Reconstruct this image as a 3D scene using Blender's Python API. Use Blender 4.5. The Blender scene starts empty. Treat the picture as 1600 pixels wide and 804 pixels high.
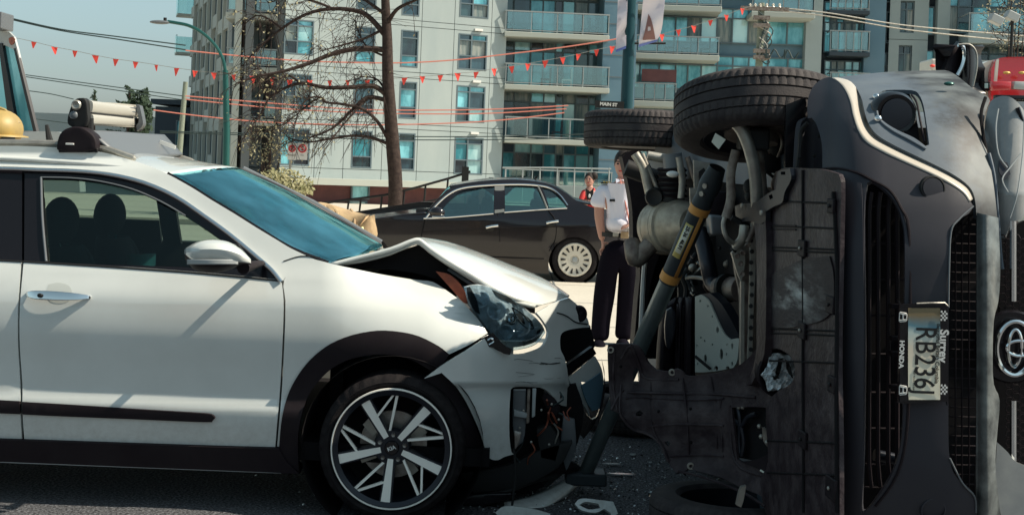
import bpy, bmesh, math, random
from mathutils import Vector, Matrix, noise
from mathutils.geometry import delaunay_2d_cdt
R = random.Random(7)
rad = math.radians
# ---------- camera, world, sun, exposure ----------
SC = bpy.context.scene
C = SC.collection
F, HZ, CH, ROLL = 2000.0, 256.0, 1.6, rad(2.2)
ca, sa = math.cos(ROLL), math.sin(ROLL)
cd = bpy.data.cameras.new('camera'); cam = bpy.data.objects.new('camera', cd); C.objects.link(cam)
cd.sensor_width = 36; cd.lens = F/1600*36; cd.shift_y = -(402-HZ)/1600; cd.clip_end = 2000; cd.clip_start = .05
cam.matrix_world = Matrix(((ca, -sa, 0, 0), (0, 0, -1, 0), (sa, ca, 0, CH), (0, 0, 0, 1)))
SC.camera = cam
SUN = Vector((1.27, -.13, 1.38)).normalized()      # towards the sun
w = bpy.data.worlds.new('World'); SC.world = w; w.use_nodes = True
nt = w.node_tree; bg = nt.nodes['Background']
sk = nt.nodes.new('ShaderNodeTexSky'); sk.sky_type = 'NISHITA'; sk.sun_disc = False
sk.sun_elevation = math.asin(SUN.z); sk.sun_rotation = math.atan2(SUN.x, SUN.y)
sk.air_density = 1.0; sk.dust_density = 1.7; sk.ozone_density = 1.0
hs = nt.nodes.new('ShaderNodeHueSaturation'); hs.inputs['Hue'].default_value = .465; hs.inputs['Saturation'].default_value = .55
mul = nt.nodes.new('ShaderNodeMixRGB'); mul.blend_type = 'MULTIPLY'; mul.inputs[0].default_value = 1; mul.inputs[2].default_value = (.86, 1.0, 1.03, 1)
nt.links.new(sk.outputs[0], hs.inputs['Color']); nt.links.new(hs.outputs[0], mul.inputs[1]); nt.links.new(mul.outputs[0], bg.inputs[0])
bg.inputs[1].default_value = .098
sd = bpy.data.lights.new('sun', 'SUN'); sd.energy = 4.9; sd.angle = rad(.5); sd.color = (1, .90, .74)
so = bpy.data.objects.new('sun', sd); C.objects.link(so); so.rotation_euler = SUN.to_track_quat('Z', 'Y').to_euler()
SC.view_settings.view_transform = 'Standard'; SC.view_settings.look = 'None'
SC.view_settings.exposure = .42; SC.view_settings.gamma = 1

# ---------- pixel helpers: a photo pixel and a distance give a point of the place ----------
def hor(px): return HZ+(px-800)*math.tan(ROLL)
def P(px, py, Y):
    dx, dy = (px-800)/F, (HZ-py)/F
    return Vector((Y*(dx*ca-dy*sa), Y, CH+Y*(dx*sa+dy*ca)))
class Plane:
    def __init__(s, p0, n):
        s.p, s.n = Vector(p0), Vector(n).normalized()
        s.u = Vector((0, 0, 1)).cross(s.n)
        s.u = s.u.normalized() if s.u.length > .1 else Vector((1, 0, 0))
        s.v = s.n.cross(s.u)
    def hit(s, px, py, off=0):
        c = Vector((0, 0, CH)); d = P(px, py, 1)-c
        t = (s.p+s.n*off-c).dot(s.n)/d.dot(s.n)
        return c+d*t
    def uv(s, px, py):
        h = s.hit(px, py)-s.p; return h.dot(s.u), h.dot(s.v)
    def at(s, u, v, off=0): return s.p+s.u*u+s.v*v+s.n*off
GND = Plane((0, 0, 0), (0, 0, 1))
def lerp(a, b, t): return a+(b-a)*t
def interp(x, xs):
    """monotone cubic through the knots"""
    if x <= xs[0][0]: return xs[0][1]
    if x >= xs[-1][0]: return xs[-1][1]
    n = len(xs); sl = [(xs[i+1][1]-xs[i][1])/(xs[i+1][0]-xs[i][0]) for i in range(n-1)]
    for i in range(n-1):
        if x <= xs[i+1][0]:
            h = xs[i+1][0]-xs[i][0]; t = (x-xs[i][0])/h
            def tg(j):
                if j == 0: return sl[0]
                if j == n-1: return sl[-1]
                a, b = sl[j-1], sl[j]
                return 0 if a*b <= 0 else 2*a*b/(a+b)
            m0, m1 = tg(i)*h, tg(i+1)*h; t2, t3 = t*t, t*t*t
            return (2*t3-3*t2+1)*xs[i][1]+(t3-2*t2+t)*m0+(-2*t3+3*t2)*xs[i+1][1]+(t3-t2)*m1
def cr(pts, n=4, closed=False):
    """Catmull-Rom through the points"""
    out = []; N = len(pts); pts = [Vector(p) for p in pts]
    for i in range(N if closed else N-1):
        if closed: a, b, c, d = pts[i-1], pts[i], pts[(i+1) % N], pts[(i+2) % N]
        else: a, b, c, d = pts[max(i-1, 0)], pts[i], pts[i+1], pts[min(i+2, N-1)]
        for k in range(n):
            t = k/n
            out.append(.5*((2*b)+(c-a)*t+(2*a-5*b+4*c-d)*t*t+(3*b-a-3*c+d)*t**3))
    if not closed: out.append(pts[-1])
    return out
def sm(pts, n=3, ang=50):
    """smooth an outline but keep corners sharper than ang"""
    N = len(pts); V = [Vector((p[0], p[1])) for p in pts]; sharp = []
    for i in range(N):
        a = V[i]-V[i-1]; b = V[(i+1) % N]-V[i]
        sharp.append(a.length < 1e-6 or b.length < 1e-6 or math.degrees(a.angle(b)) > ang)
    out = []
    for i in range(N):
        j = (i+1) % N; b, c = V[i], V[j]
        a = V[i-1] if not sharp[i] else b*2-c
        d = V[(j+1) % N] if not sharp[j] else c*2-b
        for k in range(n):
            t = k/n
            q = .5*((2*b)+(c-a)*t+(2*a-5*b+4*c-d)*t*t+(3*b-a-3*c+d)*t**3)
            out.append((q.x, q.y))
    return out
# ---------- objects ----------
WO = {}
def link(o, parent=None, origin=None):
    C.objects.link(o)
    if parent: o.parent = parent
    base = WO.get(parent, Vector((0, 0, 0))) if parent else Vector((0, 0, 0))
    org = Vector(origin) if origin is not None else base
    o.location = org-base; WO[o] = org
    return o
def thing(name, label, cat, loc=(0, 0, 0), group=None):
    o = bpy.data.objects.new(name, None); o.empty_display_size = .1; link(o, None, loc)
    return tag(o, label, cat, group)
def tag(o, label=None, cat=None, group=None, kind=None):
    for k, v in (('label', label), ('category', cat), ('group', group), ('kind', kind)):
        if v: o[k] = v
    return o
def mk(name, vs, fs, mat, parent=None, origin=None, smooth=35, thick=0, face=None, bevel=0):
    me = bpy.data.meshes.new(name)
    o = bpy.data.objects.new(name, me); link(o, parent, origin)
    og = WO[o]
    if face is not None and fs:
        f = fs[len(fs)//2]; a, b, c = [Vector(vs[i]) for i in f[:3]]
        if (b-a).cross(c-a).dot(face(a) if callable(face) else face) < 0: fs = [tuple(reversed(f)) for f in fs]
    me.from_pydata([tuple(Vector(v)-og) for v in vs], [], fs)
    for m in (mat if isinstance(mat, (list, tuple)) else [mat]): me.materials.append(m)
    if smooth:
        for p in me.polygons: p.use_smooth = True
        me.set_sharp_from_angle(angle=rad(smooth))
    if thick:
        s = o.modifiers.new('thick', 'SOLIDIFY'); s.thickness = abs(thick); s.offset = -1 if thick > 0 else 1
    if bevel:
        b = o.modifiers.new('bevel', 'BEVEL'); b.width = bevel; b.segments = 2; b.limit_method = 'ANGLE'; b.angle_limit = rad(40)
    me.update()
    return o
TOCAM = lambda a: Vector((0, 0, CH))-a
def inside(x, y, poly):
    c = False; j = len(poly)-1
    for i in range(len(poly)):
        xi, yi = poly[i][0], poly[i][1]; xj, yj = poly[j][0], poly[j][1]
        if (yi > y) != (yj > y) and x < (xj-xi)*(y-yi)/(yj-yi)+xi: c = not c
        j = i
    return c
def tri(outline, holes=(), step=12):
    loops = [list(outline)]+[list(h) for h in holes]
    vs, es = [], []
    for L in loops:
        s = len(vs); n = len(L)
        for p in L: vs.append(Vector((p[0], p[1])))
        es += [(s+i, s+(i+1) % n) for i in range(n)]
    xs = [p[0] for p in outline]; ys = [p[1] for p in outline]
    if step:
        segs = [(vs[a], vs[b]) for a, b in es]
        x = min(xs)+step*.5
        while x < max(xs):
            y = min(ys)+step*.5
            while y < max(ys):
                if inside(x, y, loops[0]) and not any(inside(x, y, h) for h in loops[1:]):
                    ok = True; q = Vector((x, y))
                    for a, b in segs:
                        ab = b-a; l = ab.length_squared
                        t = 0 if l < 1e-9 else max(0, min(1, (q-a).dot(ab)/l))
                        if (a+ab*t-q).length < step*.35: ok = False; break
                    if ok: vs.append(q)
                y += step
            x += step
    r = delaunay_2d_cdt(vs, es, [], 0, 1e-4)
    V, T = r[0], r[2]; out = []
    for f in T:
        cx = sum(V[i].x for i in f)/len(f); cy = sum(V[i].y for i in f)/len(f)
        if inside(cx, cy, loops[0]) and not any(inside(cx, cy, h) for h in loops[1:]): out.append(tuple(f))
    return V, out
def trace(name, outline, M, mat, parent=None, holes=(), thick=.01, step=12, smooth=35, sm_n=3, origin=None, bevel=0):
    """a panel with a given outline laid onto a surface M(px,py) -> point, with real thickness"""
    ol = sm(outline, sm_n) if sm_n else outline
    hl = [sm(h, sm_n) if sm_n else h for h in holes]
    V, T = tri(ol, hl, step)
    if isinstance(M, (int, float)): Y = M; M = lambda x, y: P(x, y, Y)
    vs = [M(v.x, v.y) for v in V]
    if bevel or not smooth or smooth < 20: return mk(name, vs, T, mat, parent, origin, smooth, thick, TOCAM, bevel)
    ns = []
    for v, p in zip(V, vs):
        e = 1.5; n = (M(v.x+e, v.y)-M(v.x-e, v.y)).cross(M(v.x, v.y-e)-M(v.x, v.y+e))
        n = n.normalized() if n.length > 1e-12 else Vector((0, -1, 0))
        if n.dot(TOCAM(p)) < 0: n = -n
        ns.append(n)
    fs = []
    for f in T:
        a, b, c = vs[f[0]], vs[f[1]], vs[f[2]]
        fs.append(tuple(f) if (b-a).cross(c-a).dot(TOCAM(a)) > 0 else tuple(reversed(f)))
    N = len(vs); cnt = {}
    for f in fs:
        for i in range(len(f)): cnt[(f[i], f[(i+1) % len(f)])] = 1
    rim = [e for e in cnt if (e[1], e[0]) not in cnt]
    av = vs+[p-n*thick for p, n in zip(vs, ns)]; an = ns+[-n for n in ns]; af = fs+[tuple(N+i for i in reversed(f)) for f in fs]
    for a, b in rim:
        o = (vs[b]-vs[a]).cross(ns[a]); o = o.normalized() if o.length > 1e-12 else ns[a]
        k = len(av); av += [vs[b], vs[a], vs[a]-ns[a]*thick, vs[b]-ns[b]*thick]; an += [o]*4; af.append((k, k+1, k+2, k+3))
    o_ = mk(name, av, af, mat, parent, origin, 0)
    for p in o_.data.polygons: p.use_smooth = True
    o_.data.normals_split_custom_set_from_vertices([tuple(n) for n in an])
    return o_
def grid(name, rows, mat, parent=None, nu=4, nv=4, thick=.01, face=TOCAM, smooth=40, origin=None, closed=False):
    """smooth surface through a net of points"""
    rows = [cr(r, nu) if nu > 1 else [Vector(p) for p in r] for r in rows]
    if nv > 1:
        cols = [cr([r[i] for r in rows], nv) for i in range(len(rows[0]))]
        rows = [[c[j] for c in cols] for j in range(len(cols[0]))]
    n, m = len(rows), len(rows[0])
    vs = [p for r in rows for p in r]
    fs = [(i*m+j, i*m+j+1, (i+1)*m+j+1, (i+1)*m+j) for i in range(n-1) for j in range(m-1)]
    return mk(name, vs, fs, mat, parent, origin, smooth, thick, face)
class MB:
    def __init__(s): s.v, s.f = [], []
    def add(s, vs, fs):
        n = len(s.v); s.v += [Vector(v) for v in vs]; s.f += [tuple(i+n for i in f) for f in fs]; return s
    def box(s, c, d, ax=None):
        c = Vector(c); X, Y, Z = ax or (Vector((1, 0, 0)), Vector((0, 1, 0)), Vector((0, 0, 1)))
        vs = [c+X*(i*d[0]/2)+Y*(j*d[1]/2)+Z*(k*d[2]/2) for i in (-1, 1) for j in (-1, 1) for k in (-1, 1)]
        return s.add(vs, [(0, 1, 3, 2), (4, 6, 7, 5), (0, 4, 5, 1), (2, 3, 7, 6), (0, 2, 6, 4), (1, 5, 7, 3)])
    def tube(s, pts, r, n=10, cap=True, sq=None):
        pts = [Vector(p) for p in pts]; m = len(pts)
        rr = r if isinstance(r, (list, tuple)) else [r]*m
        t0 = (pts[1]-pts[0]).normalized()
        up = t0.orthogonal().normalized(); vs, fs = [], []
        for i, p in enumerate(pts):
            t = (pts[min(i+1, m-1)]-pts[max(i-1, 0)]).normalized()
            up = (up-t*up.dot(t)).normalized(); sd_ = t.cross(up)
            for k in range(n):
                a = 2*math.pi*k/n
                vs.append(p+(up*math.cos(a)+sd_*math.sin(a)*(sq or 1))*rr[i])
        for i in range(m-1):
            for k in range(n): fs.append((i*n+k, i*n+(k+1) % n, (i+1)*n+(k+1) % n, (i+1)*n+k))
        if cap: fs.append(tuple(range(n))[::-1]); fs.append(tuple(range((m-1)*n, m*n)))
        return s.add(vs, fs)
    def lathe(s, c, ax, prof, n=32, a0=0, a1=2*math.pi):
        """prof: (distance along ax, radius)"""
        c = Vector(c); ax = Vector(ax).normalized(); u = ax.orthogonal().normalized() if abs(ax.y) < .9 else Vector((1, 0, 0))
        u = (u-ax*u.dot(ax)).normalized(); v_ = ax.cross(u); full = abs(a1-a0-2*math.pi) < 1e-6
        m = n if full else n+1; vs, fs = [], []
        for (h, r) in prof:
            for k in range(m):
                a = a0+(a1-a0)*k/n; vs.append(c+ax*h+(u*math.cos(a)+v_*math.sin(a))*r)
        for i in range(len(prof)-1):
            for k in range(n): fs.append((i*m+k, i*m+(k+1) % m, (i+1)*m+(k+1) % m, (i+1)*m+k))
        return s.add(vs, fs)
    def prism(s, pts, d):
        """polygon (list of 3D points) extruded by vector d"""
        n = len(pts); pts = [Vector(p) for p in pts]; d = Vector(d)
        fs = [tuple(range(n))[::-1], tuple(range(n, 2*n))]+[(i, (i+1) % n, n+(i+1) % n, n+i) for i in range(n)]
        return s.add(pts+[p+d for p in pts], fs)
    def sphere(s, c, r, n=12, m=8, ax=None):
        c = Vector(c); rx, ry, rz = (r, r, r) if isinstance(r, (int, float)) else r
        X, Y, Z = ax or (Vector((1, 0, 0)), Vector((0, 1, 0)), Vector((0, 0, 1))); vs, fs = [], []
        for i in range(m+1):
            t = math.pi*i/m
            for k in range(n):
                a = 2*math.pi*k/n
                vs.append(c+X*(rx*math.sin(t)*math.cos(a))+Y*(ry*math.sin(t)*math.sin(a))+Z*(rz*math.cos(t)))
        for i in range(m):
            for k in range(n): fs.append((i*n+k, (i+1)*n+k, (i+1)*n+(k+1) % n, i*n+(k+1) % n))
        return s.add(vs, fs)
    def build(s, name, mat, parent=None, origin=None, smooth=40, bevel=0, fix=True):
        o = mk(name, s.v, s.f, mat, parent, origin, smooth, 0, None, bevel)
        if fix:
            bm = bmesh.new(); bm.from_mesh(o.data); bmesh.ops.remove_doubles(bm, verts=bm.verts, dist=1e-5)
            bmesh.ops.recalc_face_normals(bm, faces=bm.faces); bm.to_mesh(o.data); bm.free()
            if smooth: o.data.set_sharp_from_angle(angle=rad(smooth))
        return o
def copy_tree(o, parent=None):
    c = o.copy(); C.objects.link(c); c.parent = parent
    for ch in o.children: copy_tree(ch, c)
    return c
def text(s, name, org, xd, yd, size, mat, parent, ext=.0008, align='CENTER', bold=0, sx=1):
    cu = bpy.data.curves.new('t', 'FONT'); cu.body = s; cu.size = size; cu.extrude = ext; cu.align_x = align; cu.align_y = 'CENTER'; cu.offset = bold
    cu.resolution_u = 3
    to = bpy.data.objects.new('t', cu); C.objects.link(to); bpy.context.view_layer.update()
    me = bpy.data.meshes.new_from_object(to.evaluated_get(bpy.context.evaluated_depsgraph_get()))
    bpy.data.objects.remove(to)
    X = Vector(xd).normalized(); Yv = Vector(yd).normalized(); Z = X.cross(Yv); O = Vector(org)
    vs = [O+X*v.co.x*sx+Yv*v.co.y+Z*v.co.z for v in me.vertices]; fs = [tuple(p.vertices) for p in me.polygons]
    bpy.data.meshes.remove(me)
    return mk(name, vs, fs, mat, parent, smooth=0)
# ---------- materials ----------
def mat(name, col, rough=.5, metal=0, col2=None, ns=20, amt=1, bump=0, bs=60, coat=0, spec=None, contrast=(.35, .65), alpha=1, stretch=None, obj=True):
    if spec is None: spec = .22 if (max(col) < .1 and not coat and metal < .3) else .5
    m = bpy.data.materials.new(name); m.use_nodes = True; t = m.node_tree; b = t.nodes['Principled BSDF']
    b.inputs['Base Color'].default_value = (*col, 1); b.inputs['Roughness'].default_value = rough; b.inputs['Metallic'].default_value = metal
    b.inputs['Specular IOR Level'].default_value = spec
    if coat: b.inputs['Coat Weight'].default_value = coat; b.inputs['Coat Roughness'].default_value = .04
    tc = t.nodes.new('ShaderNodeTexCoord'); src = tc.outputs['Object']
    if stretch:
        mp = t.nodes.new('ShaderNodeMapping'); mp.inputs['Scale'].default_value = stretch; t.links.new(src, mp.inputs[0]); src = mp.outputs[0]
    if col2:
        n = t.nodes.new('ShaderNodeTexNoise'); n.inputs['Scale'].default_value = ns; n.inputs['Detail'].default_value = 6; n.inputs['Roughness'].default_value = .6
        r = t.nodes.new('ShaderNodeValToRGB'); r.color_ramp.elements[0].position = contrast[0]; r.color_ramp.elements[1].position = contrast[1]
        r.color_ramp.elements[0].color = (*col, 1); r.color_ramp.elements[1].color = (*col2, 1)
        t.links.new(src, n.inputs['Vector']); t.links.new(n.outputs['Fac'], r.inputs[0]); t.links.new(r.outputs[0], b.inputs['Base Color'])
    if bump:
        n = t.nodes.new('ShaderNodeTexNoise'); n.inputs['Scale'].default_value = bs; n.inputs['Detail'].default_value = 5
        bp = t.nodes.new('ShaderNodeBump'); bp.inputs['Strength'].default_value = bump; bp.inputs['Distance'].default_value = .01
        t.links.new(src, n.inputs['Vector']); t.links.new(n.outputs['Fac'], bp.inputs['Height']); t.links.new(bp.outputs[0], b.inputs['Normal'])
    return m
def glass(name, tint, see=.6, refl=.12, rough=.02, gt=None, refl_noise=0):
    """tinted pane: partly see-through, with a mirror reflection that grows towards grazing"""
    m = bpy.data.materials.new(name); m.use_nodes = True; t = m.node_tree; t.nodes.clear()
    o = t.nodes.new('ShaderNodeOutputMaterial'); tr = t.nodes.new('ShaderNodeBsdfTransparent'); tr.inputs[0].default_value = (*[c*see for c in tint], 1)
    g = t.nodes.new('ShaderNodeBsdfGlossy'); g.inputs['Roughness'].default_value = rough; g.inputs[0].default_value = (*(gt or [min(1, c*.4+.6) for c in tint]), 1)
    fr = t.nodes.new('ShaderNodeLayerWeight'); fr.inputs[0].default_value = .35
    mr = t.nodes.new('ShaderNodeMapRange'); mr.inputs['To Min'].default_value = refl; mr.inputs['To Max'].default_value = 1
    mx = t.nodes.new('ShaderNodeMixShader')
    t.links.new(fr.outputs['Fresnel'], mr.inputs[0])
    if refl_noise:  # noise varies the mirror share, standing in for patchy reflections
        tc = t.nodes.new('ShaderNodeTexCoord'); nz = t.nodes.new('ShaderNodeTexNoise'); nz.inputs['Scale'].default_value = 3.5; nz.inputs['Detail'].default_value = 5
        ma = t.nodes.new('ShaderNodeMath'); ma.operation = 'MULTIPLY_ADD'; ma.inputs[1].default_value = refl_noise; ma.use_clamp = True
        m2 = t.nodes.new('ShaderNodeMath'); m2.operation = 'SUBTRACT'; m2.inputs[1].default_value = .5
        t.links.new(tc.outputs['Object'], nz.inputs[0]); t.links.new(nz.outputs['Fac'], m2.inputs[0]); t.links.new(m2.outputs[0], ma.inputs[0]); t.links.new(mr.outputs[0], ma.inputs[2]); t.links.new(ma.outputs[0], mx.inputs[0])
    else: t.links.new(mr.outputs[0], mx.inputs[0])
    t.links.new(tr.outputs[0], mx.inputs[1]); t.links.new(g.outputs[0], mx.inputs[2]); t.links.new(mx.outputs[0], o.inputs[0])
    return m
M = dict(
 white=mat('white_paint', (.66, .68, .65), .2, coat=1, col2=(.61, .63, .60), ns=3),
 whiteedge=mat('hood_edge_paint', (.5, .52, .49), .4),
 dplas=mat('dark_plastic', (.014, .0095, .012), .6, spec=.15, bump=.1, bs=500, col2=(.019, .014, .016), ns=6),
 fplas=mat('fascia_plastic', (.033, .032, .040), .45, bump=.1, bs=700, col2=(.044, .043, .05), ns=3, contrast=(.3, .8)),
 tray=mat('undertray_plastic', (.026, .0175, .021), .5, bump=.45, bs=40, col2=(.085, .068, .070), ns=11, contrast=(.42, .78)),
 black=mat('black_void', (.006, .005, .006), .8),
 gblack=mat('gloss_black', (.008, .007, .009), .22, spec=.4),
 rubber=mat('tyre_rubber', (.011, .009, .010), .75, spec=.12, bump=.2, bs=120, col2=(.022, .019, .019), ns=14),
 drubber=mat('dusty_tyre_rubber', (.034, .029, .031), .72, bump=.25, bs=160, col2=(.065, .056, .054), ns=9),
 mach=mat('machined_alloy', (.95, .91, .83), .3, .05),
 dalloy=mat('dark_alloy', (.02, .022, .03), .35, .4),
 steel=mat('steel', (.35, .34, .32), .4, .85, col2=(.2, .17, .15), ns=18, bump=.1),
 chrome=mat('chrome', (.75, .76, .76), .08, 1),
 rust=mat('worn_steel', (.14, .10, .085), .6, .5, col2=(.30, .26, .22), ns=14, bump=.3),
 galv=mat('galvanised', (.42, .40, .35), .45, .6, col2=(.28, .26, .23), ns=12, bump=.1),
 silver=mat('silver_roll', (.62, .58, .50), .35, .35),
 grey=mat('grey_plastic', (.12, .13, .14), .4),
 lgrey=mat('light_grey', (.35, .37, .37), .5),
 suvpaint=mat('slate_blue_paint', (.085, .108, .135), .55, .0, col2=(.115, .138, .16), ns=5, spec=.3),
 suvdirty=mat('dirty_slate_paint', (.05, .055, .055), .42, .2, col2=(.24, .26, .25), ns=14, coat=.3, bump=.15, bs=50, contrast=(.3, .85)),
 trim=mat('pale_trim', (.50, .45, .38), .35, .1),
 lens=mat('hazy_lens', (.22, .23, .235), .25, 0, col2=(.44, .43, .40), ns=6, coat=.7, contrast=(.3, .8)),
 lens2=mat('lamp_reflector', (.80, .86, .88), .15, .35, bump=.6, bs=35, col2=(.42, .46, .48), ns=28),
 tan=mat('tan_canvas', (.50, .36, .20), .85, col2=(.34, .23, .13), ns=10, bump=.5, bs=25),
 refl=mat('reflective_stripe', (.75, .72, .35), .4),
 yhelm=mat('yellow_helmet', (.46, .31, .09), .5, col2=(.32, .23, .09), ns=5),
 skin=mat('skin', (.46, .24, .18), .55, bump=.05),
 hair=mat('dark_hair', (.02, .015, .013), .6, bump=.5, bs=200),
 shirt=mat('white_shirt', (.74, .72, .80), .8, bump=.6, bs=14),
 navy=mat('navy_cloth', (.006, .005, .009), .9, bump=.6, bs=12, spec=.05),
 red=mat('red_cloth', (.55, .03, .03), .7, bump=.3),
 gold=mat('gold', (.55, .38, .10), .4, .3),
 band=mat('orange_band', (.60, .27, .06), .6),
 label=mat('label_paper', (.72, .72, .60), .6),
 ylab=mat('label_yellow', (.62, .5, .16), .6),
 strut=mat('strut_paint', (.085, .105, .105), .32, .3, col2=(.12, .14, .135), ns=9, coat=.3),
 strutd=mat('strut_collar', (.03, .037, .042), .45),
 copper=mat('copper_bracket', (.32, .09, .045), .45, .2, col2=(.2, .05, .03)),
 sedan=mat('black_paint', (.007, .005, .007), .16, .0, coat=.3, bump=.03, bs=3),
 sedanp=mat('pillar_grey', (.25, .25, .23), .35, .5),
 muffler=mat('weathered_silencer_steel', (.42, .37, .29), .45, .25, col2=(.20, .165, .13), ns=13, contrast=(.4, .75), bump=.15, bs=40),
 hubc=mat('hubcap', (.62, .58, .50), .35, .3),
 teal=mat('teal_metal', (.015, .09, .08), .35, .3),
 pole=mat('dark_teal_pole', (.012, .05, .062), .4),
 cpost=mat('concrete_post', (.23, .26, .2), .8, bump=.3, col2=(.16, .18, .14)),
 bark=mat('bark', (.028, .018, .016), .9, bump=.8, bs=25, col2=(.06, .042, .035), ns=12),
 bud=mat('pale_buds', (.30, .27, .16), .8),
 leafd=mat('dark_needles', (.03, .05, .03), .8), leafb=mat('bush_leaf', (.17, .17, .07), .7, col2=(.30, .27, .14), ns=3),
 panel=mat('facade_panel', (.315, .37, .37), .6, col2=(.37, .42, .41), ns=.9, stretch=(1, 1, .25), contrast=(.3, .7)),
 panelb=mat('recess_panel', (.36, .41, .42), .6, col2=(.4, .44, .45), ns=.4),  # slightly lighter panel tone for the recess wall
 joint=mat('facade_joint', (.16, .17, .17), .8),
 wframe=mat('window_frame', (.10, .14, .16), .5),
 brick=mat('red_brown_render', (.16, .065, .062), .85, col2=(.12, .05, .05), ns=2, bump=.2),
 slab=mat('balcony_slab', (.42, .44, .39), .7, bump=.05, bs=3, col2=(.40, .42, .38), ns=.8),
 rail=mat('rail_metal', (.30, .33, .33), .5),
 bluep=mat('blue_panel', (.10, .19, .25), .5, col2=(.12, .21, .27), ns=.5),
 conc=mat('grey_wall', (.26, .31, .31), .75, col2=(.29, .34, .34), ns=.4),
 darkb=mat('dark_building', (.05, .065, .08), .7),
 signw=mat('sign_white', (.72, .70, .66), .5), signr=mat('sign_red', (.55, .03, .04), .5), ink=mat('ink', (.02, .02, .02), .6),
 flag=mat('red_flag', (.85, .07, .05), .7),
 wirer=mat('red_wire', (.60, .20, .15), .6), wired=mat('dark_wire', (.04, .06, .06), .6),
 banner=mat('banner_cloth', (.72, .66, .66), .8, col2=(.6, .54, .62), ns=1.2), bannerb=mat('banner_blue', (.12, .16, .4), .8), bannerm=mat('banner_print', (.2, .1, .09), .8),
 truckr=mat('truck_red', (.42, .015, .02), .25, coat=.8), truckw=mat('truck_white', (.6, .57, .5), .35, coat=.5),
 seat=mat('seat_fabric', (.035, .024, .027), .8, bump=.2, spec=.3), seatl=mat('seat_pale_fabric', (.28, .33, .33), .8),
 trimin=mat('interior_trim', (.035, .035, .037), .7), trimp=mat('pale_pillar_trim', (.42, .46, .42), .6),
 gl_side=glass('side_glass', (.8, .95, .9), .62, .01, .02, (.45, .5, .5)), gl_wind=glass('windscreen_glass', (.5, .95, 1), .75, .34, .05, (.42, .92, 1.0), 1.1), gl_dark=glass('privacy_glass', (.3, .25, .25), .15, .03),
 gl_sed=glass('sedan_glass', (.6, .95, .92), .75, .12), gl_clear=glass('balcony_glass', (.8, 1, 1), .95, .16), gl_lens=glass('lamp_lens', (.85, .95, 1), .95, .08),
 glint=mat('broken_glass', (.6, .65, .65), .15, .3),
)
def pane(name, c1, c2, refl=.55, ns=.7, st=(1, 1, .4)):  # sky reflections and dark interiors are blended into the pane colour
    m = mat(name, c1, .08, 0, col2=c2, ns=ns, contrast=(.42, .58), stretch=st, spec=1, coat=refl); m.node_tree.nodes['Principled BSDF'].inputs['Metallic'].default_value = .25
    return m
PANES = [pane('teal_pane', (.035, .25, .30), (.26, .68, .76)), pane('pale_pane', (.22, .48, .50), (.55, .80, .80)), pane('dark_pane', (.012, .02, .03), (.04, .09, .10)), pane('mid_pane', (.04, .10, .13), (.02, .05, .07)), mat('curtain_pane', (.30, .31, .28), .15, col2=(.10, .15, .15), ns=1.4, contrast=(.4, .6), stretch=(3, 3, .3), coat=.4)]

def worn(m, zt, dc, amt, sc=22):
    """road film that thickens towards the sills"""
    t = m.node_tree; b = t.nodes['Principled BSDF']; old = b.inputs['Base Color'].links[0].from_socket
    N = t.nodes.new; tc = N('ShaderNodeTexCoord'); sp = N('ShaderNodeSeparateXYZ'); mr = N('ShaderNodeMapRange'); nz = N('ShaderNodeTexNoise'); rp = N('ShaderNodeValToRGB'); mu = N('ShaderNodeMath'); mx = N('ShaderNodeMixRGB')
    mr.inputs['From Min'].default_value = zt; mr.inputs['From Max'].default_value = .22; mr.inputs['To Max'].default_value = amt; nz.inputs['Scale'].default_value = sc; nz.inputs['Detail'].default_value = 8; nz.inputs['Roughness'].default_value = .7
    rp.color_ramp.elements[0].position = .38; rp.color_ramp.elements[1].position = .7; mu.operation = 'MULTIPLY'; mx.inputs[2].default_value = (*dc, 1); l = t.links.new
    l(tc.outputs['Object'], sp.inputs[0]); l(sp.outputs['Z'], mr.inputs[0]); l(tc.outputs['Object'], nz.inputs[0]); l(nz.outputs['Fac'], rp.inputs[0]); l(rp.outputs[0], mu.inputs[0]); l(mr.outputs[0], mu.inputs[1]); l(mu.outputs[0], mx.inputs[0]); l(old, mx.inputs[1]); l(mx.outputs[0], b.inputs['Base Color'])
worn(M['white'], .52, (.25, .21, .17), .38, 30)
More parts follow.
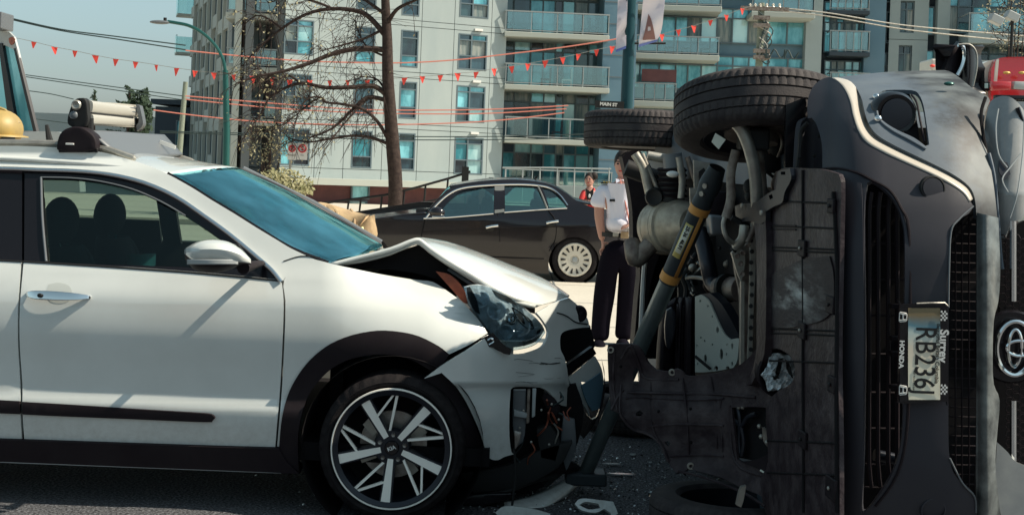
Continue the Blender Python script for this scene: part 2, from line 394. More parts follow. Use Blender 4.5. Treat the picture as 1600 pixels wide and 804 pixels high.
# ---------- ground ----------
def ground_mat(name, c1, c2, c3, sc, bump, rough=.85):
    m = bpy.data.materials.new(name); m.use_nodes = True; t = m.node_tree; b = t.nodes['Principled BSDF']; b.inputs['Roughness'].default_value = rough
    tc = t.nodes.new('ShaderNodeTexCoord')
    n1 = t.nodes.new('ShaderNodeTexNoise'); n1.inputs['Scale'].default_value = sc; n1.inputs['Detail'].default_value = 3; n1.inputs['Roughness'].default_value = .8
    n2 = t.nodes.new('ShaderNodeTexNoise'); n2.inputs['Scale'].default_value = .9; n2.inputs['Detail'].default_value = 5
    v = t.nodes.new('ShaderNodeTexVoronoi'); v.inputs['Scale'].default_value = sc*.8
    r = t.nodes.new('ShaderNodeValToRGB'); e = r.color_ramp.elements; e[0].position = .42; e[1].position = .74; e[0].color = (*c1, 1); e[1].color = (*c2, 1)
    mx = t.nodes.new('ShaderNodeMixRGB'); mx.blend_type = 'MULTIPLY'; mx.inputs[0].default_value = .5
    r2 = t.nodes.new('ShaderNodeValToRGB'); r2.color_ramp.elements[0].color = (*c3, 1); r2.color_ramp.elements[0].position = .35; r2.color_ramp.elements[1].position = .65
    bp = t.nodes.new('ShaderNodeBump'); bp.inputs['Strength'].default_value = bump; bp.inputs['Distance'].default_value = .006
    for n in (n1, n2, v): t.links.new(tc.outputs['Object'], n.inputs['Vector'])
    t.links.new(n1.outputs['Fac'], r.inputs[0]); t.links.new(r.outputs[0], mx.inputs[1]); t.links.new(n2.outputs['Fac'], r2.inputs[0]); t.links.new(r2.outputs[0], mx.inputs[2])
    t.links.new(mx.outputs[0], b.inputs['Base Color']); t.links.new(v.outputs['Distance'], bp.inputs['Height']); t.links.new(bp.outputs[0], b.inputs['Normal'])
    return m
asph = ground_mat('asphalt', (.014, .013, .016), (.26, .27, .29), (.5, .5, .5), 75, 1.0)
conc = ground_mat('cream_concrete', (.50, .455, .38), (.60, .55, .46), (.8, .8, .8), 20, .2)  # cream concrete in its own even colour
def sheet(name, x0, x1, y0, y1, z, m, nx=1, ny=1):
    vs = [(lerp(x0, x1, i/nx), lerp(y0, y1, j/ny), z) for j in range(ny+1) for i in range(nx+1)]
    fs = [(j*(nx+1)+i, j*(nx+1)+i+1, (j+1)*(nx+1)+i+1, (j+1)*(nx+1)+i) for j in range(ny) for i in range(nx)]
    return tag(mk(name, vs, fs, m, smooth=0), kind='structure')
sheet('ground', -700, 700, -300, 1100, -1.3, asph)
sheet('road', -80, 80, -60, 28, 0, asph)
sheet('concrete_apron', -60, 60, 8.4, 27.9, .004, conc)
b = MB(); b.prism([(-80, 28, .12), (-80, 32, .12), (-80, 66, -.75), (-80, 90, -.75), (-80, 90, -1.3), (-80, 28, -1.3)], (160, 0, 0)); tag(b.build('pavement', conc, smooth=0), kind='structure')
for y in (10.6, 12.8, 15.0, 17.2, 19.6):
    sheet('pavement_joint', -20, 20, y, y+.02, .008, M['joint'])
for x in (-3.1, -1.2, .62, 2.6):
    sheet('pavement_joint', x, x+.02, 8.5, 27, .012, M['joint'])
# ---------- buildings ----------
def window(bld, pl, rect, cols=(0, 1), rows=(0, 1), rec=-.12, fw=.07, mats=None, fm='wframe', name='window'):
    u0, v1 = pl.uv(rect[0], rect[1]); u1, v0 = pl.uv(rect[2], rect[3])
    return window_uv(bld, pl, u0, v0, u1, v1, cols, rows, rec, fw, mats, fm, name)
def window_uv(bld, pl, u0, v0, u1, v1, cols=(0, 1), rows=(0, 1), rec=-.12, fw=.07, mats=None, fm='wframe', name='window'):
    ax = (pl.u, pl.n, pl.v); f = MB(); dp = .14
    for c in cols: f.box(pl.at(lerp(u0+fw/2, u1-fw/2, c), (v0+v1)/2, rec+dp/2), (fw, dp, v1-v0), ax)
    for r_ in rows: f.box(pl.at((u0+u1)/2, lerp(v1-fw/2, v0+fw/2, r_), rec+dp/2+.002), (u1-u0, dp-.008, fw*.9), ax)
    w_ = f.build(name, M[fm], bld, smooth=0)
    for i in range(len(cols)-1):
        for j in range(len(rows)-1):
            a, b_ = lerp(u0, u1, cols[i]), lerp(u0, u1, cols[i+1]); c, d = lerp(v1, v0, rows[j]), lerp(v1, v0, rows[j+1])
            t = R.uniform(-.02, .02)
            p = MB().prism([pl.at(a, c, rec+.02+t), pl.at(b_, c, rec+.02-t), pl.at(b_, d, rec+.02-t), pl.at(a, d, rec+.02+t)], pl.n*-.02)
            p.build('pane', PANES[4] if R.random() < .13 else R.choice(mats or PANES), w_, smooth=0)
    return w_
def cladding(bld, pl, u0, u1, v0, v1, jus, jvs, holes, m, gap=.03, name='panel'):
    """facade panels between recessed joints, leaving window openings"""
    us = sorted(set([u0, u1]+[u for u in jus if u0 < u < u1])); vs_ = sorted(set([v0, v1]+[v for v in jvs if v0 < v < v1]))
    ax = (pl.u, pl.n, pl.v)
    for a, b_ in zip(us, us[1:]):
        for c, d in zip(vs_, vs_[1:]):
            rects = [(a+gap/2, b_-gap/2, c+gap/2, d-gap/2)]
            for (x0, z0, x1, z1) in holes:
                nr = []
                for (p, q, r_, s) in rects:
                    if x1 <= p or x0 >= q or z1 <= r_ or z0 >= s: nr.append((p, q, r_, s)); continue
                    if x0 > p: nr.append((p, x0, r_, s))
                    if x1 < q: nr.append((x1, q, r_, s))
                    if z0 > r_: nr.append((max(p, x0), min(q, x1), r_, z0))
                    if z1 < s: nr.append((max(p, x0), min(q, x1), z1, s))
                rects = nr
            if not rects: continue
            k = MB()
            for (p, q, r_, s) in rects: k.box(pl.at((p+q)/2, (r_+s)/2, -.03), (q-p, .06, s-r_), ax)
            k.build(name, m, bld, smooth=0)
WB = thing('apartment_building', 'pale grey-white panelled apartment building with glass balconies on its right side', 'building', P(620, 256, 67)*1)
WO[WB] = Vector(WB.location)
fp = Plane(P(480, 256, 64.5), P(480, 256, 64.5).cross(Vector((0, 0, 1))))
pa, pb = P(480, 256, 64.5), P(790, 256, 69); d_ = (pb-pa); d_.z = 0; fp = Plane(pa, (d_.y, -d_.x, 0))
wins = []
for k, dy in enumerate((-81, 0, 81, 162)):
    wins.append((720-3*k, 52-81+81*k-0, 763-3.2*k, 111-81+81*k))
    wins.append((630-2.4*k, -34+80.5*k, 655-2.6*k, 26+80*k))
    wins.append((559-2.8*k, -41+81.5*k, 588-2.6*k, 17+82*k))
    wins.append((448-3*k, -56+85*k, 492-3*k, 1+86*k))
wins = [w_ for w_ in wins]
H = []
for (x0, y0, x1, y1) in wins:
    u0, v1 = fp.uv(x0, y0); u1, v0 = fp.uv(x1, y1); H.append((u0, v0, u1, v1))
ul, ur = fp.uv(441, 150)[0], fp.uv(788, 150)[0]; vb, vt = fp.uv(620, 283)[1], fp.uv(620, -190)[1]
jv = []
for y in (-130, -120, -49, -38, 33, 42, 114, 123, 195, 203, 268): jv.append(fp.uv(655, y)[1])
ju = [fp.uv(x, 150)[0] for x in (495, 540, 600, 655, 706, 764)]
cladding(WB, fp, ul, ur, vb, vt, ju, jv, H, M['panel'])
k = MB(); k.box(fp.at((ul+ur)/2, (vb+vt)/2, -.12), (ur-ul-.1, .1, vt-vb), (fp.u, fp.n, fp.v))
def cut_box(k, pl, u0, u1, v0, v1, off, th):
    k.box(pl.at((u0+u1)/2, (v0+v1)/2, off), (u1-u0, th, v1-v0), (pl.u, pl.n, pl.v))
k = MB(); cut_box(k, fp, ul, ur, vb, vt, -.32, .1); cut_box(k, fp, ul, ur, vb-2, vt, -9, .2); cut_box(k, fp, ul, ul+.2, vb-2, vt, -4.6, 8.5); cut_box(k, fp, ur-.2, ur, vb-2, vt, -4.6, 8.5)
k.build('wall', M['joint'], WB, smooth=0)
for (u0, v0, u1, v1), (x0, y0, x1, y1) in zip(H, wins):
    wide = x1-x0 > 35
    window_uv(WB, fp, u0, v0, u1, v1, (0, .45, 1) if wide else (0, 1), (0, .16, .62, 1) if wide else (0, .2, .7, 1), mats=[PANES[0], PANES[2], PANES[3], PANES[0], PANES[1]] if wide else [PANES[2], PANES[3], PANES[0]])
    if x0 > 700:
        k = MB(); k.box(fp.at(u1-.55, v1+.25, .06), (.45, .12, .12), (fp.u, fp.n, fp.v)); k.build('wall_lamp', M['signw'], WB, smooth=0)
# podium
vl = fp.uv(620, 288)[1]
k = MB(); k.box(fp.at((ul+ur)/2+.6, vb-.12, .35), (ur-ul+2.2, 1.1, .32), (fp.u, fp.n, fp.v)); k.build('ledge', M['slab'], WB, smooth=0)
k = MB(); cut_box(k, fp, ul+.4, ur, vb-3.5, vb-.25, -.3, .3); k.build('podium_wall', M['brick'], WB, smooth=0)
window(WB, fp, (549, 289, 577, 312), rec=-.1, mats=[PANES[0]])
window(WB, fp, (545, 313, 573, 338), rec=-.1, mats=[PANES[1]], name='door')
# glass balcony side
def glazed(bld, pl, x0, x1, ycs, rows, cols, mats=None, spand=None):
    """floor bands: ycs = list of (ytop, ybottom) at x0"""
    for (y0, y1) in ycs:
        u0, v1 = pl.uv(x0, y0); _, v0 = pl.uv(x0, y1); u1 = pl.uv(x1, (y0+y1)/2+(x1-x0)*math.tan(ROLL))[0]
        cs = [0]+[(pl.uv(c, 150)[0]-pl.uv(x0, 150)[0])/(pl.uv(x1, 150)[0]-pl.uv(x0, 150)[0]) for c in cols]+[1]
        window_uv(bld, pl, u0, v0, u1, v1, cs, rows, rec=-.08, fw=.08, mats=mats)
def balcony(bld, pl, x0, x1, y, depth, hpx=31, th=.28, posts=4, gm='gl_clear', sm_='slab', under=None):
    """y = pixel row of the slab top at x0"""
    u0, v = pl.uv(x0, y); u1 = pl.uv(x1, y+(x1-x0)*math.tan(ROLL))[0]; ax = (pl.u, pl.n, pl.v)
    h = abs(pl.uv(x0, y-hpx)[1]-v)
    k = MB(); k.box(pl.at((u0+u1)/2, v-th/2, depth/2), (u1-u0, depth, th), ax)
    s = k.build('balcony', M[sm_], bld, smooth=0, bevel=.03)
    k = MB(); k.box(pl.at((u0+u1)/2, v+h, depth-.1), (u1-u0, .07, .07), ax); k.box(pl.at((u0+u1)/2, v+.1, depth-.1), (u1-u0, .05, .05), ax)
    for x in (u0+.03, u1-.03): k.box(pl.at(x, v+h, depth/2), (.06, depth-.2, .06), ax)
    for i in range(posts+1): k.box(pl.at(lerp(u0+.05, u1-.05, i/posts), v+h/2, depth-.1), (.05, .04, h), ax)
    k.build('railing', M['rail'], s, smooth=0)
    for i in range(posts):
        a, b_ = lerp(u0+.1, u1-.1, i/posts), lerp(u0+.1, u1-.1, (i+1)/posts)
        k = MB(); k.box(pl.at((a+b_)/2, v+h/2+.05, depth-.1), (b_-a-.08, .015, h-.2), ax); k.build('glass_panel', M[gm], s, smooth=0)
    k = MB(); k.box(pl.at(u1-.05, v+h/2+.05, depth/2), (.015, depth-.3, h-.2), ax); k.build('glass_panel', M[gm], s, smooth=0)
    return pl, u0, u1, v, depth
gp = Plane(P(790, 256, 71.5), (.06, -1, 0))
glazed(WB, gp, 785, 941, [(-88, -20), (-19, 60), (62, 140), (142, 219), (221, 300)], (0, .2, 1), (803, 829, 849, 868, 880, 899, 920), mats=[PANES[2], PANES[0], PANES[1], PANES[2], PANES[3], PANES[0]])
BAL = []
for y, x1 in ((-24, 941), (57, 941), (136, 941), (216, 915)): BAL.append(balcony(WB, gp, 784, x1, y, 3.0))
balcony(WB, gp, 784, 945, 288, 3.0, hpx=25, th=.9)
k = MB(); u0, v1 = gp.uv(941, -120); u1, v0 = gp.uv(975, 305); cut_box(k, gp, u0, u1, v0, v1, 1.2, 2.5); k.build('blue_panel_column', M['bluep'], WB, smooth=0)
for y in (12, 45, 92, 125, 170, 205, 250):
    k = MB(); k.box(gp.at((u0+u1)/2, gp.uv(950, y)[1], 2.46), (u1-u0-.02, .02, .04), (gp.u, gp.n, gp.v)); k.build('joint_strip', M['joint'], WB, smooth=0)
# left wing: recess and receding striped face
rp = Plane(P(368, 256, 67.5), (.1, -1, 0))
k = MB(); a, v1 = rp.uv(364, -140); c, v0 = rp.uv(444, 330); cut_box(k, rp, a, c, v0, v1, -.3, .6); k.build('recess_wall', M['panelb'], WB, smooth=0)
for y in (-52, 27, 108, 186): balcony(WB, rp, 362, 441, y, 2.6, hpx=27, th=.35, posts=3)
glazed(WB, rp, 385, 430, [(-45, 8), (40, 96), (124, 170), (205, 262)], (0, 1), (405,), mats=[PANES[2], PANES[3], PANES[2]])
qa, qb = P(370, 256, 64.5), P(296, 256, 91); d_ = qa-qb; d_.z = 0; lp = Plane(qb, (d_.y, -d_.x, 0)); L = d_.length
fh = abs(rp.uv(368, 27)[1]-rp.uv(368, 108)[1]); vb2 = rp.uv(368, 186)[1]-2*fh
k = MB(); cut_box(k, lp, 0, L, vb2, vb2+9*fh, -.4, .4); k.build('wing_wall', M['joint'], WB, smooth=0)
nb = 9
for i in range(nb):
    u0, u1 = L*i/nb, L*(i+1)/nb
    k = MB(); cut_box(k, lp, u1-.5, u1-.1, vb2, vb2+9*fh, .16, .32); k.build('fin', M['slab'], WB, smooth=0)
    for j in range(7):
        v0 = vb2+j*fh+(.6 if (i+j) % 3 == 0 else 0)
        window_uv(WB, lp, u0, v0+.55, u1-.5, v0+fh-.1, (0, .5, 1), (0, 1), mats=[PANES[2], PANES[3], PANES[0]], rec=0)
        k = MB(); cut_box(k, lp, u0, u1-.5, v0-.25, v0+.5, .12, .3); k.build('spandrel', M['slab'], WB, smooth=0)
for j in (2, 4, 5, 6):
    v = vb2+j*fh; k = MB(); k.box(lp.at(-.8, v, .2), (1.6, 2, .15), (lp.u, lp.n, lp.v)); s = k.build('balcony', M['slab'], WB, smooth=0)
    k = MB(); k.box(lp.at(-1.6, v+.7, .2), (.05, 2, 1.2), (lp.u, lp.n, lp.v)); k.box(lp.at(-.8, v+.7, 1.2), (1.6, .05, 1.2), (lp.u, lp.n, lp.v)); k.build('glass_panel', M['gl_clear'], s, smooth=0)
# glass building in the middle right
GB = thing('glass_building', 'teal glass apartment building with thin white balcony slabs behind the banner pole', 'building', (8, 76, 0)); WO[GB] = Vector(GB.location)
gq = Plane(P(1100, 256, 76), (-.05, -1, 0))
cols = (1000, 1030, 1056, 1075, 1096, 1121, 1145, 1170, 1200, 1231)
tealp = [PANES[0], PANES[0], PANES[1], PANES[0], PANES[3]]
for (y0, y1) in ((-130, -75), (-60, -5), (12, 67), (86, 141), (158, 212), (230, 290)):
    glazed(GB, gq, 976, 1262, [(y0-4, y1-4)], (0, .28, 1), cols, mats=tealp)
k = MB(); u0, v1 = gq.uv(976, -140); u1, v0 = gq.uv(1266, 330); cut_box(k, gq, u0, u1, v0, v1, -.25, .1); cut_box(k, gq, u0, u1, v0, v1, -8, .2); cut_box(k, gq, u1-.2, u1, v0, v1, -4, 8); k.build('spandrel_wall', M['bluep'], GB, smooth=0)
B2 = [balcony(GB, gq, a, c, y, 2.4, hpx=27, th=.32) for a, c, y in ((985, 1121, -57), (985, 1121, 14), (990, 1117, 88), (985, 1052, 160), (1166, 1262, 25), (1166, 1262, -47))]
k = MB(); u0, v1 = gq.uv(1263, -140); u1, v0 = gq.uv(1270, 330); cut_box(k, gq, u0, u1, v0, v1, .3, .9); k.build('column', M['conc'], GB, smooth=0)
# dark tower on the right
TB = thing('tower_building', 'dark blue-grey apartment tower with black framed balconies at the right edge', 'building', (24, 78, 0)); WO[TB] = Vector(TB.location)
tq = Plane(P(1400, 256, 78), (-.1, -1, 0)); tp = [PANES[1], PANES[1], PANES[0]]
k = MB(); u0, v1 = tq.uv(1266, -150); u1, v0 = tq.uv(1720, 340); cut_box(k, tq, u0, u1, v0, v1, -.5, .3); cut_box(k, tq, u0, u1, v0, v1, -10, .3); cut_box(k, tq, u0, u0+.3, v0, v1, -5, 9.5); k.build('back_wall', M['darkb'], TB, smooth=0)
for x0, x1, m, o in ((1276, 1279, 'rail', .3), (1355, 1375, 'bluep', .8), (1467, 1474, 'conc', .8)):
    k = MB(); u0, v1 = tq.uv(x0, -140); u1, v0 = tq.uv(x1-6, 330); cut_box(k, tq, u0, u1, v0, v1, o/2, o); k.build('column', M[m], TB, smooth=0)
for y in (-100, -48, 4, 36, 96, 146):
    glazed(TB, tq, 1288, 1352, [(y-2, y+46)], (0, .3, 1), (1298, 1308, 1320, 1332, 1343), mats=tp)
for y in (-40, 22, 86, 150):
    balcony(TB, tq, 1290, 1352, y-2, 1.6, hpx=32, th=.25, posts=5, sm_='darkb')
for y in (-110, -46, 18, 82, 146): glazed(TB, tq, 1376, 1394, [(y, y+50)], (0, .4, 1), (1385,), mats=[PANES[2], PANES[3]])
cw = [(1404, -62, 1427, -12), (1405, 3, 1425, 53), (1402, 72, 1421, 120), (1400, 140, 1418, 190)]
Hh = []
for (x0, y0, x1, y1) in cw:
    a, d = tq.uv(x0, y0); c, b_ = tq.uv(x1, y1); Hh.append((a, b_, c, d)); window_uv(TB, tq, a, b_, c, d, (0, .5, 1), (0, .25, 1), rec=.2, mats=[PANES[2], PANES[3], PANES[2]])
u0, v1 = tq.uv(1394, -140); u1, v0 = tq.uv(1437, 330)
for s in [0]:
    tq2 = Plane(tq.at(0, 0, .5), tq.n)
    cladding(TB, tq2, u0, u1, v0, v1, [], [tq.uv(1400, y)[1] for y in (-70, -4, 63, 130, 200)], Hh, M['conc'])
glazed(TB, tq, 1437, 1460, [(-70, -15), (10, 55), (78, 118), (140, 190)], (0, 1), (1447,), mats=[PANES[0]])
glazed(TB, tq, 1476, 1700, [(-75, -14), (-5, 52), (70, 118), (140, 200)], (0, .25, 1), (1497, 1520, 1545, 1575, 1600, 1640), mats=[PANES[2], PANES[2], PANES[3], PANES[2], PANES[0]])
for y in (-64, 58, 128): balcony(TB, tq, 1497 if y == 58 else 1440, 1700, y, 2.5, hpx=30, th=.6, posts=6, sm_='conc')
# low dark building and far plain one at the left
LB = thing('low_building', 'low dark blue-grey block left of the concrete post', 'building', (-24, 90, 0)); WO[LB] = Vector(LB.location)
k = MB(); a, c = P(243, 166, 88), P(293, 270, 88); k.box(((a.x+c.x)/2, 92, a.z/2), (c.x-a.x, 8, a.z)); k.build('wall', M['darkb'], LB, smooth=0)
k = MB(); a, c = P(243, 160, 88), P(293, 166, 88); k.box(((a.x+c.x)/2-.1, 92, (a.z+c.z)/2+.15), (c.x-a.x+.3, 8.6, .35)); k.build('roof', M['darkb'], LB, smooth=0)
lq = Plane(P(268, 256, 87.9), (0, -1, 0)); window(LB, lq, (276, 188, 288, 228), rec=.02, mats=[PANES[0]])
k = MB(); a, c = P(-60, 214, 95), P(300, 230, 95); k.box(((a.x+c.x)/2, 100, 2), (c.x-a.x, 6, 4.2)); tag(k.build('long_wall', M['conc'], smooth=0), 'long pale wall low on the horizon behind the white car', 'wall')
# added unseen blocks behind the camera, shaping reflections and low sky light
for i, (x0, x1, h, m_, lab) in enumerate(((-60, -34, 7, 'conc', 'low grey shop block across the street, far left'), (-32, -12, 9, 'brick', 'red-brown shop block across the street'), (-8, 12, 6.5, 'panel', 'pale shop block across the street'), (16, 40, 8.5, 'darkb', 'dark shop block across the street, far right'))):
    t = thing('added_block', lab, 'building', ((x0+x1)/2, -34, 0)); WO[t] = Vector(t.location); MB().box(((x0+x1)/2, -38, h/2), (x1-x0, 8, h)).build('wall', M[m_], t, smooth=0)
    q_ = Plane((0, -33.98, 0), (0, 1, 0))
    for j in range(int((x1-x0)/4)):
        for z in (1.5, 4.6): MB().box((x0+2+4*j, -33.95, z), (2.6, .1, 1.9)).build('window', PANES[(i+j) % 4], t, smooth=0)
# balcony furniture
def chair(pl, u, v, dep, label, m='ink'):
    t = thing('balcony_chair', label, 'chair', pl.at(u, v, dep), 'chairs on the balconies'); ax = (pl.u, pl.n, pl.v)
    WO[t] = pl.at(u, v, dep)
    MB().box(pl.at(u, v+.42, dep), (.55, .5, .08), ax).build('seat', M[m], t, smooth=0)
    MB().box(pl.at(u+.25, v+.75, dep), (.07, .5, .6), ax).build('backrest', M[m], t, smooth=0)
    for a in (-.24, .24):
        for b_ in (-.2, .2): MB().box(pl.at(u+a, v+.2, dep+b_), (.05, .05, .4), ax).build('leg', M[m], t, smooth=0)
def uvb(bl, px): return bl[0].uv(px, 150)[0]
for bl, px, lab, m in ((BAL[1], 905, 'black chair on the top balcony above the red flags', 'ink'), (BAL[1], 918, 'black chair at the right end of the top balcony', 'ink'), (BAL[2], 848, 'dark lounge chair on the balcony just under the red flags', 'ink'), (BAL[2], 880, 'pale chair on the balcony just under the red flags', 'signw'),
    (BAL[3], 868, 'red-brown chair on the balcony left of the upper rear tyre', 'brick'), (B2[2], 1040, 'left black chair on the balcony right of the banner', 'ink'), (B2[2], 1066, 'middle black chair on the balcony right of the banner', 'ink'), (B2[2], 1095, 'right black chair on the balcony right of the banner', 'ink')):
    chair(bl[0], uvb(bl, px), bl[3], 1.6, lab, m)
# brown screen on lowest glass balcony
k = MB(); u0, v1 = gq.uv(1000, 112); u1, v0 = gq.uv(1052, 133); cut_box(k, gq, u0, u1, v0, v1, 2.2, .08); tag(k.build('balcony_screen', M['brick'], smooth=0), 'red-brown screen on the balcony left of the big tyre', 'screen')
# ---------- street furniture ----------
def px_line(pts, Y, Y2=None):
    n = len(pts)-1; return [P(x, y, lerp(Y, Y2 or Y, i/n)) for i, (x, y) in enumerate(pts)]
def base_at(px, Y): return Vector((P(px, 256, Y).x, Y, 0))
SL = thing('street_lamp', 'tall dark green street lamp with long curved arm at the left', 'street lamp', base_at(356, 34)); WO[SL] = Vector(SL.location)
bx = P(355, 256, 34)
k = MB(); k.tube([Vector((bx.x, 34, 0)), P(354, 200, 34), P(352, 110, 34)], [.10, .09, .075], 12); k.build('pole', M['teal'], SL)
k = MB(); k.tube(cr(px_line([(352, 112), (349, 95), (341, 78), (328, 62), (312, 49), (294, 40), (275, 36), (262, 34)], 34), 4), .045, 8); k.build('arm', M['teal'], SL)
k = MB(); k.sphere(P(250, 35, 34), (.28, .12, .055), 16, 8); k.build('lamp_head', M['grey'], SL)
k = MB(); k.tube([P(258, 33, 34), P(258, 28, 34)], .045, 8); k.build('photocell', M['ink'], SL)
k = MB(); k.tube([Vector((bx.x, 34, 0)), Vector((bx.x, 34, .5))], [.17, .14], 12); k.build('base', M['teal'], SL)
k = MB(); a = P(290, 128, 45); k.tube([Vector((a.x-.2, 45, 0)), a], [.12, .08], 10); tag(k.build('concrete_post', M['cpost']), 'slim greenish concrete post left of the street lamp', 'post')
BP = thing('banner_pole', 'dark teal pole with two hanging banners and street name sign', 'pole', base_at(976, 24)); WO[BP] = Vector(BP.location)
a = P(976, 256, 24)
k = MB(); k.tube([Vector((a.x, 24, 0)), P(979, 165, 24), P(986, -20, 24)], [.125, .115, .105], 16); k.build('pole', M['pole'], BP)
for i, (pts, pr) in enumerate((([(966, -10), (981, -10), (978, 72), (962, 78)], 0), ([(1006, -12), (1040, -14), (1037, 20), (1034, 45), (1027, 62), (1010, 68), (998, 70), (1001, 40)], 1))):
    f = lambda x, y: P(x, y, 23.9+.06*math.sin((x+y)/9))
    bn = trace('banner', pts, f, M['banner'], BP, thick=.004, step=6)
    if pr:
        trace('printed_tower', [(1013, 22), (1017, 30), (1021, 45), (1024, 62), (1004, 63), (1008, 46)], lambda x, y: f(x, y)+Vector((0, -.02, 0)), M['bannerm'], bn, holes=[[(1012, 42), (1016, 42), (1017, 48), (1012, 49)]], thick=.003, step=5)
        trace('blue_hem', [(998, 70), (1027, 62), (1027, 65), (998, 74)], lambda x, y: f(x, y)+Vector((0, -.015, 0)), M['bannerb'], bn, thick=.003, step=0)
    else: trace('blue_hem', [(962, 78), (978, 72), (978, 76), (962, 82)], lambda x, y: f(x, y)+Vector((0, -.015, 0)), M['bannerb'], bn, thick=.003, step=0)
for y in (-8, 68): 
    k = MB(); k.tube([P(962, y, 24), P(1040, y, 24)], .02, 6); k.build('bracket', M['ink'], BP)
k = MB(); a, c = P(930, 158, 23.8), P(975, 169, 23.8); k.box((a+c)/2, (c.x-a.x, .03, .13)); s_ = k.build('street_name_sign', M['ink'], BP, smooth=0)
text('MAIN ST', 'lettering', (a+c)/2+Vector((-.02, -.02, 0)), (ca, 0, -sa), (sa, 0, ca), .085, M['signw'], s_, bold=.003)
UP = thing('utility_pole', 'weathered utility pole carrying bundled cables above the upper front tyre', 'pole', base_at(1188, 40)); WO[UP] = Vector(UP.location)
k = MB(); a = P(1182, 256, 40); k.tube([Vector((a.x, 40, 0)), P(1186, 100, 40), P(1190, 5, 40)], [.16, .12, .1], 10); k.build('pole', M['cpost'], UP)
k = MB(); k.box(P(1195, 14, 39.9), (1.5, .12, .12)); k.build('crossarm', M['rust'], UP, smooth=0)
for x in (1172, 1180, 1188, 1198, 1208, 1218):
    k = MB(); k.lathe(P(x, 12, 39.9), (0, 0, 1), [(-.05, .02), (0, .06), (.05, .03), (.09, .05), (.13, .01)], 8); k.build('insulator', M['silver'], UP)
for q in range(9):
    x0 = 1184+R.uniform(0, 8); pts = [(x0, 18+8*q), (x0+10+R.uniform(0, 10), 32+8*q), (x0+5, 60+5*q), (1186, 90)]
    MB().tube(cr(px_line(pts, 39.8), 4), .022, 5).build('cable_loop', M['galv' if q % 2 else 'wired'], UP)
MB().tube(cr([P(1190+5*math.cos(t*.9)+t*4.2, 85+8*math.sin(t*2.2), 39.7) for t in range(14)], 3), .025, 5).build('cable_coil', M['wired'], UP)
for y in (28, 40, 80, 90): MB().box(P(1190, y, 39.85), (.5, .2, .12)).build('bracket', M['rust'], UP, smooth=0)
# parking signs
PS = thing('parking_signs', 'two small white no-parking signs with red circles on a thin post by the bush', 'sign', base_at(452, 30)); WO[PS] = Vector(PS.location)
k = MB(); a = P(453, 256, 30); k.tube([Vector((a.x, 30, 0)), P(455, 222, 30)], .03, 8); k.build('post', M['galv'], PS)
for (x0, x1) in ((450, 463), (465, 480)):
    a, c = P(x0, 223, 29.94), P(x1, 250, 29.94); k = MB(); k.box((a+c)/2, (c.x-a.x, .015, a.z-c.z)); s_ = k.build('sign_plate', M['signw'], PS, smooth=0, bevel=.004)
    o = P((x0+x1)/2, 232, 29.92); rr = .07 if x0 == 450 else .085
    k = MB(); pts = [o+Vector((math.cos(t*math.pi/12)*rr, 0, math.sin(t*math.pi/12)*rr)) for t in range(25)]; k.tube(pts, .016, 6); k.tube([o+Vector((-rr*.7, 0, rr*.7)), o+Vector((rr*.7, 0, -rr*.7))], .014, 6); k.build('red_circle', M['signr'], s_)
    text('P' if x0 == 450 else 'S', 'lettering', o, (1, 0, 0), (0, 0, 1), .13, M['ink'], s_, bold=.003)
    text('7AM-6PM' if x0 == 450 else 'NO', 'lettering', o+Vector((0, 0, -.16)), (1, 0, 0), (0, 0, 1), .045, M['ink'], s_)
# floodlights on a mast
FL = thing('floodlight_mast', 'mast with two white floodlights and a bare tree behind it at top right', 'floodlight', base_at(1578, 30)); WO[FL] = Vector(FL.location)
k = MB(); a = P(1572, 256, 30); k.tube([Vector((a.x, 30, 0)), P(1582, 28, 30)], .04, 8); k.build('pole', M['ink'], FL)
for x, y in ((1556, 31), (1581, 26)):
    ax = (Vector((.9, 0, -.4)), Vector((0, 1, 0)), Vector((.4, 0, .9)))
    MB().box(P(x, y, 30), (.3, .25, .2), ax).build('floodlight', M['lgrey'], FL, smooth=0, bevel=.02)
# overhead wires
def wire(pts, Y, m, label, r=.022, Y2=None, grp='overhead wires crossing the street'):
    k = MB(); k.tube(cr(px_line(pts, Y, Y2), 6), r, 5); tag(k.build('overhead_wire', M[m]), label, 'wire')
wire([(10, 27), (95, 46), (180, 57), (290, 71)], 42, 'wired', 'upper of the two dark wires crossing the sky at top left')
wire([(10, 29), (95, 48), (180, 61), (290, 78)], 42, 'wired', 'lower of the two dark wires crossing the sky at top left')
wire([(40, 117), (120, 128), (285, 150)], 42, 'wired', 'upper thin dark wire above the silver rack on the car roof', .016)
wire([(40, 120), (120, 132), (285, 156)], 42, 'wired', 'second thin dark wire above the silver rack on the car roof', .016)
wire([(45, 142), (80, 147), (115, 155)], 42, 'wired', 'short dark wire left of the silver roof rack', .016)
wire([(40, 184), (80, 189), (110, 193)], 42, 'wired', 'short dark wire just above the black rack foot', .016)
wire([(290, 79), (380, 88), (470, 95), (560, 98), (640, 98), (720, 93), (790, 85), (880, 74), (970, 60)], 40, 'wirer', 'highest reddish wire sagging behind the tree trunk')
wire([(290, 150), (420, 161), (560, 171), (700, 172), (790, 170), (888, 165)], 44, 'wirer', 'reddish wire at balcony height, topmost of three close together')
wire([(290, 155), (420, 168), (560, 176), (700, 178), (790, 176), (885, 170)], 44, 'wirer', 'reddish wire at balcony height, middle of three close together')
wire([(240, 172), (320, 182), (420, 191), (560, 195), (690, 193), (790, 187), (882, 176)], 44, 'wirer', 'reddish wire at balcony height, lowest of three close together')
wire([(250, 205), (420, 209), (600, 213), (790, 213), (960, 208)], 44, 'wired', 'upper dark wire across the lower windows of the pale building', .018)
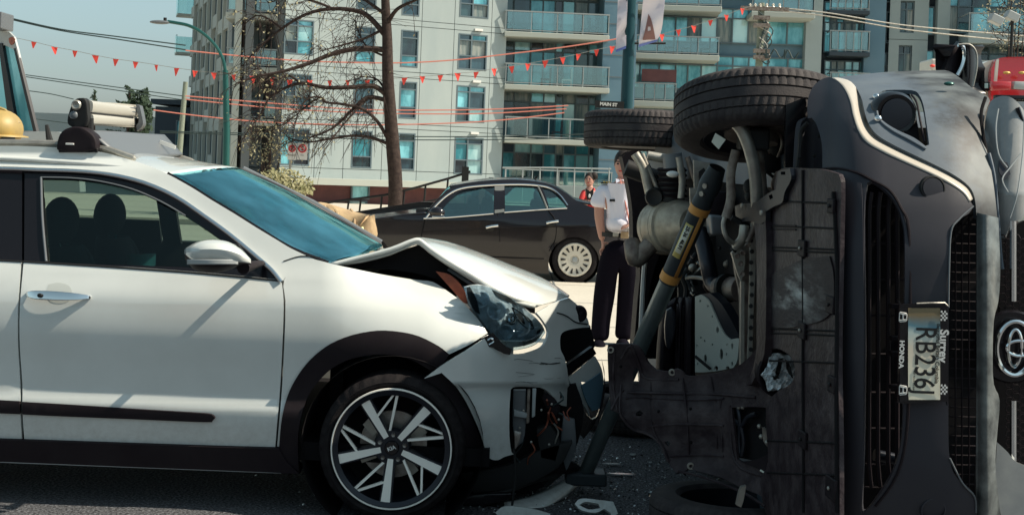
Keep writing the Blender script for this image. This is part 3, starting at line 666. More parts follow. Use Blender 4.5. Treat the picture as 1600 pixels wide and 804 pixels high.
wire([(250, 207), (420, 212), (600, 218), (790, 218), (960, 214)], 44, 'wired', 'lower dark wire across the lower windows of the pale building', .018)
wire([(1188, 10), (1290, 20), (1400, 38), (1500, 48), (1620, 58)], 40, 'galv', 'upper pale wire running right from the utility pole')
wire([(1188, 14), (1290, 25), (1400, 44), (1500, 56), (1620, 68)], 40, 'galv', 'lower pale wire running right from the utility pole')
# bunting
BT = thing('bunting', 'long line of small red triangular flags strung across the street', 'bunting', P(300, 116, 36)); WO[BT] = P(300, 116, 36)
fl = [(53, 70), (85, 78), (117, 84), (149, 91), (181, 97), (212, 101), (244, 106), (276, 111), (305, 115), (334, 118), (365, 121), (395, 123), (425, 126), (453, 129), (484, 130), (515, 130), (543, 130), (574, 129), (603, 128), (632, 126), (660, 124), (688, 122), (715, 119), (744, 117), (772, 112), (799, 108), (825, 104), (852, 99), (879, 94), (904, 89), (932, 82), (957, 77), (1034, 58), (1060, 51), (1084, 45), (1110, 36), (1135, 28), (1160, 18)]
Yb = lambda x: 34+3*x/1000
MB().tube(cr([P(x, y-4.5, Yb(x)) for x, y in [(15, 62)]+fl+[(1188, 12)]], 2), .009, 4).build('string', M['galv'], BT)
for x, y in fl:
    Y = Yb(x); q = R.uniform(-.6, .6); s = R.uniform(.85, 1.1); a = P(x, y-4.5, Y); hw = .085*s
    k = MB(); X = Vector((math.cos(q), math.sin(q), 0)); tip = a+Vector((R.uniform(-.03, .03), .02, -.2*s))
    k.prism([a-X*hw, a+X*hw, tip+X*.012, tip-X*.012], (0, .006, 0)); k.build('flag', M['flag'], BT, smooth=0)
# railing behind the cars
FN = thing('handrail', 'dark metal railing on a ramp behind the black sedan', 'railing', base_at(600, 30)); WO[FN] = Vector(FN.location)
MB().tube(px_line([(470, 322), (545, 312), (600, 305), (650, 293), (700, 279), (735, 268)], 30), .03, 6).build('top_rail', M['ink'], FN)
MB().tube(px_line([(470, 338), (545, 333), (600, 326), (650, 318), (740, 300)], 30), .02, 6).build('lower_rail', M['ink'], FN)
for x, y in ((480, 320), (512, 316), (545, 312), (564, 309), (597, 305), (632, 298), (665, 289), (700, 279), (730, 270)):
    a = P(x, y, 30); MB().tube([Vector((a.x-.05, 30, 0)), a], .025, 6).build('post', M['ink'], FN)
MB().box(P(727, 272, 30), (.16, .1, .35)).build('bracket', M['ink'], FN, smooth=0)
F2 = thing('balustrade', 'pale metal railing along the terrace behind the sedan roof', 'railing', base_at(850, 55)); WO[F2] = Vector(F2.location)
MB().tube(px_line([(785, 262), (860, 262), (955, 264)], 55), .035, 6).build('top_rail', M['rail'], F2)
for x in range(790, 956, 27): a = P(x, 262, 55); MB().tube([Vector((a.x, 55, 0)), a], .03, 6).build('post', M['rail'], F2)
k = MB(); a, c = P(770, 292, 56), P(960, 292, 56); k.box(((a.x+c.x)/2, 56, .35), (c.x-a.x, .3, .75)); tag(k.build('low_wall', M['conc'], smooth=0), 'low pale wall behind the sedan boot', 'wall')
# ---------- trees ----------
TR = thing('street_tree', 'tall budding tree with dark trunk and drooping twiggy branches before the pale building', 'tree', base_at(616, 30)); WO[TR] = Vector(TR.location)
a = P(618, 256, 30)
k = MB(); k.tube(cr([Vector((a.x+.03, 30, 0)), P(618, 290, 30), P(614, 230, 30), P(610, 180, 30), P(606, 120, 30), P(605, 60, 30), P(602, 0, 30), P(600, -60, 30)], 4), [.19, .18, .175, .17, .168, .165, .165, .165, .163, .16, .157, .154, .15, .147, .144, .14, .137, .134, .13, .125, .12, .115, .11, .105, .10, .09, .08, .07, .06], 12)
k.build('trunk', M['bark'], TR)
br = [([(604, 58), (580, 30), (560, 18), (520, 14), (480, 22), (440, 45), (410, 70), (385, 95)], .07), ([(606, 78), (560, 76), (520, 84), (480, 100), (440, 112), (400, 120), (370, 130)], .075),
      ([(606, 150), (585, 135), (555, 136), (510, 137), (470, 130), (440, 140), (420, 150), (405, 130)], .07), ([(608, 158), (575, 152), (550, 172), (520, 200), (484, 215)], .06), ([(575, 152), (545, 185), (520, 215)], .035),
      ([(610, 225), (590, 190), (565, 170), (530, 162), (510, 160), (500, 152), (480, 155), (465, 180), (460, 200)], .045), ([(610, 226), (580, 215), (550, 212), (510, 218), (480, 222), (450, 215)], .045),
      ([(600, 45), (570, 60), (530, 72), (500, 80)], .04), ([(604, 40), (620, 15), (650, 0), (670, -12)], .06), ([(598, 20), (570, 0), (540, -15)], .05), ([(606, 90), (575, 75), (560, 50), (555, 30)], .03),
      ([(420, 150), (410, 175), (395, 195), (380, 215)], .03), ([(604, 145), (590, 125), (570, 120), (555, 125)], .03), ([(500, 152), (480, 165), (450, 190), (430, 200), (415, 215)], .02), ([(470, 130), (450, 118), (430, 125), (410, 110), (395, 100)], .03), ([(440, 45), (420, 30), (400, 25), (380, 40)], .03), ([(520, 14), (490, 2), (450, -5), (420, 5)], .035)]
twigs = MB(); tips = []
for pts, r in br:
    Yo = R.uniform(-1.2, .6); n = len(pts); c3 = cr([P(x, y, 30+Yo*i/n) for i, (x, y) in enumerate(pts)], 4)
    m = len(c3); MB().tube(c3, [r*(1-.8*i/m) for i in range(m)], 7).build('branch', M['bark'], TR)
    for i in range(3, m, 1):
        for q in range(3):
            l = R.uniform(.25, .85); d = Vector((R.uniform(-1, .35), R.uniform(-.5, .5), R.uniform(-.9, .7))).normalized()
            p0 = c3[i]; p1 = p0+d*l*.5+Vector((0, 0, R.uniform(-.05, .1))); p2 = p0+d*l+Vector((0, 0, -R.uniform(0, .25)))
            if c3[i].x > P(596, 100, 30).x and R.random() < .7: continue
            twigs.tube([p0, p1, p2], [.009, .006, .003], 3, cap=False); tips.append((p1, p2))
            if R.random() < .5:
                e = p2+Vector((R.uniform(-.4, .2), R.uniform(-.2, .2), R.uniform(-.4, .2))); twigs.tube([p1, e], [.007, .003], 3, cap=False); tips.append((p1, e))
tag(twigs.build('twigs', M['bark'], TR, fix=False), kind='stuff')
bd = MB()
for a, b_ in tips:
    left = a.x < P(520, 100, 30).x
    for q in range(R.choice((0, 1, 2, 2)) if left else R.choice((0, 0, 0, 1))):
        c = a.lerp(b_, R.random())+Vector((R.uniform(-.05, .05),)*3); s = R.uniform(.02, .045); d1 = Vector([R.uniform(-1, 1) for _ in range(3)]).normalized(); d2 = d1.orthogonal().normalized()
        bd.add([c-d1*s, c+d2*s*.6, c+d1*s, c-d2*s*.6], [(0, 1, 2, 3)])
tag(bd.build('buds', M['bud'], TR, smooth=0, fix=False), kind='stuff')
def bush(name, label, cat, cpx, Y, rx, ry, n, m, s, trunk=True, kind='foliage'):
    c = P(*cpx, Y); t = thing(name, label, cat, (c.x, Y, 0)); WO[t] = Vector((c.x, Y, 0)); k = MB()
    for i in range(n):
        d = Vector([R.gauss(0, 1) for _ in range(3)]).normalized()*(R.random()**.4)
        p = c+Vector((d.x*rx, d.y*rx, d.z*ry)); p += Vector((noise.noise(p*2)*.3*rx, 0, noise.noise(p*2.3+Vector((5, 0, 0)))*.3*ry))
        d1 = Vector([R.uniform(-1, 1) for _ in range(3)]).normalized(); d2 = d1.orthogonal().normalized(); q = s*R.uniform(.6, 1.3)
        k.add([p-d1*q, p+d2*q*.5, p+d1*q, p-d2*q*.5], [(0, 1, 2, 3)])
    k2 = MB()
    for i in range(7): k2.tube([Vector((c.x, Y, 0)), c+Vector((R.uniform(-1, 1)*rx*.6, R.uniform(-.3, .3), R.uniform(-.5, .8)*ry))], [.05, .01], 5)
    k2.build('stem', M['bark'], t); tag(k.build(kind, M[m], t, smooth=0, fix=False), kind='stuff'); return t
bush('bush', 'yellow-green leafy bush beside the parking sign post', 'bush', (447, 292), 27, .62, .4, 1500, 'leafb', .05)
bush('bush', 'small sparse tree with pale buds left of the parking signs', 'bush', (418, 225), 30, .6, .6, 300, 'bud', .04)
bush('conifer', 'dark feathery treetop behind the right end of the silver rack', 'tree', (218, 178), 60, .6, 1.2, 900, 'leafd', .16)
for cx, cy, lab in ((203, 138, 'dark conifer top rising above the silver roof rack'), (148, 148, 'faint spiky treetop just left above the silver roof rack')):
    c = P(cx, cy, 60); t = thing('conifer', lab, 'tree', (c.x, 60, 0)); WO[t] = Vector((c.x, 60, 0)); MB().tube([Vector((c.x, 60, 0)), c], [.2, .03], 6).build('trunk', M['bark'], t); k = MB()
    for i in range(26 if cx > 150 else 12):
        z = c.z-.04*i*2.2; l = .25+.05*i*(.8 if cx > 150 else 1); a = R.uniform(0, 6.3); e = Vector((math.cos(a)*l, math.sin(a)*l, .1+R.uniform(-.15, .15)))
        for s_ in range(14 if cx > 150 else 5):
            p = Vector((c.x, 60, z))+e*(s_/14 if cx > 150 else s_/5); d1 = Vector([R.uniform(-1, 1) for _ in range(3)]).normalized(); d2 = d1.orthogonal().normalized()
            k.add([p-d1*.14, p+d2*.05, p+d1*.14, p-d2*.05], [(0, 1, 2, 3)])
        k.tube([Vector((c.x, 60, z)), Vector((c.x, 60, z))+e], [.02, .01], 3)
    tag(k.build('foliage', M['leafd'], t, smooth=0, fix=False), kind='stuff')
t = bush('bare_tree', 'twiggy dark tree behind the floodlights at top right', 'tree', (1585, 25), 34, .9, 1.0, 500, 'bud', .04)
k = MB()
for i in range(90):
    c = P(1585+R.uniform(-35, 30), 20+R.uniform(-35, 60), 34+R.uniform(-.5, .5)); k.tube([c, c+Vector((R.uniform(-.5, .5), 0, R.uniform(-.4, .5)))], [.014, .005], 3)
tag(k.build('twigs', M['bark'], t, fix=False), kind='stuff')
# ---------- vehicles at the edges ----------
EV = thing('emergency_truck', 'white vehicle with a tall green tinted windscreen cut off by the left edge', 'truck', base_at(-60, 24)); WO[EV] = Vector(EV.location)
e = lambda x, y: P(x, y, 24+(.012*(60-x)))
trace('body', [(-300, 40), (-20, 46), (14, 50), (22, 58), (27, 76), (58, 207), (60, 260), (60, 330), (-300, 330)], e, M['lgrey'], EV, holes=[[(-40, 72), (8, 71), (25, 79), (55, 205), (-40, 205)]], thick=.04, step=0, sm_n=1, smooth=0)
trace('windscreen', [(-38, 68), (10, 70), (25, 80), (55, 204), (-38, 204)], lambda x, y: e(x, y)+Vector((0, .05, 0)), PANES[0], EV, thick=.05, step=0, sm_n=1)
trace('screen_pillar', [(-2, 68), (4, 68), (28, 205), (16, 205)], lambda x, y: e(x, y)+Vector((0, -.03, 0)), M['gblack'], EV, thick=.06, step=0, sm_n=1)
trace('screen_pillar', [(22, 76), (26, 76), (58, 206), (53, 206)], lambda x, y: e(x, y)+Vector((0, -.03, 0)), M['gblack'], EV, thick=.06, step=0, sm_n=1)
trace('crest', [(14, 60), (19, 58), (24, 61), (22, 68), (18, 71), (15, 67)], lambda x, y: e(x, y)+Vector((0, -.02, 0)), M['copper'], EV, thick=.01, step=0, sm_n=2)
MB().box(P(2, 34, 24.5), (.25, .6, .32)).build('roof_vent', M['grey'], EV, smooth=0, bevel=.02)
MB().box(P(-120, 330, 25), (.01, .01, .01)).build('chassis', M['black'], EV) if False else None
for x in (-180, 20):
    MB().lathe(P(x, 320, 23.8)*1, (0, 1, 0), [(0, .02), (0, .48), (.05, .5), (.3, .5), (.35, .45)], 24).build('wheel', M['rubber'], EV)
t = thing('small_car', 'pale parked vehicle low behind the roof of the white car', 'car', base_at(60, 22)); WO[t] = Vector(t.location)
trace('body', [(20, 210), (60, 205), (100, 208), (118, 222), (125, 300), (10, 300), (12, 220)], 22, M['lgrey'], t, thick=.3, step=0)
MB().tube([P(80, 230, 21), P(76, 212, 21), P(73, 195, 21)], [.07, .05, .03], 8).build('mirror_arm', M['ink'], t)
RT = thing('fire_truck', 'red and white fire truck at the right edge behind the overturned car', 'fire truck', base_at(1640, 17)); WO[RT] = Vector(RT.location)
trace('white_body', [(1545, 95), (1562, 92), (1700, 92), (1700, 420), (1515, 420), (1515, 110)], 16.6, M['truckw'], RT, thick=.4, step=0, sm_n=1, smooth=0)
trace('red_cab', [(1553, 100), (1560, 92), (1590, 89), (1740, 90), (1740, 260), (1556, 260), (1548, 130)], lambda x, y: P(x, y, 16.45+.05*math.cos((y-90)/30)), M['truckr'], RT, thick=.1, step=16)
trace('white_stripe', [(1557, 96), (1561, 93), (1558, 128), (1554, 128)], 16.3, M['truckw'], RT, thick=.03, step=0)
trace('window', [(1524, 128), (1547, 128), (1547, 142), (1524, 142)], 16.5, M['gblack'], RT, thick=.04, step=0, sm_n=1)
trace('window_pane', [(1527, 130), (1544, 130), (1544, 138), (1527, 138)], 16.45, PANES[1], RT, thick=.03, step=0, sm_n=1)
for pts, m in (([(1550, 127), (1580, 128), (1579, 141), (1551, 142)], 'truckr'), ([(1585, 127), (1612, 128), (1612, 141), (1584, 139)], 'lgrey'), ([(1556, 148), (1640, 150), (1640, 160), (1556, 158)], 'gblack'), ([(1582, 155), (1640, 155), (1640, 166), (1583, 163)], 'lgrey'), ([(1575, 163), (1640, 168), (1640, 178), (1580, 175)], 'truckw')):
    trace('trim_block', pts, 16.2, M[m], RT, thick=.1, step=0, sm_n=1, bevel=.01)
for x in (1573, 1597):
    k = MB(); k.sphere(P(x, 114, 16.35), (.05, .03, .02)); k.build('marker_lamp', M['gold'], RT)
MB().box(P(1456, 104, 17), (.18, .5, .16)).build('beacon_box', M['truckw'], RT, smooth=0, bevel=.02); MB().sphere(P(1457, 103, 16.7), (.035, .02, .02)).build('marker_lamp', M['flag'], RT)
MB().box(P(1500, 118, 17.6), (.9, .6, .25)).build('roof_deck', M['truckw'], RT, smooth=0, bevel=.02)
for x in (1560, 1680): MB().lathe(P(x, 400, 16.4), (0, 1, 0), [(0, .02), (0, .48), (.05, .52), (.3, .52), (.35, .45)], 24).build('wheel', M['rubber'], RT)
# ---------- overhead helper: wheel pieces ----------
def tyre(c, ax, R0, W, rim, m, parent, tread=True, blocks=60, name='tyre'):
    """rubber tyre with circumferential grooves and notched shoulder blocks"""
    k = MB(); h = W/2; prof = [(-h*.82, rim), (-h*.98, rim+.02), (-h*1.0, (rim+R0)/2), (-h*.97, R0-.03), (-h*.88, R0-.012), (-h*.80, R0-.004)]
    gs = [-.55, -.2, .2, .55]
    for g in gs: prof += [(h*(g-.035), R0), (h*(g-.025), R0-.009), (h*(g+.025), R0-.009), (h*(g+.035), R0)]
    prof += [(h*.80, R0-.004), (h*.88, R0-.012), (h*.97, R0-.03), (h*1.0, (rim+R0)/2), (h*.98, rim+.02), (h*.82, rim)]
    n = blocks*3; c = Vector(c); ax = Vector(ax).normalized(); u = ax.orthogonal().normalized(); v_ = ax.cross(u); vs, fs = [], []
    for (t, r) in prof:
        for i in range(n):
            rr = r; sh = abs(t) > h*.6 and r > R0-.02
            if tread and r > R0-.013 and i % 3 == 0 and (sh or (abs(t) > h*.24 and abs(t) < h*.53)): rr -= .008
            a = 2*math.pi*(i+(.5*(t/h) if tread else 0)*2)/n
            vs.append(c+ax*t+(u*math.cos(a)+v_*math.sin(a))*rr)
    for i in range(len(prof)-1):
        for j in range(n): fs.append((i*n+j, i*n+(j+1) % n, (i+1)*n+(j+1) % n, (i+1)*n+j))
    return MB().add(vs, fs).build(name, m, parent, smooth=28)
# ================= white hatchback =================
Y0 = 5.70
def zz(px, py, Y=Y0): return CH-(py-hor(px))*Y/F
def side(px, py):
    """flank of the white car: crowned below the belt line, leaning inwards above it"""
    z = zz(px, py); x = (px-800)/F*Y0
    d = interp(z, [(.15, .06), (.3, .03), (.45, .0), (.52, .018), (.62, .012), (.8, -.01), (.92, .0), (1.04, .045), (1.12, .085), (1.3, .16), (1.5, .25), (1.56, .30)])
    d += interp(x, [(-.75, 0), (-.4, .01), (-.2, .06), (-.05, .15), (.1, .32), (.25, .62), (.36, .95)]) if True else 0
    if px > 500: q_ = min(1, (px-500)/210); q_ = q_*q_*(3-2*q_); d += q_*max(0, z-.70)**2*1.7
    return P(px, py, Y0+d)
def sideo(o): return lambda x, y: side(x, y)+Vector((0, o, 0))
WC = thing('white_car', 'white hatchback with buckled bonnet and torn front bumper', 'car', (-1.6, 6.6, 0)); WO[WC] = Vector((-1.6, 6.6, 0))
W = M['white']
# doors
dF = trace('front_door', [(37, 408), (100, 412), (200, 417), (300, 424), (380, 431), (440, 437), (443, 470), (442, 520), (438, 600), (433, 660), (430, 698), (330, 695), (180, 690), (38, 686), (35, 640), (35, 600), (31, 540), (31, 480)], side, W, WC, thick=.03, step=8)
trace('rear_door', [(-330, 392), (-150, 398), (33, 407.5), (28, 480), (28, 540), (31.5, 600), (31.5, 640), (34, 686), (-150, 680), (-270, 676), (-290, 620), (-330, 560)], side, W, WC, thick=.03, step=24)
trace('quarter_panel', [(-620, 380), (-335, 391), (-336, 560), (-420, 545), (-470, 560), (-500, 640), (-505, 690), (-620, 690)], side, W, WC, thick=.03, step=30)
# front wing
arch_o = [(437, 697), (440, 660), (446, 630), (456, 603), (472, 577), (492, 555), (518, 536), (550, 523), (590, 516), (625, 518), (655, 525), (685, 540), (702, 553)]
arch_i = [(468, 738), (466, 690), (470, 655), (480, 622), (497, 596), (520, 574), (548, 560), (585, 553), (615, 554), (645, 562), (668, 575)]
trace('front_wing', [(444, 437), (446, 470), (445, 520), (441, 600), (437, 650), (433, 697)]+arch_o+[(735, 537), (762, 520), (752, 505), (738, 488), (720, 470), (700, 455), (676, 440), (650, 437), (600, 429), (550, 419), (515, 411), (492, 405), (470, 401)], side, W, WC, thick=.02, step=6)
trace('wheel_arch_cladding', arch_o+[(690, 570), (672, 578)]+arch_i[::-1]+[(455, 735), (437, 728)], sideo(-.012), M['dplas'], WC, thick=.03, step=7)
trace('bumper_cladding', [(661, 592), (690, 580), (712, 603), (728, 630), (742, 662), (752, 690), (757, 710), (727, 711), (722, 690), (714, 665), (704, 640), (690, 618), (675, 604)], sideo(-.012), M['dplas'], WC, thick=.03, step=12)
trace('sill', [(-500, 676), (-200, 679), (0, 685), (180, 691), (330, 696), (437, 699), (450, 720), (470, 738), (380, 734), (200, 727), (0, 719), (-300, 709), (-500, 702)], sideo(-.02), M['dplas'], WC, thick=.10, step=24)
MB().tube([side(-500, 703)+Vector((0, -.015, 0)), side(0, 719)+Vector((0, -.015, 0)), side(440, 736)+Vector((0, -.015, 0))], .005, 6).build('sill_edge', M['lgrey'], WC)
trace('rubbing_strip', [(36, 626), (100, 630), (200, 637), (280, 642), (325, 645), (334, 648), (337, 652), (332, 656), (320, 658), (200, 653), (100, 649), (37, 646)], sideo(-.014), M['dplas'], dF, thick=.02, step=20)
trace('rubbing_strip', [(-250, 611), (-100, 618), (32, 625), (33, 645.5), (-100, 640), (-250, 632)], sideo(-.014), M['dplas'], WC, thick=.02, step=20)
# door handle
hd = grid('door_handle', [[side(x, y)+Vector((0, -.008-.03*math.sin(math.pi*min(1, max(0, (x-42)/101)))**.5*.9, 0)) for x, y in ((42, 459+.55*k_), (58, 459.5+.95*k_), (90, 460.5+1.0*k_), (122, 462+.75*k_), (143, 463.5+.3*k_))] for k_ in (-7, -4, 0, 4, 7)], M['chrome'], dF, 3, 2, .008)
trace('handle_recess', [(76, 444), (92, 441), (108, 446), (114, 458), (108, 470), (92, 474), (78, 470), (72, 458)], sideo(-.001), M['whiteedge'], dF, thick=.002, step=6)
trace('centre_pillar', [(20, 260), (48, 262), (50, 412), (20, 409)], sideo(.03), M['gblack'], WC, thick=.03, step=0)
MB().sphere(side(67, 460)+Vector((0, -.037, 0)), (.012, .004, .010)).build('lock', M['ink'], hd)
# window line: chrome strip, black frames, glass
top_line = [(-330, 262), (-150, 259), (0, 260), (60, 262), (120, 264), (170, 269), (225, 282), (275, 304), (320, 334), (360, 363), (400, 396), (425, 418), (440, 437)]
def strip(pts, r, m, parent, off=-.01, name='chrome_strip', f=side): 
    return MB().tube(cr([f(x, y)+Vector((0, off, 0)) for x, y in pts], 4), r, 8).build(name, m, parent)
strip([(x, y+3) for x, y in top_line], .009, M['chrome'], WC)
frame_t = [(38, 264), (60, 265), (120, 268), (168, 273), (222, 287), (272, 309), (316, 338), (355, 366), (395, 399), (420, 421), (436, 437)]
win = [(63, 277), (110, 278), (155, 283), (205, 295), (250, 314), (295, 340), (335, 367), (370, 393), (402, 421), (330, 419), (260, 416), (160, 413), (74, 409), (68, 340)]
win2 = [(66, 280), (112, 281), (155, 287), (203, 298), (246, 316), (290, 343), (330, 370), (365, 396), (392, 420), (330, 416), (260, 413), (160, 410), (78, 406), (71, 340)]
trace('window_frame', frame_t+[(436, 437), (380, 432), (300, 425), (200, 418), (100, 413), (37, 409)], sideo(.006), M['gblack'], dF, holes=[win], thick=.03, step=14)
trace('side_window', win, sideo(.02), M['gl_side'], dF, thick=.004, step=20)
strip([(64, 277), (66, 340), (72, 408)], .006, M['grey'], dF, off=.0, name='window_trim'); strip([(64, 277), (110, 278), (155, 283), (205, 295), (250, 314), (290, 337)], .004, M['grey'], dF, off=.0, name='window_trim')
trace('rear_window', [(-320, 268), (-150, 263), (33, 264), (33, 407), (-150, 397), (-320, 391)], sideo(.01), M['gblack'], WC, thick=.006, step=30)
strip([(-320, 392), (-150, 399), (30, 408), (200, 418.5), (300, 425.5), (380, 432.5), (438, 438.5)], .004, M['ink'], WC, off=-.002, name='belt_seal')
# roof side and windscreen pillar, seen from outside
outer = [(-330, 236), (-150, 231), (0, 228), (60, 229), (110, 232), (160, 238), (205, 250), (235, 260), (262, 272), (300, 293), (330, 312), (365, 333), (400, 355), (430, 373), (455, 388), (485, 402)]
low = [(x, y) for x, y in top_line[:-1]]+[(441, 437)]
trace('roof_side', outer+[(492, 405), (470, 401), (443, 437)]+low[::-1], side, W, WC, thick=.02, step=6)
strip([(443, 408), (470, 400), (500, 402)], .0025, M['ink'], WC, off=-.002, name='panel_gap')
# windscreen, from the near pillar to the far one
A = [P(262, 272, 5.98), P(300, 293, 5.95), P(330, 312, 5.92), P(365, 333, 5.89), P(400, 355, 5.87), P(455, 388, 5.84), P(513, 411, 5.84)]
B = [P(375, 265, 7.12), P(405, 278, 7.16), P(450, 299, 7.2), P(485, 318, 7.24), P(520, 338, 7.28), P(560, 361, 7.3), P(593, 381, 7.32)]
rows = []
for a, b_ in zip(A, B):
    r = []
    for t in (0, .25, .5, .75, 1):
        p = a.lerp(b_, t); p += Vector((.10, 0, .025))*(1-(2*t-1)**2); r.append(p)
    rows.append(r)
grid('windscreen', rows, M['gl_wind'], WC, 3, 3, .005)
for pts in (A, B): MB().tube(cr(pts, 3), .012, 6).build('screen_trim', M['gblack'], WC)
MB().tube([B[0]+Vector((0, .06, 0)), B[3]+Vector((0, .06, 0)), B[6]+Vector((0, .06, 0))], .022, 8).build('far_pillar', M['grey'], WC)
# roof skin
rf = []
for t in (0, .12, .3, .5, .7, .88, 1):
    front = A[0].lerp(B[0], t)+Vector((.10, 0, .025))*(1-(2*t-1)**2); zc = .055*(1-(2*t-1)**2)
    rf.append([front]+[Vector((x, lerp(5.98, 7.12, t)+(t-.5)*e_, z_+zc)) for x, z_, e_ in ((-1.75, 1.515, 0.02), (-2.0, 1.533, .04), (-2.5, 1.54, .05), (-3.2, 1.52, .04), (-3.9, 1.46, .0))])
rf_o = grid('roof', rf, W, WC, 4, 3, .015, face=(0, 0, 1))
grid('sunroof', [[Vector((lerp(-1.95, -2.6, s), lerp(6.25, 6.95, t), 1.588+.012*(1-(2*t-1)**2)+(.006 if s else -.004))) for s in (0, .5, 1)] for t in (0, .5, 1)], M['gblack'], WC, 3, 3, .01, face=(0, 0, 1))
# roof rail near side and far side
MB().tube(cr([P(212, 249, 6.02), P(195, 243, 6.03), P(165, 233, 6.05), P(130, 228, 6.05), P(60, 224, 6.05), P(-100, 224, 6.05), P(-300, 234, 6.05)], 4), [.006]+[.017]*24, 8).build('roof_rail', M['galv'], WC)
MB().tube(cr([Vector((-1.75, 7.1, 1.53)), Vector((-1.9, 7.1, 1.57)), Vector((-2.6, 7.1, 1.6)), Vector((-3.6, 7.1, 1.56))], 4), .016, 8).build('roof_rail', M['galv'], WC)
# far side of the body, floor, firewall, rear
fy = 7.46
far = [(-4.0, .3), (-4.1, .9), (-3.9, 1.42)]
def farp(pts, name, m, y=fy, th=.04, holes=None):
    vs = [Vector((x, y+(.0 if z < 1.1 else (1.1-z)*.6), z)) for x, z in pts]
    k = MB(); k.prism(vs, (0, th, 0)); return k.build(name, m, WC, smooth=0)
farp([(-4.0, .3), (-4.0, 1.08), (-.75, 1.08), (-.25, 1.0), (.05, .85), (.05, .3)], 'far_flank', W)
farp([(-1.98, 1.07), (-1.88, 1.07), (-1.9, 1.5), (-2.0, 1.5)], 'far_centre_pillar', M['trimin'], 7.34)
farp([(-4.0, 1.07), (-2.9, 1.07), (-2.95, 1.5), (-4.0, 1.48)], 'far_rear_window', M['gblack'], 7.34)
farp([(-1.30, 1.07), (-1.24, 1.07), (-1.52, 1.46), (-1.62, 1.48)], 'far_window_pillar', M['trimp'], 7.32)
farp([(-4.0, .9), (-4.0, 1.08), (-.8, 1.08), (-.8, .9)], 'far_door_card', M['trimin'], 7.38)
k = MB(); k.box((-2.0, 6.58, .28), (3.9, 1.68, .08)); k.box((-.78, 6.62, .6), (.06, 1.3, .7)); k.box((-4.0, 6.58, .7), (.08, 1.7, .8)); k.build('floor_pan', M['black'], WC, smooth=0)
k = MB(); k.box((-3.95, 6.56, 1.25), (.1, 1.4, .45)); k.build('tailgate', M['gblack'], WC, smooth=0)
# interior
k = MB(); k.box((-2.9, 6.56, 1.47), (2.0, 1.05, .03)); k.build('headliner', M['black'], WC, smooth=0)
farp([(-2.75, 1.07), (-2.0, 1.07), (-2.0, 1.2), (-2.75, 1.2)], 'far_door_trim', M['trimin'], 7.36)
grid('dashboard', [[Vector((x, y, z+.02*math.sin(y*7))) for x, z in ((-1.35, .82), (-1.33, 1.0), (-1.24, 1.07), (-1.05, 1.1), (-.82, 1.09))] for y in (6.0, 6.3, 6.9, 7.2)], M['trimin'], WC, 4, 3, .02, face=(0, 0, 1))
def seat(x, y):
    k = MB(); s = k
    r = []
    for z, w_, xo, th in ((.5, .24, .06, .1), (.7, .25, 0, .12), (.9, .25, -.05, .12), (1.06, .21, -.09, .10), (1.12, .14, -.11, .08)):
        r.append([Vector((x+xo+th*math.cos(a), y+w_*math.sin(a), z)) for a in [i*math.pi/4 for i in range(9)]])
    st = grid('seat_back', r, M['seat'], WC, 2, 3, .01, face=(1, 0, 0))
    MB().sphere((x-.13, y, 1.235), (.08, .135, .12), 20, 12).build('headrest', M['seat'], st)
    for q in (-.05, .05): MB().tube([Vector((x-.11, y+q, 1.1)), Vector((x-.13, y+q, 1.2))], .008, 6).build('headrest_post', M['chrome'], st)
    MB().box((x+.25, y, .48), (.5, .48, .16)).build('seat_cushion', M['seat'], WC, bevel=.03)
    return st
# driver and passenger seats: backs facing forward (+x)
seat(-2.07, 6.28); s1 = seat(-2.05, 6.98); seat(-2.72, 6.2); seat(-2.72, 6.95)
grid('seat_bolster', [[Vector((-2.05+dx, 6.98+dy, z)) for dx, dy in ((.05, -.262), (.13, -.235), (.17, -.15))] for z in (.72, .85, .95, 1.05)], M['seatl'], s1, 3, 3, .01)
k = MB(); pts = [Vector((-1.33+.05*math.sin(a), 6.95+.17*math.cos(a), 1.0+.17*math.sin(a))) for a in [i*math.pi/12 for i in range(25)]]
k.tube(pts, .016, 8); k.box((-1.32, 6.95, 1.0), (.04, .3, .05)); k.build('steering_wheel', M['trimin'], WC)
MB().box(P(322, 338, 6.5), (.03, .22, .07)).build('rear_view_mirror', M['gblack'], WC, bevel=.015)
grid('sun_visor_paper', [[P(418, 325, 6.35), P(462, 343, 6.35)], [P(424, 352, 6.3), P(450, 366, 6.3)]], M['label'], WC, 1, 1, .004)
# door mirror
def ell(c, rx, ry, n=9): return
mr = thing; 
mrows = []
for t in [i/8 for i in range(9)]:
    px = lerp(288, 392, t); top = 374+ (abs(2*t-.85)**2.4)*22; bot = lerp(405, 411, t) if t > .08 else 396
    top = min(top, bot-1.5)
    dep = .11*math.sqrt(max(0.02, 1-(2*t-1)**2))
    mrows.append([P(px, lerp(top, bot, .0), 5.50), P(px, lerp(top, bot, .12), 5.50-dep*.55), P(px, lerp(top, bot, .45), 5.50-dep), P(px, bot, 5.5-dep*.8)])
mo = grid('door_mirror', mrows, W, WC, 3, 3, .006)
l2 = []
for t in [i/8 for i in range(9)]:
    px = lerp(289, 392, t); bot = lerp(405, 411, t) if t > .08 else 396; dep = .11*math.sqrt(max(.02, 1-(2*t-1)**2))
    b2 = bot+ (17*math.sin(math.pi*min(1, t*1.0+.12))+2)
    l2.append([P(px, bot, 5.5-dep*.8), P(px, lerp(bot, b2, .5), 5.5-dep*.65), P(px, b2, 5.5)])
grid('mirror_base', l2, M['dplas'], mo, 3, 3, .006)
grid('mirror_indicator', [[P(x, y1, 5.385+.045*abs((x-330)/44)**2) for x in (292, 310, 330, 352, 372)] for y1 in (405, 409, 413)], M['lgrey'], mo, 3, 2, .003)
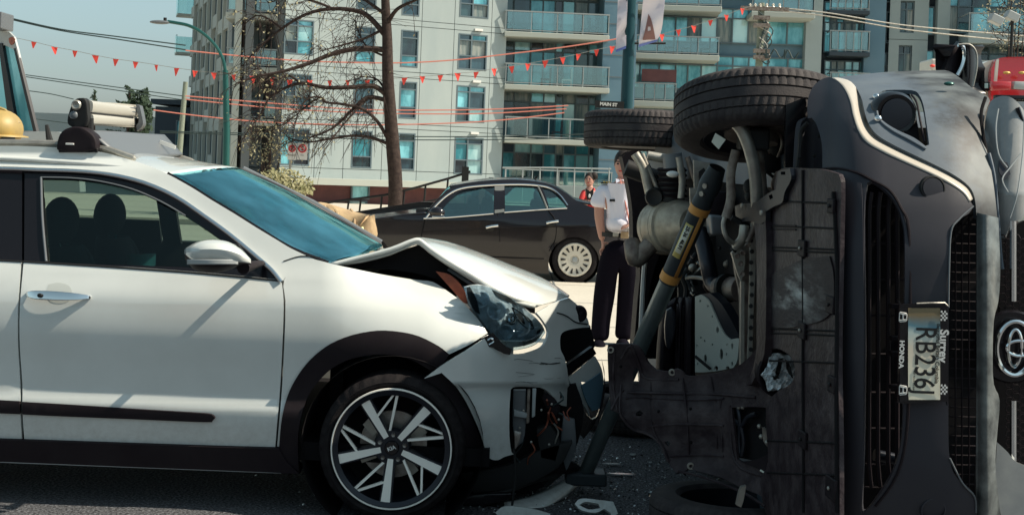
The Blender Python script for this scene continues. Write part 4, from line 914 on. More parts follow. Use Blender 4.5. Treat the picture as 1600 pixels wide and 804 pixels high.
k = MB(); k.tube(cr([P(380, 418, 5.52), P(395, 414, 5.62), P(410, 411, 5.76)], 4), [.03, .026, .024, .022, .02, .018, .016, .014, .012], 10); k.build('mirror_arm', M['dplas'], mo)
k = MB(); k.prism([P(x, y, 5.56) for x, y in ((296, 382), (330, 377), (372, 382), (386, 400), (380, 418), (330, 420), (298, 412))], (0, .02, 0)); k.build('mirror_back', M['ink'], mo, smooth=0)
# ---- wheel
wc = P(612, 695, 5.66); wc.z = .325
WH = MB().lathe(wc+Vector((0, .0, 0)), (0, 1, 0), [(-.012, .236), (-.02, .256), (-.014, .264), (.0, .268), (.02, .258), (.05, .245), (.18, .235)], 72).build('wheel', M['dalloy'], WC, origin=wc)
MB().lathe(wc, (0, 1, 0), [(-.0145, .260), (-.023, .2615), (-.0225, .2665), (-.012, .268)], 96).build('rim_lip', M['mach'], WH)
tyre(wc+Vector((0, .095, 0)), (0, 1, 0), .325, .215, .262, M['rubber'], WH, blocks=40)
def wp(a, r, y): return wc+Vector((r*math.cos(a), y, r*math.sin(a)))
def spoke(a0, r0, a1, r1, w0, w1, y0, y1, name, m, parent, th=.018):
    p, q = wp(a0, r0, 0), wp(a1, r1, 0); d = (q-p).normalized(); n = Vector((-d.z, 0, d.x))
    yy = lambda t: Vector((0, t, 0))
    top = [p-n*w0/2+yy(y0), p+n*w0/2+yy(y0), q+n*w1/2+yy(y1), q-n*w1/2+yy(y1)]
    k = MB(); k.prism(top, (0, th, 0)); return k.build(name, m, parent, smooth=0)
for i in range(5):
    a = rad(-95+72*i+.5); 
    spoke(a, .05, a, .262, .025, .043, .012, -.010, 'spoke', M['mach'], WH, .02)
    spoke(a, .045, a, .262, .042, .058, .016, -.002, 'spoke_side', M['dalloy'], WH, .05)
    b_ = a-rad(36); spoke(a-rad(15), .055, b_, .26, .010, .012, .016, -.007, 'thin_spoke', M['mach'], WH, .02)
    spoke(b_+rad(1.5), .256, a-rad(2), .150, .009, .010, -.007, .008, 'thin_spoke', M['mach'], WH, .02)
MB().lathe(wc, (0, 1, 0), [(.0, .003), (.0, .028), (.006, .032), (.03, .034)], 32).build('centre_cap', M['gblack'], WH)
MB().lathe(wc, (0, 1, 0), [(.012, .0), (.012, .075), (.04, .085)], 40).build('hub', M['dalloy'], WH)
for i in range(5):
    q = wp(rad(-59+72*i), .058, 0); MB().lathe(q, (0, 1, 0), [(.002, .001), (.0, .009), (.012, .011), (.014, .016)], 6).build('lug_nut', M['steel'], WH)
text('KIA', 'lettering', wc+Vector((.0, -.004, 0)), (.93, 0, .36), (-.36, 0, .93), .024, M['signw'], WH, bold=.0006)
MB().lathe(wc+Vector((0, .09, 0)), (0, 1, 0), [(0, .06), (0, .15), (.02, .15), (.02, .06)], 48).build('brake_disc', M['steel'], WH)
for a, s_ in ((138, 1), (30, .8), (-50, .7), (205, .7)): spoke(rad(a), .09, rad(a), .16, .07*s_, .06*s_, .07, .07, 'brake_part', M['galv'], WH, .03)
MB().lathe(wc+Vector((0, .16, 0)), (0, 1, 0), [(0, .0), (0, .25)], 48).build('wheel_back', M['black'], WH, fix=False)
rw = copy_tree(WH, WC); rw.location = WH.location+Vector((-2.7, 0, 0))
rwf = copy_tree(WH, WC); rwf.location = WH.location+Vector((0, 1.5, 0))
# arch liner
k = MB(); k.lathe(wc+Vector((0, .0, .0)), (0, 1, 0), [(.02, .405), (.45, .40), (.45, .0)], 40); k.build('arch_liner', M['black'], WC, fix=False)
# ---- crumpled bonnet
nb = {  # near edge -> far edge, as (px,py,Y)
 0: [(513, 411, 5.86), (540, 404, 6.3), (560, 396, 6.8), (588, 386, 7.2)],
 1: [(560, 399, 5.88), (575, 396, 6.3), (590, 392, 6.8), (605, 388, 7.2)],
 2: [(610, 386, 5.90), (618, 384, 6.3), (626, 382.5, 6.8), (636, 382, 7.2)],
 3: [(640, 374, 5.92), (646, 373.5, 6.2), (652, 374, 6.8), (665, 376, 7.2)],
 4: [(655, 372, 5.93), (662, 371, 6.15), (672, 373, 6.6), (690, 379, 7.2)],
 5: [(672, 386, 5.93), (684, 379, 6.15), (700, 377, 6.6), (722, 388, 7.15)],
 6: [(700, 406, 5.93), (722, 394, 6.15), (750, 394, 6.6), (765, 404, 7.1)],
 7: [(740, 430, 5.95), (765, 412, 6.2), (795, 412, 6.6), (806, 419, 7.0)],
 8: [(780, 455, 5.97), (808, 433, 6.2), (832, 427, 6.6), (838, 431, 6.95)],
 9: [(815, 469, 6.0), (842, 452, 6.2), (858, 441, 6.5), (860, 441, 6.85)],
 10: [(838, 475, 6.05), (862, 467, 6.2), (878, 455, 6.45), (876, 452, 6.8)],
 11: [(846, 476, 6.08), (868, 470, 6.22), (889, 463, 6.45), (888, 460, 6.7)]}
bn = grid('bonnet', [[P(*p) for p in nb[i]] for i in range(12)], W, WC, 4, 3, .02, face=(0, 0, 1), smooth=25)
# bonnet edge flange
E0 = [(515, 410), (560, 399), (610, 386), (640, 374), (655, 372), (672, 386), (700, 406), (740, 430), (780, 455), (815, 470), (838, 475)]
E1 = [(528, 413), (565, 409), (610, 397), (642, 383), (657, 381), (672, 393), (700, 413), (740, 439), (778, 461), (812, 474), (836, 479)]
grid('bonnet_edge', [[P(x, y, 5.90+i*.012) for i, (x, y) in enumerate(E0)], [P(x, y, 5.885+i*.012) for i, (x, y) in enumerate(E1)]], M['whiteedge'], bn, 2, 1, .012)
trace('bonnet_underside', [(528, 413), (610, 397), (657, 381), (700, 413), (778, 461), (836, 479), (836, 490), (760, 470), (690, 440), (640, 425)], lambda x, y: P(x, y, 5.96+(x-528)*.0004), M['black'], bn, thick=.01, step=16)
MB().tube(cr([P(700, 420, 6.0), P(740, 446, 6.0), P(790, 474, 6.02), (P(830, 492, 6.1))], 3), .008, 6).build('bonnet_rib', M['grey'], bn)
# engine bay
k = MB(); k.box((-.35, 6.65, .58), (.7, 1.1, .4)); k.build('engine_bay', M['black'], WC, smooth=0)
trace('copper_bracket', [(681, 424), (700, 428), (716, 440), (726, 456), (735, 475), (724, 472), (706, 452)], 5.95, M['copper'], WC, thick=.02, step=10)
trace('dark_bracket', [(722, 446), (760, 455), (800, 480), (790, 500), (745, 488), (728, 470)], 6.0, M['grey'], WC, thick=.02, step=10)
for pts in ([(540, 418), (580, 412), (630, 404), (655, 410)], [(560, 424), (600, 417), (650, 420), (690, 430)]):
    MB().tube(cr([P(x, y, 6.15) for x, y in pts], 3), .014, 6).build('engine_pipe', M['steel'], WC)
trace('engine_cover', [(545, 415), (600, 404), (640, 400), (690, 425), (720, 455), (690, 470), (560, 430)], 6.3, M['ink'], WC, thick=.3, step=0)
MB().box(P(575, 414, 6.25), (.12, .12, .05)).build('fluid_reservoir', M['signw'], WC, bevel=.01)
# headlight
hs_ = lambda x, y: P(x, y, 5.80+.0020*max(0, x-730)-.02*math.sin((y-440)/100*3.1))
hl = trace('headlight', [(724, 450), (745, 446), (770, 452), (800, 468), (826, 488), (846, 508), (851, 519), (838, 536), (815, 544), (790, 545), (775, 532), (760, 515), (742, 488)], lambda x, y: hs_(x, y)+Vector((0, .07, 0)), M['lens2'], WC, thick=.03, step=12)
for bp in ([(724, 450), (734, 449), (744, 468), (750, 492), (740, 484)], [(806, 492), (815, 489), (830, 501), (834, 510), (826, 512), (814, 503)], [(820, 528), (838, 520), (846, 516), (838, 534), (818, 542)], [(770, 454), (800, 468), (808, 478), (780, 466)]): trace('lamp_mask', bp, lambda x, y: hs_(x, y)+Vector((0, .035, 0)), M['ink'], hl, thick=.01, step=8)
trace('lamp_lens', [(724, 449), (745, 445), (770, 451), (800, 467), (826, 487), (847, 508), (852, 519), (838, 537), (815, 545), (790, 546), (775, 533), (760, 516), (742, 489)], hs_, M['gl_lens'], hl, thick=.004, step=9)
for (x, y, r, m) in ((752, 470, .030, 'lens2'), (776, 488, .034, 'lens2'), (812, 512, .04, 'lens2'), (800, 500, .022, 'chrome'), (790, 522, .03, 'lens2')):
    c = hs_(x, y)+Vector((0, .055, 0)); MB().lathe(c, (-.05, -1, .15), [(.0, .001), (-.004, r*.5), (.012, r*.9), (.020, r*1.15), (.018, r*1.3)], 20).build('reflector', M[m], hl)
trace('reflector_bezel', [(735, 452), (760, 455), (790, 470), (800, 480), (785, 484), (765, 480), (750, 474)], lambda x, y: hs_(x, y)+Vector((0, .04, 0)), M['lens2'], hl, thick=.01, step=7)
trace('reflector_bezel', [(778, 515), (800, 520), (825, 516), (840, 512), (838, 524), (815, 534), (792, 538)], lambda x, y: hs_(x, y)+Vector((0, .03, 0)), M['lens2'], hl, thick=.01, step=7)
strip([(800, 480), (815, 490), (828, 505), (834, 513), (822, 512), (808, 497), (800, 480)], .004, M['chrome'], hl, f=lambda x, y: hs_(x, y)+Vector((0, .012, 0)), name='lamp_trim', off=0)
trace('torn_bracket', [(752, 528), (770, 520), (786, 538), (800, 546), (797, 554), (787, 552), (775, 544), (760, 540)], 5.74, M['gblack'], WC, thick=.02, step=6)
MB().tube(cr([P(764, 538, 5.7), P(772, 533, 5.7), P(768, 528, 5.7), P(762, 531, 5.7)], 3), .004, 5).build('clip', M['chrome'], WC)
# ---- torn bumper
def bf(x, y):
    d = interp(x, [(660, -.02), (700, .0), (760, .06), (810, .15), (850, .28), (880, .42), (905, .58), (930, .75)])
    d += .015*math.sin(x*.05+y*.04)*min(1, max(0, (x-780)/60))+interp(y, [(470, .10), (500, .04), (560, .0), (600, .0), (605, .03), (640, .02), (718, .05)])
    return P(x, y, Y0-.03+d)
bm_ = trace('bumper', [(663, 591), (690, 571), (725, 549), (757, 528), (768, 541), (785, 550), (812, 553), (836, 547), (850, 538), (857, 518), (848, 500), (838, 488), (850, 481), (868, 472), (889, 465), (900, 474), (912, 487), (919, 500), (921, 511), (905, 512), (885, 516), (876, 524), (876, 545), (882, 558), (886, 575), (889, 598), (895, 634), (878, 633), (868, 625), (860, 614), (848, 606), (830, 604), (805, 604), (798, 608), (796, 640), (796, 680), (799, 704), (803, 709), (788, 713), (778, 718), (766, 716), (760, 706), (752, 680), (742, 655), (728, 626), (712, 603), (690, 582)], bf, W, WC, thick=.012, step=6)
MB().lathe(bf(905, 489)+Vector((0, -.012, 0)), (.35, -1, .25), [(0, .001), (.006, .03), (.0, .042)], 24).build('bonnet_badge', M['gblack'], bm_)
strip([(870, 488), (885, 493), (900, 503), (918, 506)], .003, M['ink'], bm_, f=bf, off=-.003, name='crack')
strip([(845, 566), (862, 568), (875, 566)], .002, M['ink'], bm_, f=bf, off=-.002, name='scrape')
for q in range(9):
    x = R.uniform(800, 890); y = R.uniform(556, 602); strip([(x, y), (x+R.uniform(4, 14), y+R.uniform(-1.5, 1.5)), (x+R.uniform(10, 30), y+R.uniform(-3, 3))], R.uniform(.0004, .0011), M[R.choice(('ink', 'grey'))], bm_, f=bf, off=-.001, name='scrape')
MB().sphere(bf(876, 618)+Vector((0, -.002, 0)), (.008, .004, .01)).build('screw_hole', M['black'], bm_)
gr2 = lambda x, y: P(x, y, 6.12+(x-880)*.004)
trace('grille_opening', [(872, 518), (922, 508), (930, 540), (915, 560), (890, 568), (876, 556)], lambda x, y: P(x, y, 6.5), M['black'], WC, thick=.02, step=0)
trace('grille_trim', [(882, 572), (905, 556), (926, 541), (932, 552), (915, 566), (893, 584), (886, 584)], gr2, M['gblack'], WC, thick=.02, step=8)
trace('torn_bumper_corner', [(888, 590), (905, 578), (930, 556), (940, 575), (944, 598), (925, 598), (908, 596), (915, 620), (922, 650), (917, 640), (905, 622), (895, 605)], gr2, W, WC, thick=.012, step=8)
lp_ = trace('crushed_number_plate', [(908, 600), (924, 590), (938, 580), (943, 610), (936, 636), (925, 640), (915, 622)], lambda x, y: gr2(x, y)+Vector((0, -.03, 0)), M['bluep'], WC, thick=.006, step=8)
trace('lower_grille', [(886, 588), (900, 600), (912, 640), (925, 655), (935, 645), (945, 590), (940, 560), (946, 610), (930, 660), (912, 685), (895, 660)], lambda x, y: P(x, y, 6.3), M['gblack'], WC, thick=.03, step=12)
# things showing inside the torn fog lamp opening
trace('radiator_support', [(790, 600), (900, 600), (912, 640), (903, 690), (880, 735), (850, 760), (800, 770), (720, 770), (720, 705), (790, 700)], 6.15, M['black'], WC, thick=.3, step=0)
for pts, Y, m, th in (([(802, 610), (822, 610), (820, 680), (806, 700), (801, 660)], 5.93, 'grey', .05), ([(824, 608), (829, 608), (827, 660), (822, 662)], 5.90, 'rust', .02), ([(832, 607), (838, 607), (836, 650), (831, 652)], 5.88, 'lgrey', .02),
    ([(803, 640), (826, 646), (822, 653), (803, 650)], 5.9, 'lgrey', .03), ([(850, 612), (866, 622), (876, 640), (868, 650), (854, 636), (846, 622)], 6.0, 'dplas', .04), ([(803, 672), (815, 675), (812, 690), (804, 704)], 5.86, 'steel', .02),
    ([(838, 670), (860, 664), (875, 690), (868, 720), (845, 715)], 6.0, 'ink', .08), ([(880, 650), (898, 655), (900, 700), (885, 735), (876, 700)], 6.1, 'grey', .03), ([(720, 738), (790, 728), (850, 700), (895, 690), (872, 730), (810, 760), (740, 770)], 6.0, 'ink', .06)):
    trace('bumper_bracket', pts, Y, M[m], WC, thick=th, step=0, bevel=.003)
for q in range(9):
    x = R.uniform(805, 895); y = R.uniform(610, 700); pts = [P(x+R.uniform(-14, 14)*i/2, y+12*i, 5.93+R.uniform(0, .1)) for i in range(4)]
    MB().tube(cr(pts, 3), R.uniform(.002, .005), 5).build('cable', M[R.choice(('ink', 'wired', 'galv', 'copper'))], WC)
MB().tube(cr([P(880, 642, 5.95), P(884, 652, 5.93), P(890, 656, 5.93), P(886, 644, 5.93), P(892, 636, 5.95)], 4), .003, 5).build('wire_hook', M['copper'], WC)
for x, y in ((818, 641), (862, 631), (873, 655), (812, 668), (830, 690), (858, 694), (846, 640)): MB().sphere(P(x, y, 5.87), .006).build('bolt', M['galv'], WC)
MB().tube([P(803, 700, 5.85), P(806, 740, 5.85), P(800, 790, 5.85)], .006, 6).build('hanging_strap', M['ink'], WC)
# wiper
MB().tube([P(470, 396, 5.95), P(510, 402, 6.05), P(575, 392, 6.9)], .008, 6).build('wiper', M['ink'], WC)
# ---------- roof rack pieces ----------
RK = thing('roof_rack', 'black roof rack foot with a grey wedge shaped wind fairing on the white car', 'roof rack', P(118, 236, 6.05)); WO[RK] = P(118, 236, 6.05)
ft = [(88, 234), (89, 222), (93, 210), (101, 202), (114, 198), (128, 199), (138, 205), (146, 212), (150, 222), (150, 233), (130, 237), (105, 237)]
trace('foot', ft, 5.98, M['dplas'], RK, thick=.10, step=8, bevel=.01)
k = MB(); a = P(109, 225, 5.97); k.box(a, (.04, .006, .009)); k.build('foot_badge', M['signw'], RK, bevel=.002)
trace('foot_pad', [(90, 226), (150, 226), (152, 238), (92, 238)], 5.99, M['gblack'], RK, thick=.08, step=0)
grid('fairing', [[P(137, 203, 6.05), P(180, 205, 6.4), P(220, 208, 6.75), P(257, 210, 7.1)], [P(155, 217, 6.04), P(195, 221, 6.4), P(234, 223, 6.75), P(270, 224, 7.1)], [P(181, 239, 6.05), P(215, 242, 6.4), P(250, 243, 6.75), P(286, 241, 7.1)]], M['grey'], RK, 3, 4, .012, smooth=60)
trace('fairing_end', [(136, 204), (150, 213), (180, 238), (160, 232), (140, 222)], 6.06, M['grey'], RK, thick=.02, step=0)
MB().tube([P(135, 210, 6.05), P(140, 206, 7.1)], .018, 10).build('crossbar', M['ink'], RK)
a = P(262, 226, 6.9); MB().box(a, (.09, .01, .02), (Vector((.95, 0, -.3)), Vector((0, 1, 0)), Vector((.3, 0, .95)))).build('fairing_badge', M['signw'], RK, smooth=0)
SK = thing('ski_carrier', 'silver clamp carrier with black end caps lying across the car roof', 'carrier', P(160, 200, 6.1)); WO[SK] = P(160, 200, 6.1)
trace('end_cap', [(105, 188), (108, 174), (113, 161), (120, 154), (130, 153), (135, 158), (137, 175), (138, 188), (134, 198), (122, 201), (108, 196)], 6.06, M['ink'], SK, thick=.06, step=8, bevel=.01)
MB().lathe(P(119, 164, 6.045), (0, -1, 0), [(0, .001), (.008, .018), (.0, .024)], 20).build('lock_knob', M['galv'], SK); MB().sphere(P(115, 180, 6.05), (.02, .01, .02)).build('lock', M['grey'], SK)
def roundbar(c0, c1, hgt, wid, name, m, par):
    k = MB(); d = (c1-c0); X = Vector((1, 0, 0)); Z = Vector((0, 0, 1)); pr = [(math.copysign(abs(math.cos(a))**.5, math.cos(a))*wid/2, math.copysign(abs(math.sin(a))**.5, math.sin(a))*hgt/2) for a in [i*math.pi/8 for i in range(16)]]
    k.prism([c0+X*p+Z*q for p, q in pr], d); return k.build(name, m, par, smooth=50)
c0, c1 = P(129, 166, 6.1), P(202, 175, 7.12)
roundbar(c0, c1, .062, .10, 'upper_arm', M['silver'], SK)
roundbar(P(130, 186, 6.1), P(200, 191, 7.12), .055, .10, 'lower_arm', M['silver'], SK)
roundbar(P(129, 176, 6.11), P(200, 184, 7.1), .02, .09, 'hinge_gap', M['ink'], SK)
trace('arm_face', [(136, 158), (180, 161), (213, 164), (214, 171), (217, 180), (180, 178), (138, 176)], lambda x, y: P(x, y, 6.14+(x-136)*.0125), M['silver'], SK, thick=.03, step=12)
trace('arm_face', [(138, 179), (180, 181), (216, 183), (216, 196), (180, 195), (142, 193)], lambda x, y: P(x, y, 6.13+(x-136)*.0125), M['silver'], SK, thick=.03, step=12)
for y0 in (165, 171): MB().tube([P(137, y0-.5, 6.13), P(214, y0+4, 7.08)], .0035, 5).build('groove', M['grey'], SK)
trace('far_cap', [(212, 163), (218, 165), (223, 188), (222, 197), (214, 205), (213, 196), (217, 188)], 7.05, M['grey'], SK, thick=.06, step=0)
for x, Y in ((140, 6.1), (216, 7.1)): MB().tube([P(x, 185, Y), P(x, 205, Y)], .02, 8).build('mount', M['ink'], SK)
# ================= overturned car, lying on its side, front towards the camera =================
SV = thing('overturned_car', 'dark blue-grey car lying on its side with its underbody towards the white car', 'car', (1.6, 5.6, 0)); WO[SV] = Vector((1.6, 5.6, 0))
TH = rad(5); RV = Vector((-math.sin(TH), math.cos(TH), 0)); UPV = Vector((math.cos(TH), math.sin(TH), 0))   # rearward, vehicle-up
O0 = Vector((.9, 4.3, 1.0))
def V(a, h, w_): return O0+RV*a+UPV*h+Vector((0, 0, w_))
def ub(px, py, h=.2):
    """point of the underbody plane (h above the tyre line) behind a photo pixel"""
    p = Plane(V(0, h, 0), -UPV); return p.hit(px, py)
def ubf(h=.2): return lambda x, y: ub(x, y, h)
# hull: shaped cross-sections along the car
prof = [(.62, .42, .98, .80), (.85, .36, 1.06, .86), (1.3, .36, 1.16, .90), (2.0, .36, 1.5, .91), (2.4, .36, 1.62, .92), (3.6, .36, 1.62, .92), (4.2, .38, 1.5, .9), (4.50, .45, 1.15, .84)]
rows = []
for a, h0, h1, hw in prof:
    top = min(h1, 1.0+.0*a); r = []; wt = hw*(.68 if h1 > 1.3 else .88)
    pts = [(h0, -hw*.6), (h0, -hw*.97), ((h0+top)/2, -hw), (top*.97, -hw), (lerp(top, h1, .5), -lerp(hw, wt, .5)), (h1, -wt*.93), (h1+.03, 0), (h1, wt*.93), (lerp(top, h1, .5), lerp(hw, wt, .5)), (top*.97, hw), ((h0+top)/2, hw), (h0, hw*.97), (h0, hw*.6)]
    rows.append([V(a, h, w_) for h, w_ in pts])
grid('body', rows, M['suvpaint'], SV, 3, 3, 0, face=lambda p: p-V(2.3, .8, 0))
k = MB(); k.prism([V(.5, .40, -.8), V(4.4, .40, -.84), V(4.4, .40, .84), V(.5, .40, .84)], UPV*.06); k.build('floor_pan', M['black'], SV, smooth=0)
k = MB(); k.prism([V(.55, .42, -.72), V(.55, .98, -.72), V(.55, .98, .72), V(.55, .42, .72)], RV*.05); k.build('front_bulkhead', M['black'], SV, smooth=0)
for w_ in (.915,):
    for a0, a1 in ((1.95, 2.75), (2.85, 3.55)):
        k = MB(); k.prism([V(a0+.1, 1.03, w_-.0), V(a1, 1.03, w_-.0), V(a1, 1.46, w_-.22), V(a0+.25, 1.46, w_-.22)], (0, 0, .02)); k.build('side_window', M['gl_dark'], SV, smooth=0)
# ---- wheels
def suv_wheel(c, tilt, name='wheel'):
    ax = Vector((0, math.sin(tilt), math.cos(tilt))); 
    wl = MB().lathe(c, ax, [(-.02, .0), (-.02, .10), (-.07, .12), (-.085, .20), (-.10, .235), (-.098, .24), (.0, .238), (.1, .24)], 48).build('wheel', M['dalloy'], SV, origin=c)
    tyre(c, ax, .362, .225, .232, M['drubber'], wl, blocks=66)
    return wl, ax
cF = Vector((1.035, 5.38, 1.835)); w1, axF = suv_wheel(cF, rad(15))
w2, axR = suv_wheel(Vector((.80, 7.95, 1.835)), rad(2))
w3, _ = suv_wheel(Vector((1.00, 5.42, .125)), rad(3)); w4, _ = suv_wheel(Vector((.82, 7.95, .12)), rad(0))
# brake gear under the upper front wheel
MB().lathe(cF-axF*.06, -axF, [(0, .0), (0, .15), (.02, .15), (.02, .08), (.06, .07), (.06, 0)], 36).build('brake_disc', M['rust'], w1)
MB().box(cF-axF*.10+Vector((-.05, -.1, 0)), (.12, .1, .09)).build('brake_caliper', M['ink'], w1, bevel=.01)
trace('torn_label', [(1118, 208), (1134, 218), (1123, 233), (1112, 222)], 5.15, M['label'], w1, thick=.004, step=0)
# ---- suspension and running gear seen in the open middle
def px_tube(pts, r, m, name, n=10, par=None, k_=4):
    return MB().tube(cr([P(*p) for p in pts], k_), r, n).build(name, M[m], par or SV)
px_tube([(1148, 190, 5.2), (1160, 205, 5.2), (1172, 235, 5.2), (1180, 275, 5.22), (1183, 320, 5.25), (1186, 350, 5.28)], .026, 'galv', 'control_arm')
px_tube([(1156, 190, 5.22), (1172, 210, 5.22), (1186, 240, 5.25), (1192, 280, 5.3), (1193, 330, 5.3)], .016, 'rust', 'control_arm_edge')
px_tube([(1150, 235, 5.3), (1142, 270, 5.3), (1142, 310, 5.3), (1134, 340, 5.3)], .02, 'rust', 'stabiliser_link')
px_tube([(1134, 335, 5.3), (1130, 352, 5.3), (1136, 372, 5.3), (1150, 382, 5.35)], .010, 'galv', 'link_rod')
px_tube([(1143, 340, 5.4), (1158, 350, 5.4), (1160, 370, 5.4), (1145, 392, 5.4)], .014, 'ink', 'hose')
for (x, y, r) in ((1172, 292, .03), (1172, 305, .024), (1200, 205, .05), (1215, 222, .05), (1225, 180, .04), (1165, 360, .03)):
    MB().sphere(P(x, y, 5.4), (r, r, r*1.2), 14, 8).build('joint', M['ink'], SV)
for i in range(16):
    x = R.uniform(1180, 1250); y = R.uniform(190, 290); px_tube([(x, y, 5.4), (x+R.uniform(-18, 18), y+R.uniform(5, 25), 5.42), (x+R.uniform(-20, 20), y+R.uniform(25, 45), 5.45)], R.uniform(.004, .012), R.choice(('ink', 'rust', 'grey', 'ink')), 'brake_hose', 6)
px_tube([(1190, 215, 5.35), (1200, 206, 5.3), (1216, 208, 5.3), (1222, 225, 5.3), (1215, 245, 5.35)], .006, 'rust', 'brake_hose', 6)
MB().tube([P(1205, 190, 5.5), P(1200, 270, 5.5)], .06, 14).build('shock_absorber', M['ink'], SV)
# rear axle region
trace('rear_bumper', [(972, 245), (985, 236), (1002, 238), (1018, 262), (1030, 300), (1040, 340), (1044, 380), (1030, 400), (1020, 430), (1012, 470), (1002, 540), (990, 545), (996, 470), (1000, 420), (990, 385), (988, 330), (982, 290)], 7.55, M['dplas'], SV, thick=.25, step=14)
trace('dark_liner', [(1000, 385), (1060, 370), (1080, 420), (1060, 470), (1035, 560), (1000, 560), (1003, 470)], 7.7, M['black'], SV, thick=.1, step=0)
px_tube([(992, 240, 7.2), (1005, 262, 7.2), (1012, 290, 7.2), (1017, 312, 7.2)], .026, 'galv', 'trailing_link')
px_tube([(1003, 240, 7.2), (1012, 262, 7.2), (1025, 290, 7.2), (1035, 315, 7.2)], .014, 'galv', 'trailing_link')
MB().lathe(P(1022, 308, 7.15), (-.2, -1, 0), [(0, .001), (.0, .025), (.01, .045), (-.03, .055)], 20).build('bushing', M['ink'], SV)
px_tube([(1012, 243, 7.1), (1035, 247, 7.1), (1052, 250, 7.1)], .026, 'galv', 'lateral_link')
MB().tube([P(1050, 240, 7.05), P(1052, 262, 7.05)], .055, 14).build('link_bush', M['grey'], SV)
MB().sphere(P(1051, 272, 6.95), (.035, .02, .018)).build('bright_nut', M['signw'], SV)
px_tube([(1050, 262, 7.2), (1050, 290, 7.2), (1048, 316, 7.2)], .075, 'ink', 'rear_damper', 14)
for i in range(6): MB().lathe(P(1050, 268+8*i, 7.2), (0, 0, 1), [(0, .075), (.01, .088), (.02, .075)], 16).build('spring_coil', M['dplas'], SV, fix=False)
px_tube([(978, 262, 7.3), (1000, 270, 7.3), (1030, 280, 7.3)], .05, 'ink', 'rear_beam')
px_tube([(1060, 245, 7.0), (1066, 280, 7.0), (1064, 310, 7.0)], .02, 'galv', 'body_rail')
px_tube([(1074, 245, 7.0), (1082, 270, 7.0), (1092, 296, 7.0)], .016, 'rust', 'brake_pipe')
trace('underbody_panel', [(1084, 250), (1110, 255), (1118, 290), (1106, 320), (1100, 360), (1090, 360), (1086, 315)], 6.7, M['galv'], SV, thick=.03, step=14)
trace('cavity', [(1092, 268), (1100, 262), (1106, 275), (1104, 300), (1092, 300)], 6.66, M['ink'], SV, thick=.01, step=0)
trace('panel_bracket', [(1078, 294), (1094, 294), (1108, 300), (1112, 345), (1104, 368), (1092, 350), (1080, 326)], 6.5, M['galv'], SV, thick=.03, step=12)
trace('grey_box', [(1100, 300), (1138, 300), (1140, 338), (1134, 344), (1105, 340)], 6.3, M['dplas'], SV, thick=.3, step=0, bevel=.01)
trace('grey_box', [(1110, 336), (1134, 338), (1135, 366), (1112, 367)], 6.1, M['grey'], SV, thick=.15, step=0, bevel=.01)
trace('heat_shield', [(1092, 330), (1110, 320), (1114, 360), (1104, 372), (1088, 368)], 6.6, M['galv'], SV, thick=.02, step=10)
# silencer
m0, m1 = P(1046, 352, 7.3), P(1098, 343, 6.7)
axm = (m1-m0).normalized(); q0 = P(1026, 356, 7.35)
MB().lathe(q0, (P(1085, 350, 7.0)-q0), [(0, .0), (.0, .09), (.012, .135), (.03, .15), (.07, .156), (.074, .150), (.078, .157), (.12, .16), (.16, .161), (.164, .155), (.168, .161), (.20, .16), (.206, .145), (.25, .145), (.32, .13), (.38, .09), (.4, 0)], 48).build('silencer', M['muffler'], SV)
px_tube([(1022, 378, 7.2), (1008, 392, 7.2), (994, 405, 7.2), (990, 395, 7.2), (988, 380, 7.25)], .05, 'rust', 'exhaust_pipe', 14)
px_tube([(1022, 332, 7.25), (1018, 345, 7.2), (1013, 362, 7.2), (1020, 378, 7.2), (1008, 395, 7.2)], .012, 'ink', 'exhaust_hanger', 8)
px_tube([(1024, 372, 7.2), (1006, 391, 7.2)], .045, 'rust', 'exhaust_pipe', 14)
px_tube([(1008, 405, 7.4), (1005, 440, 7.4), (1002, 500, 7.4), (1000, 545, 7.4)], .014, 'signw', 'pale_strip', 6)
# dark pipe and flange
px_tube([(1092, 360, 6.3), (1100, 385, 6.25), (1106, 412, 6.2), (1111, 436, 6.2), (1120, 448, 6.15), (1140, 452, 6.0)], .040, 'dalloy', 'exhaust_front_pipe', 16)
MB().tube([P(1120, 450, 6.1), P(1136, 450, 6.05), P(1160, 452, 5.9)], [.048, .055, .058], 18).build('flex_joint', M['rust'], SV)
MB().tube([P(1134, 450, 6.02), P(1138, 450, 6.0)], .068, 18).build('flange', M['ink'], SV)
px_tube([(1064, 438, 6.6), (1080, 433, 6.5), (1100, 435, 6.4)], .010, 'galv', 'brake_pipe', 6)
px_tube([(1070, 470, 6.4), (1072, 450, 6.4), (1066, 432, 6.4), (1074, 420, 6.4)], .012, 'ink', 'fuel_hose', 6)
trace('subframe_wall', [(1060, 378), (1165, 360), (1175, 480), (1100, 470), (1060, 470)], 6.75, M['ink'], SV, thick=.05, step=0)
for i in range(26):
    x = R.uniform(1068, 1150); y = R.uniform(375, 460); px_tube([(x, y, 6.6), (x+R.uniform(-14, 14), y+R.uniform(4, 18), 6.55), (x+R.uniform(-16, 16), y+R.uniform(10, 36), 6.6)], R.uniform(.004, .013), R.choice(('ink', 'rust', 'galv', 'grey')), 'pipe', 6)
for i in range(14): MB().sphere(P(R.uniform(1064, 1150), R.uniform(385, 470), 6.5), R.uniform(.008, .022), 10, 6).build('bolt', M[R.choice(('galv', 'rust', 'ink'))], SV)
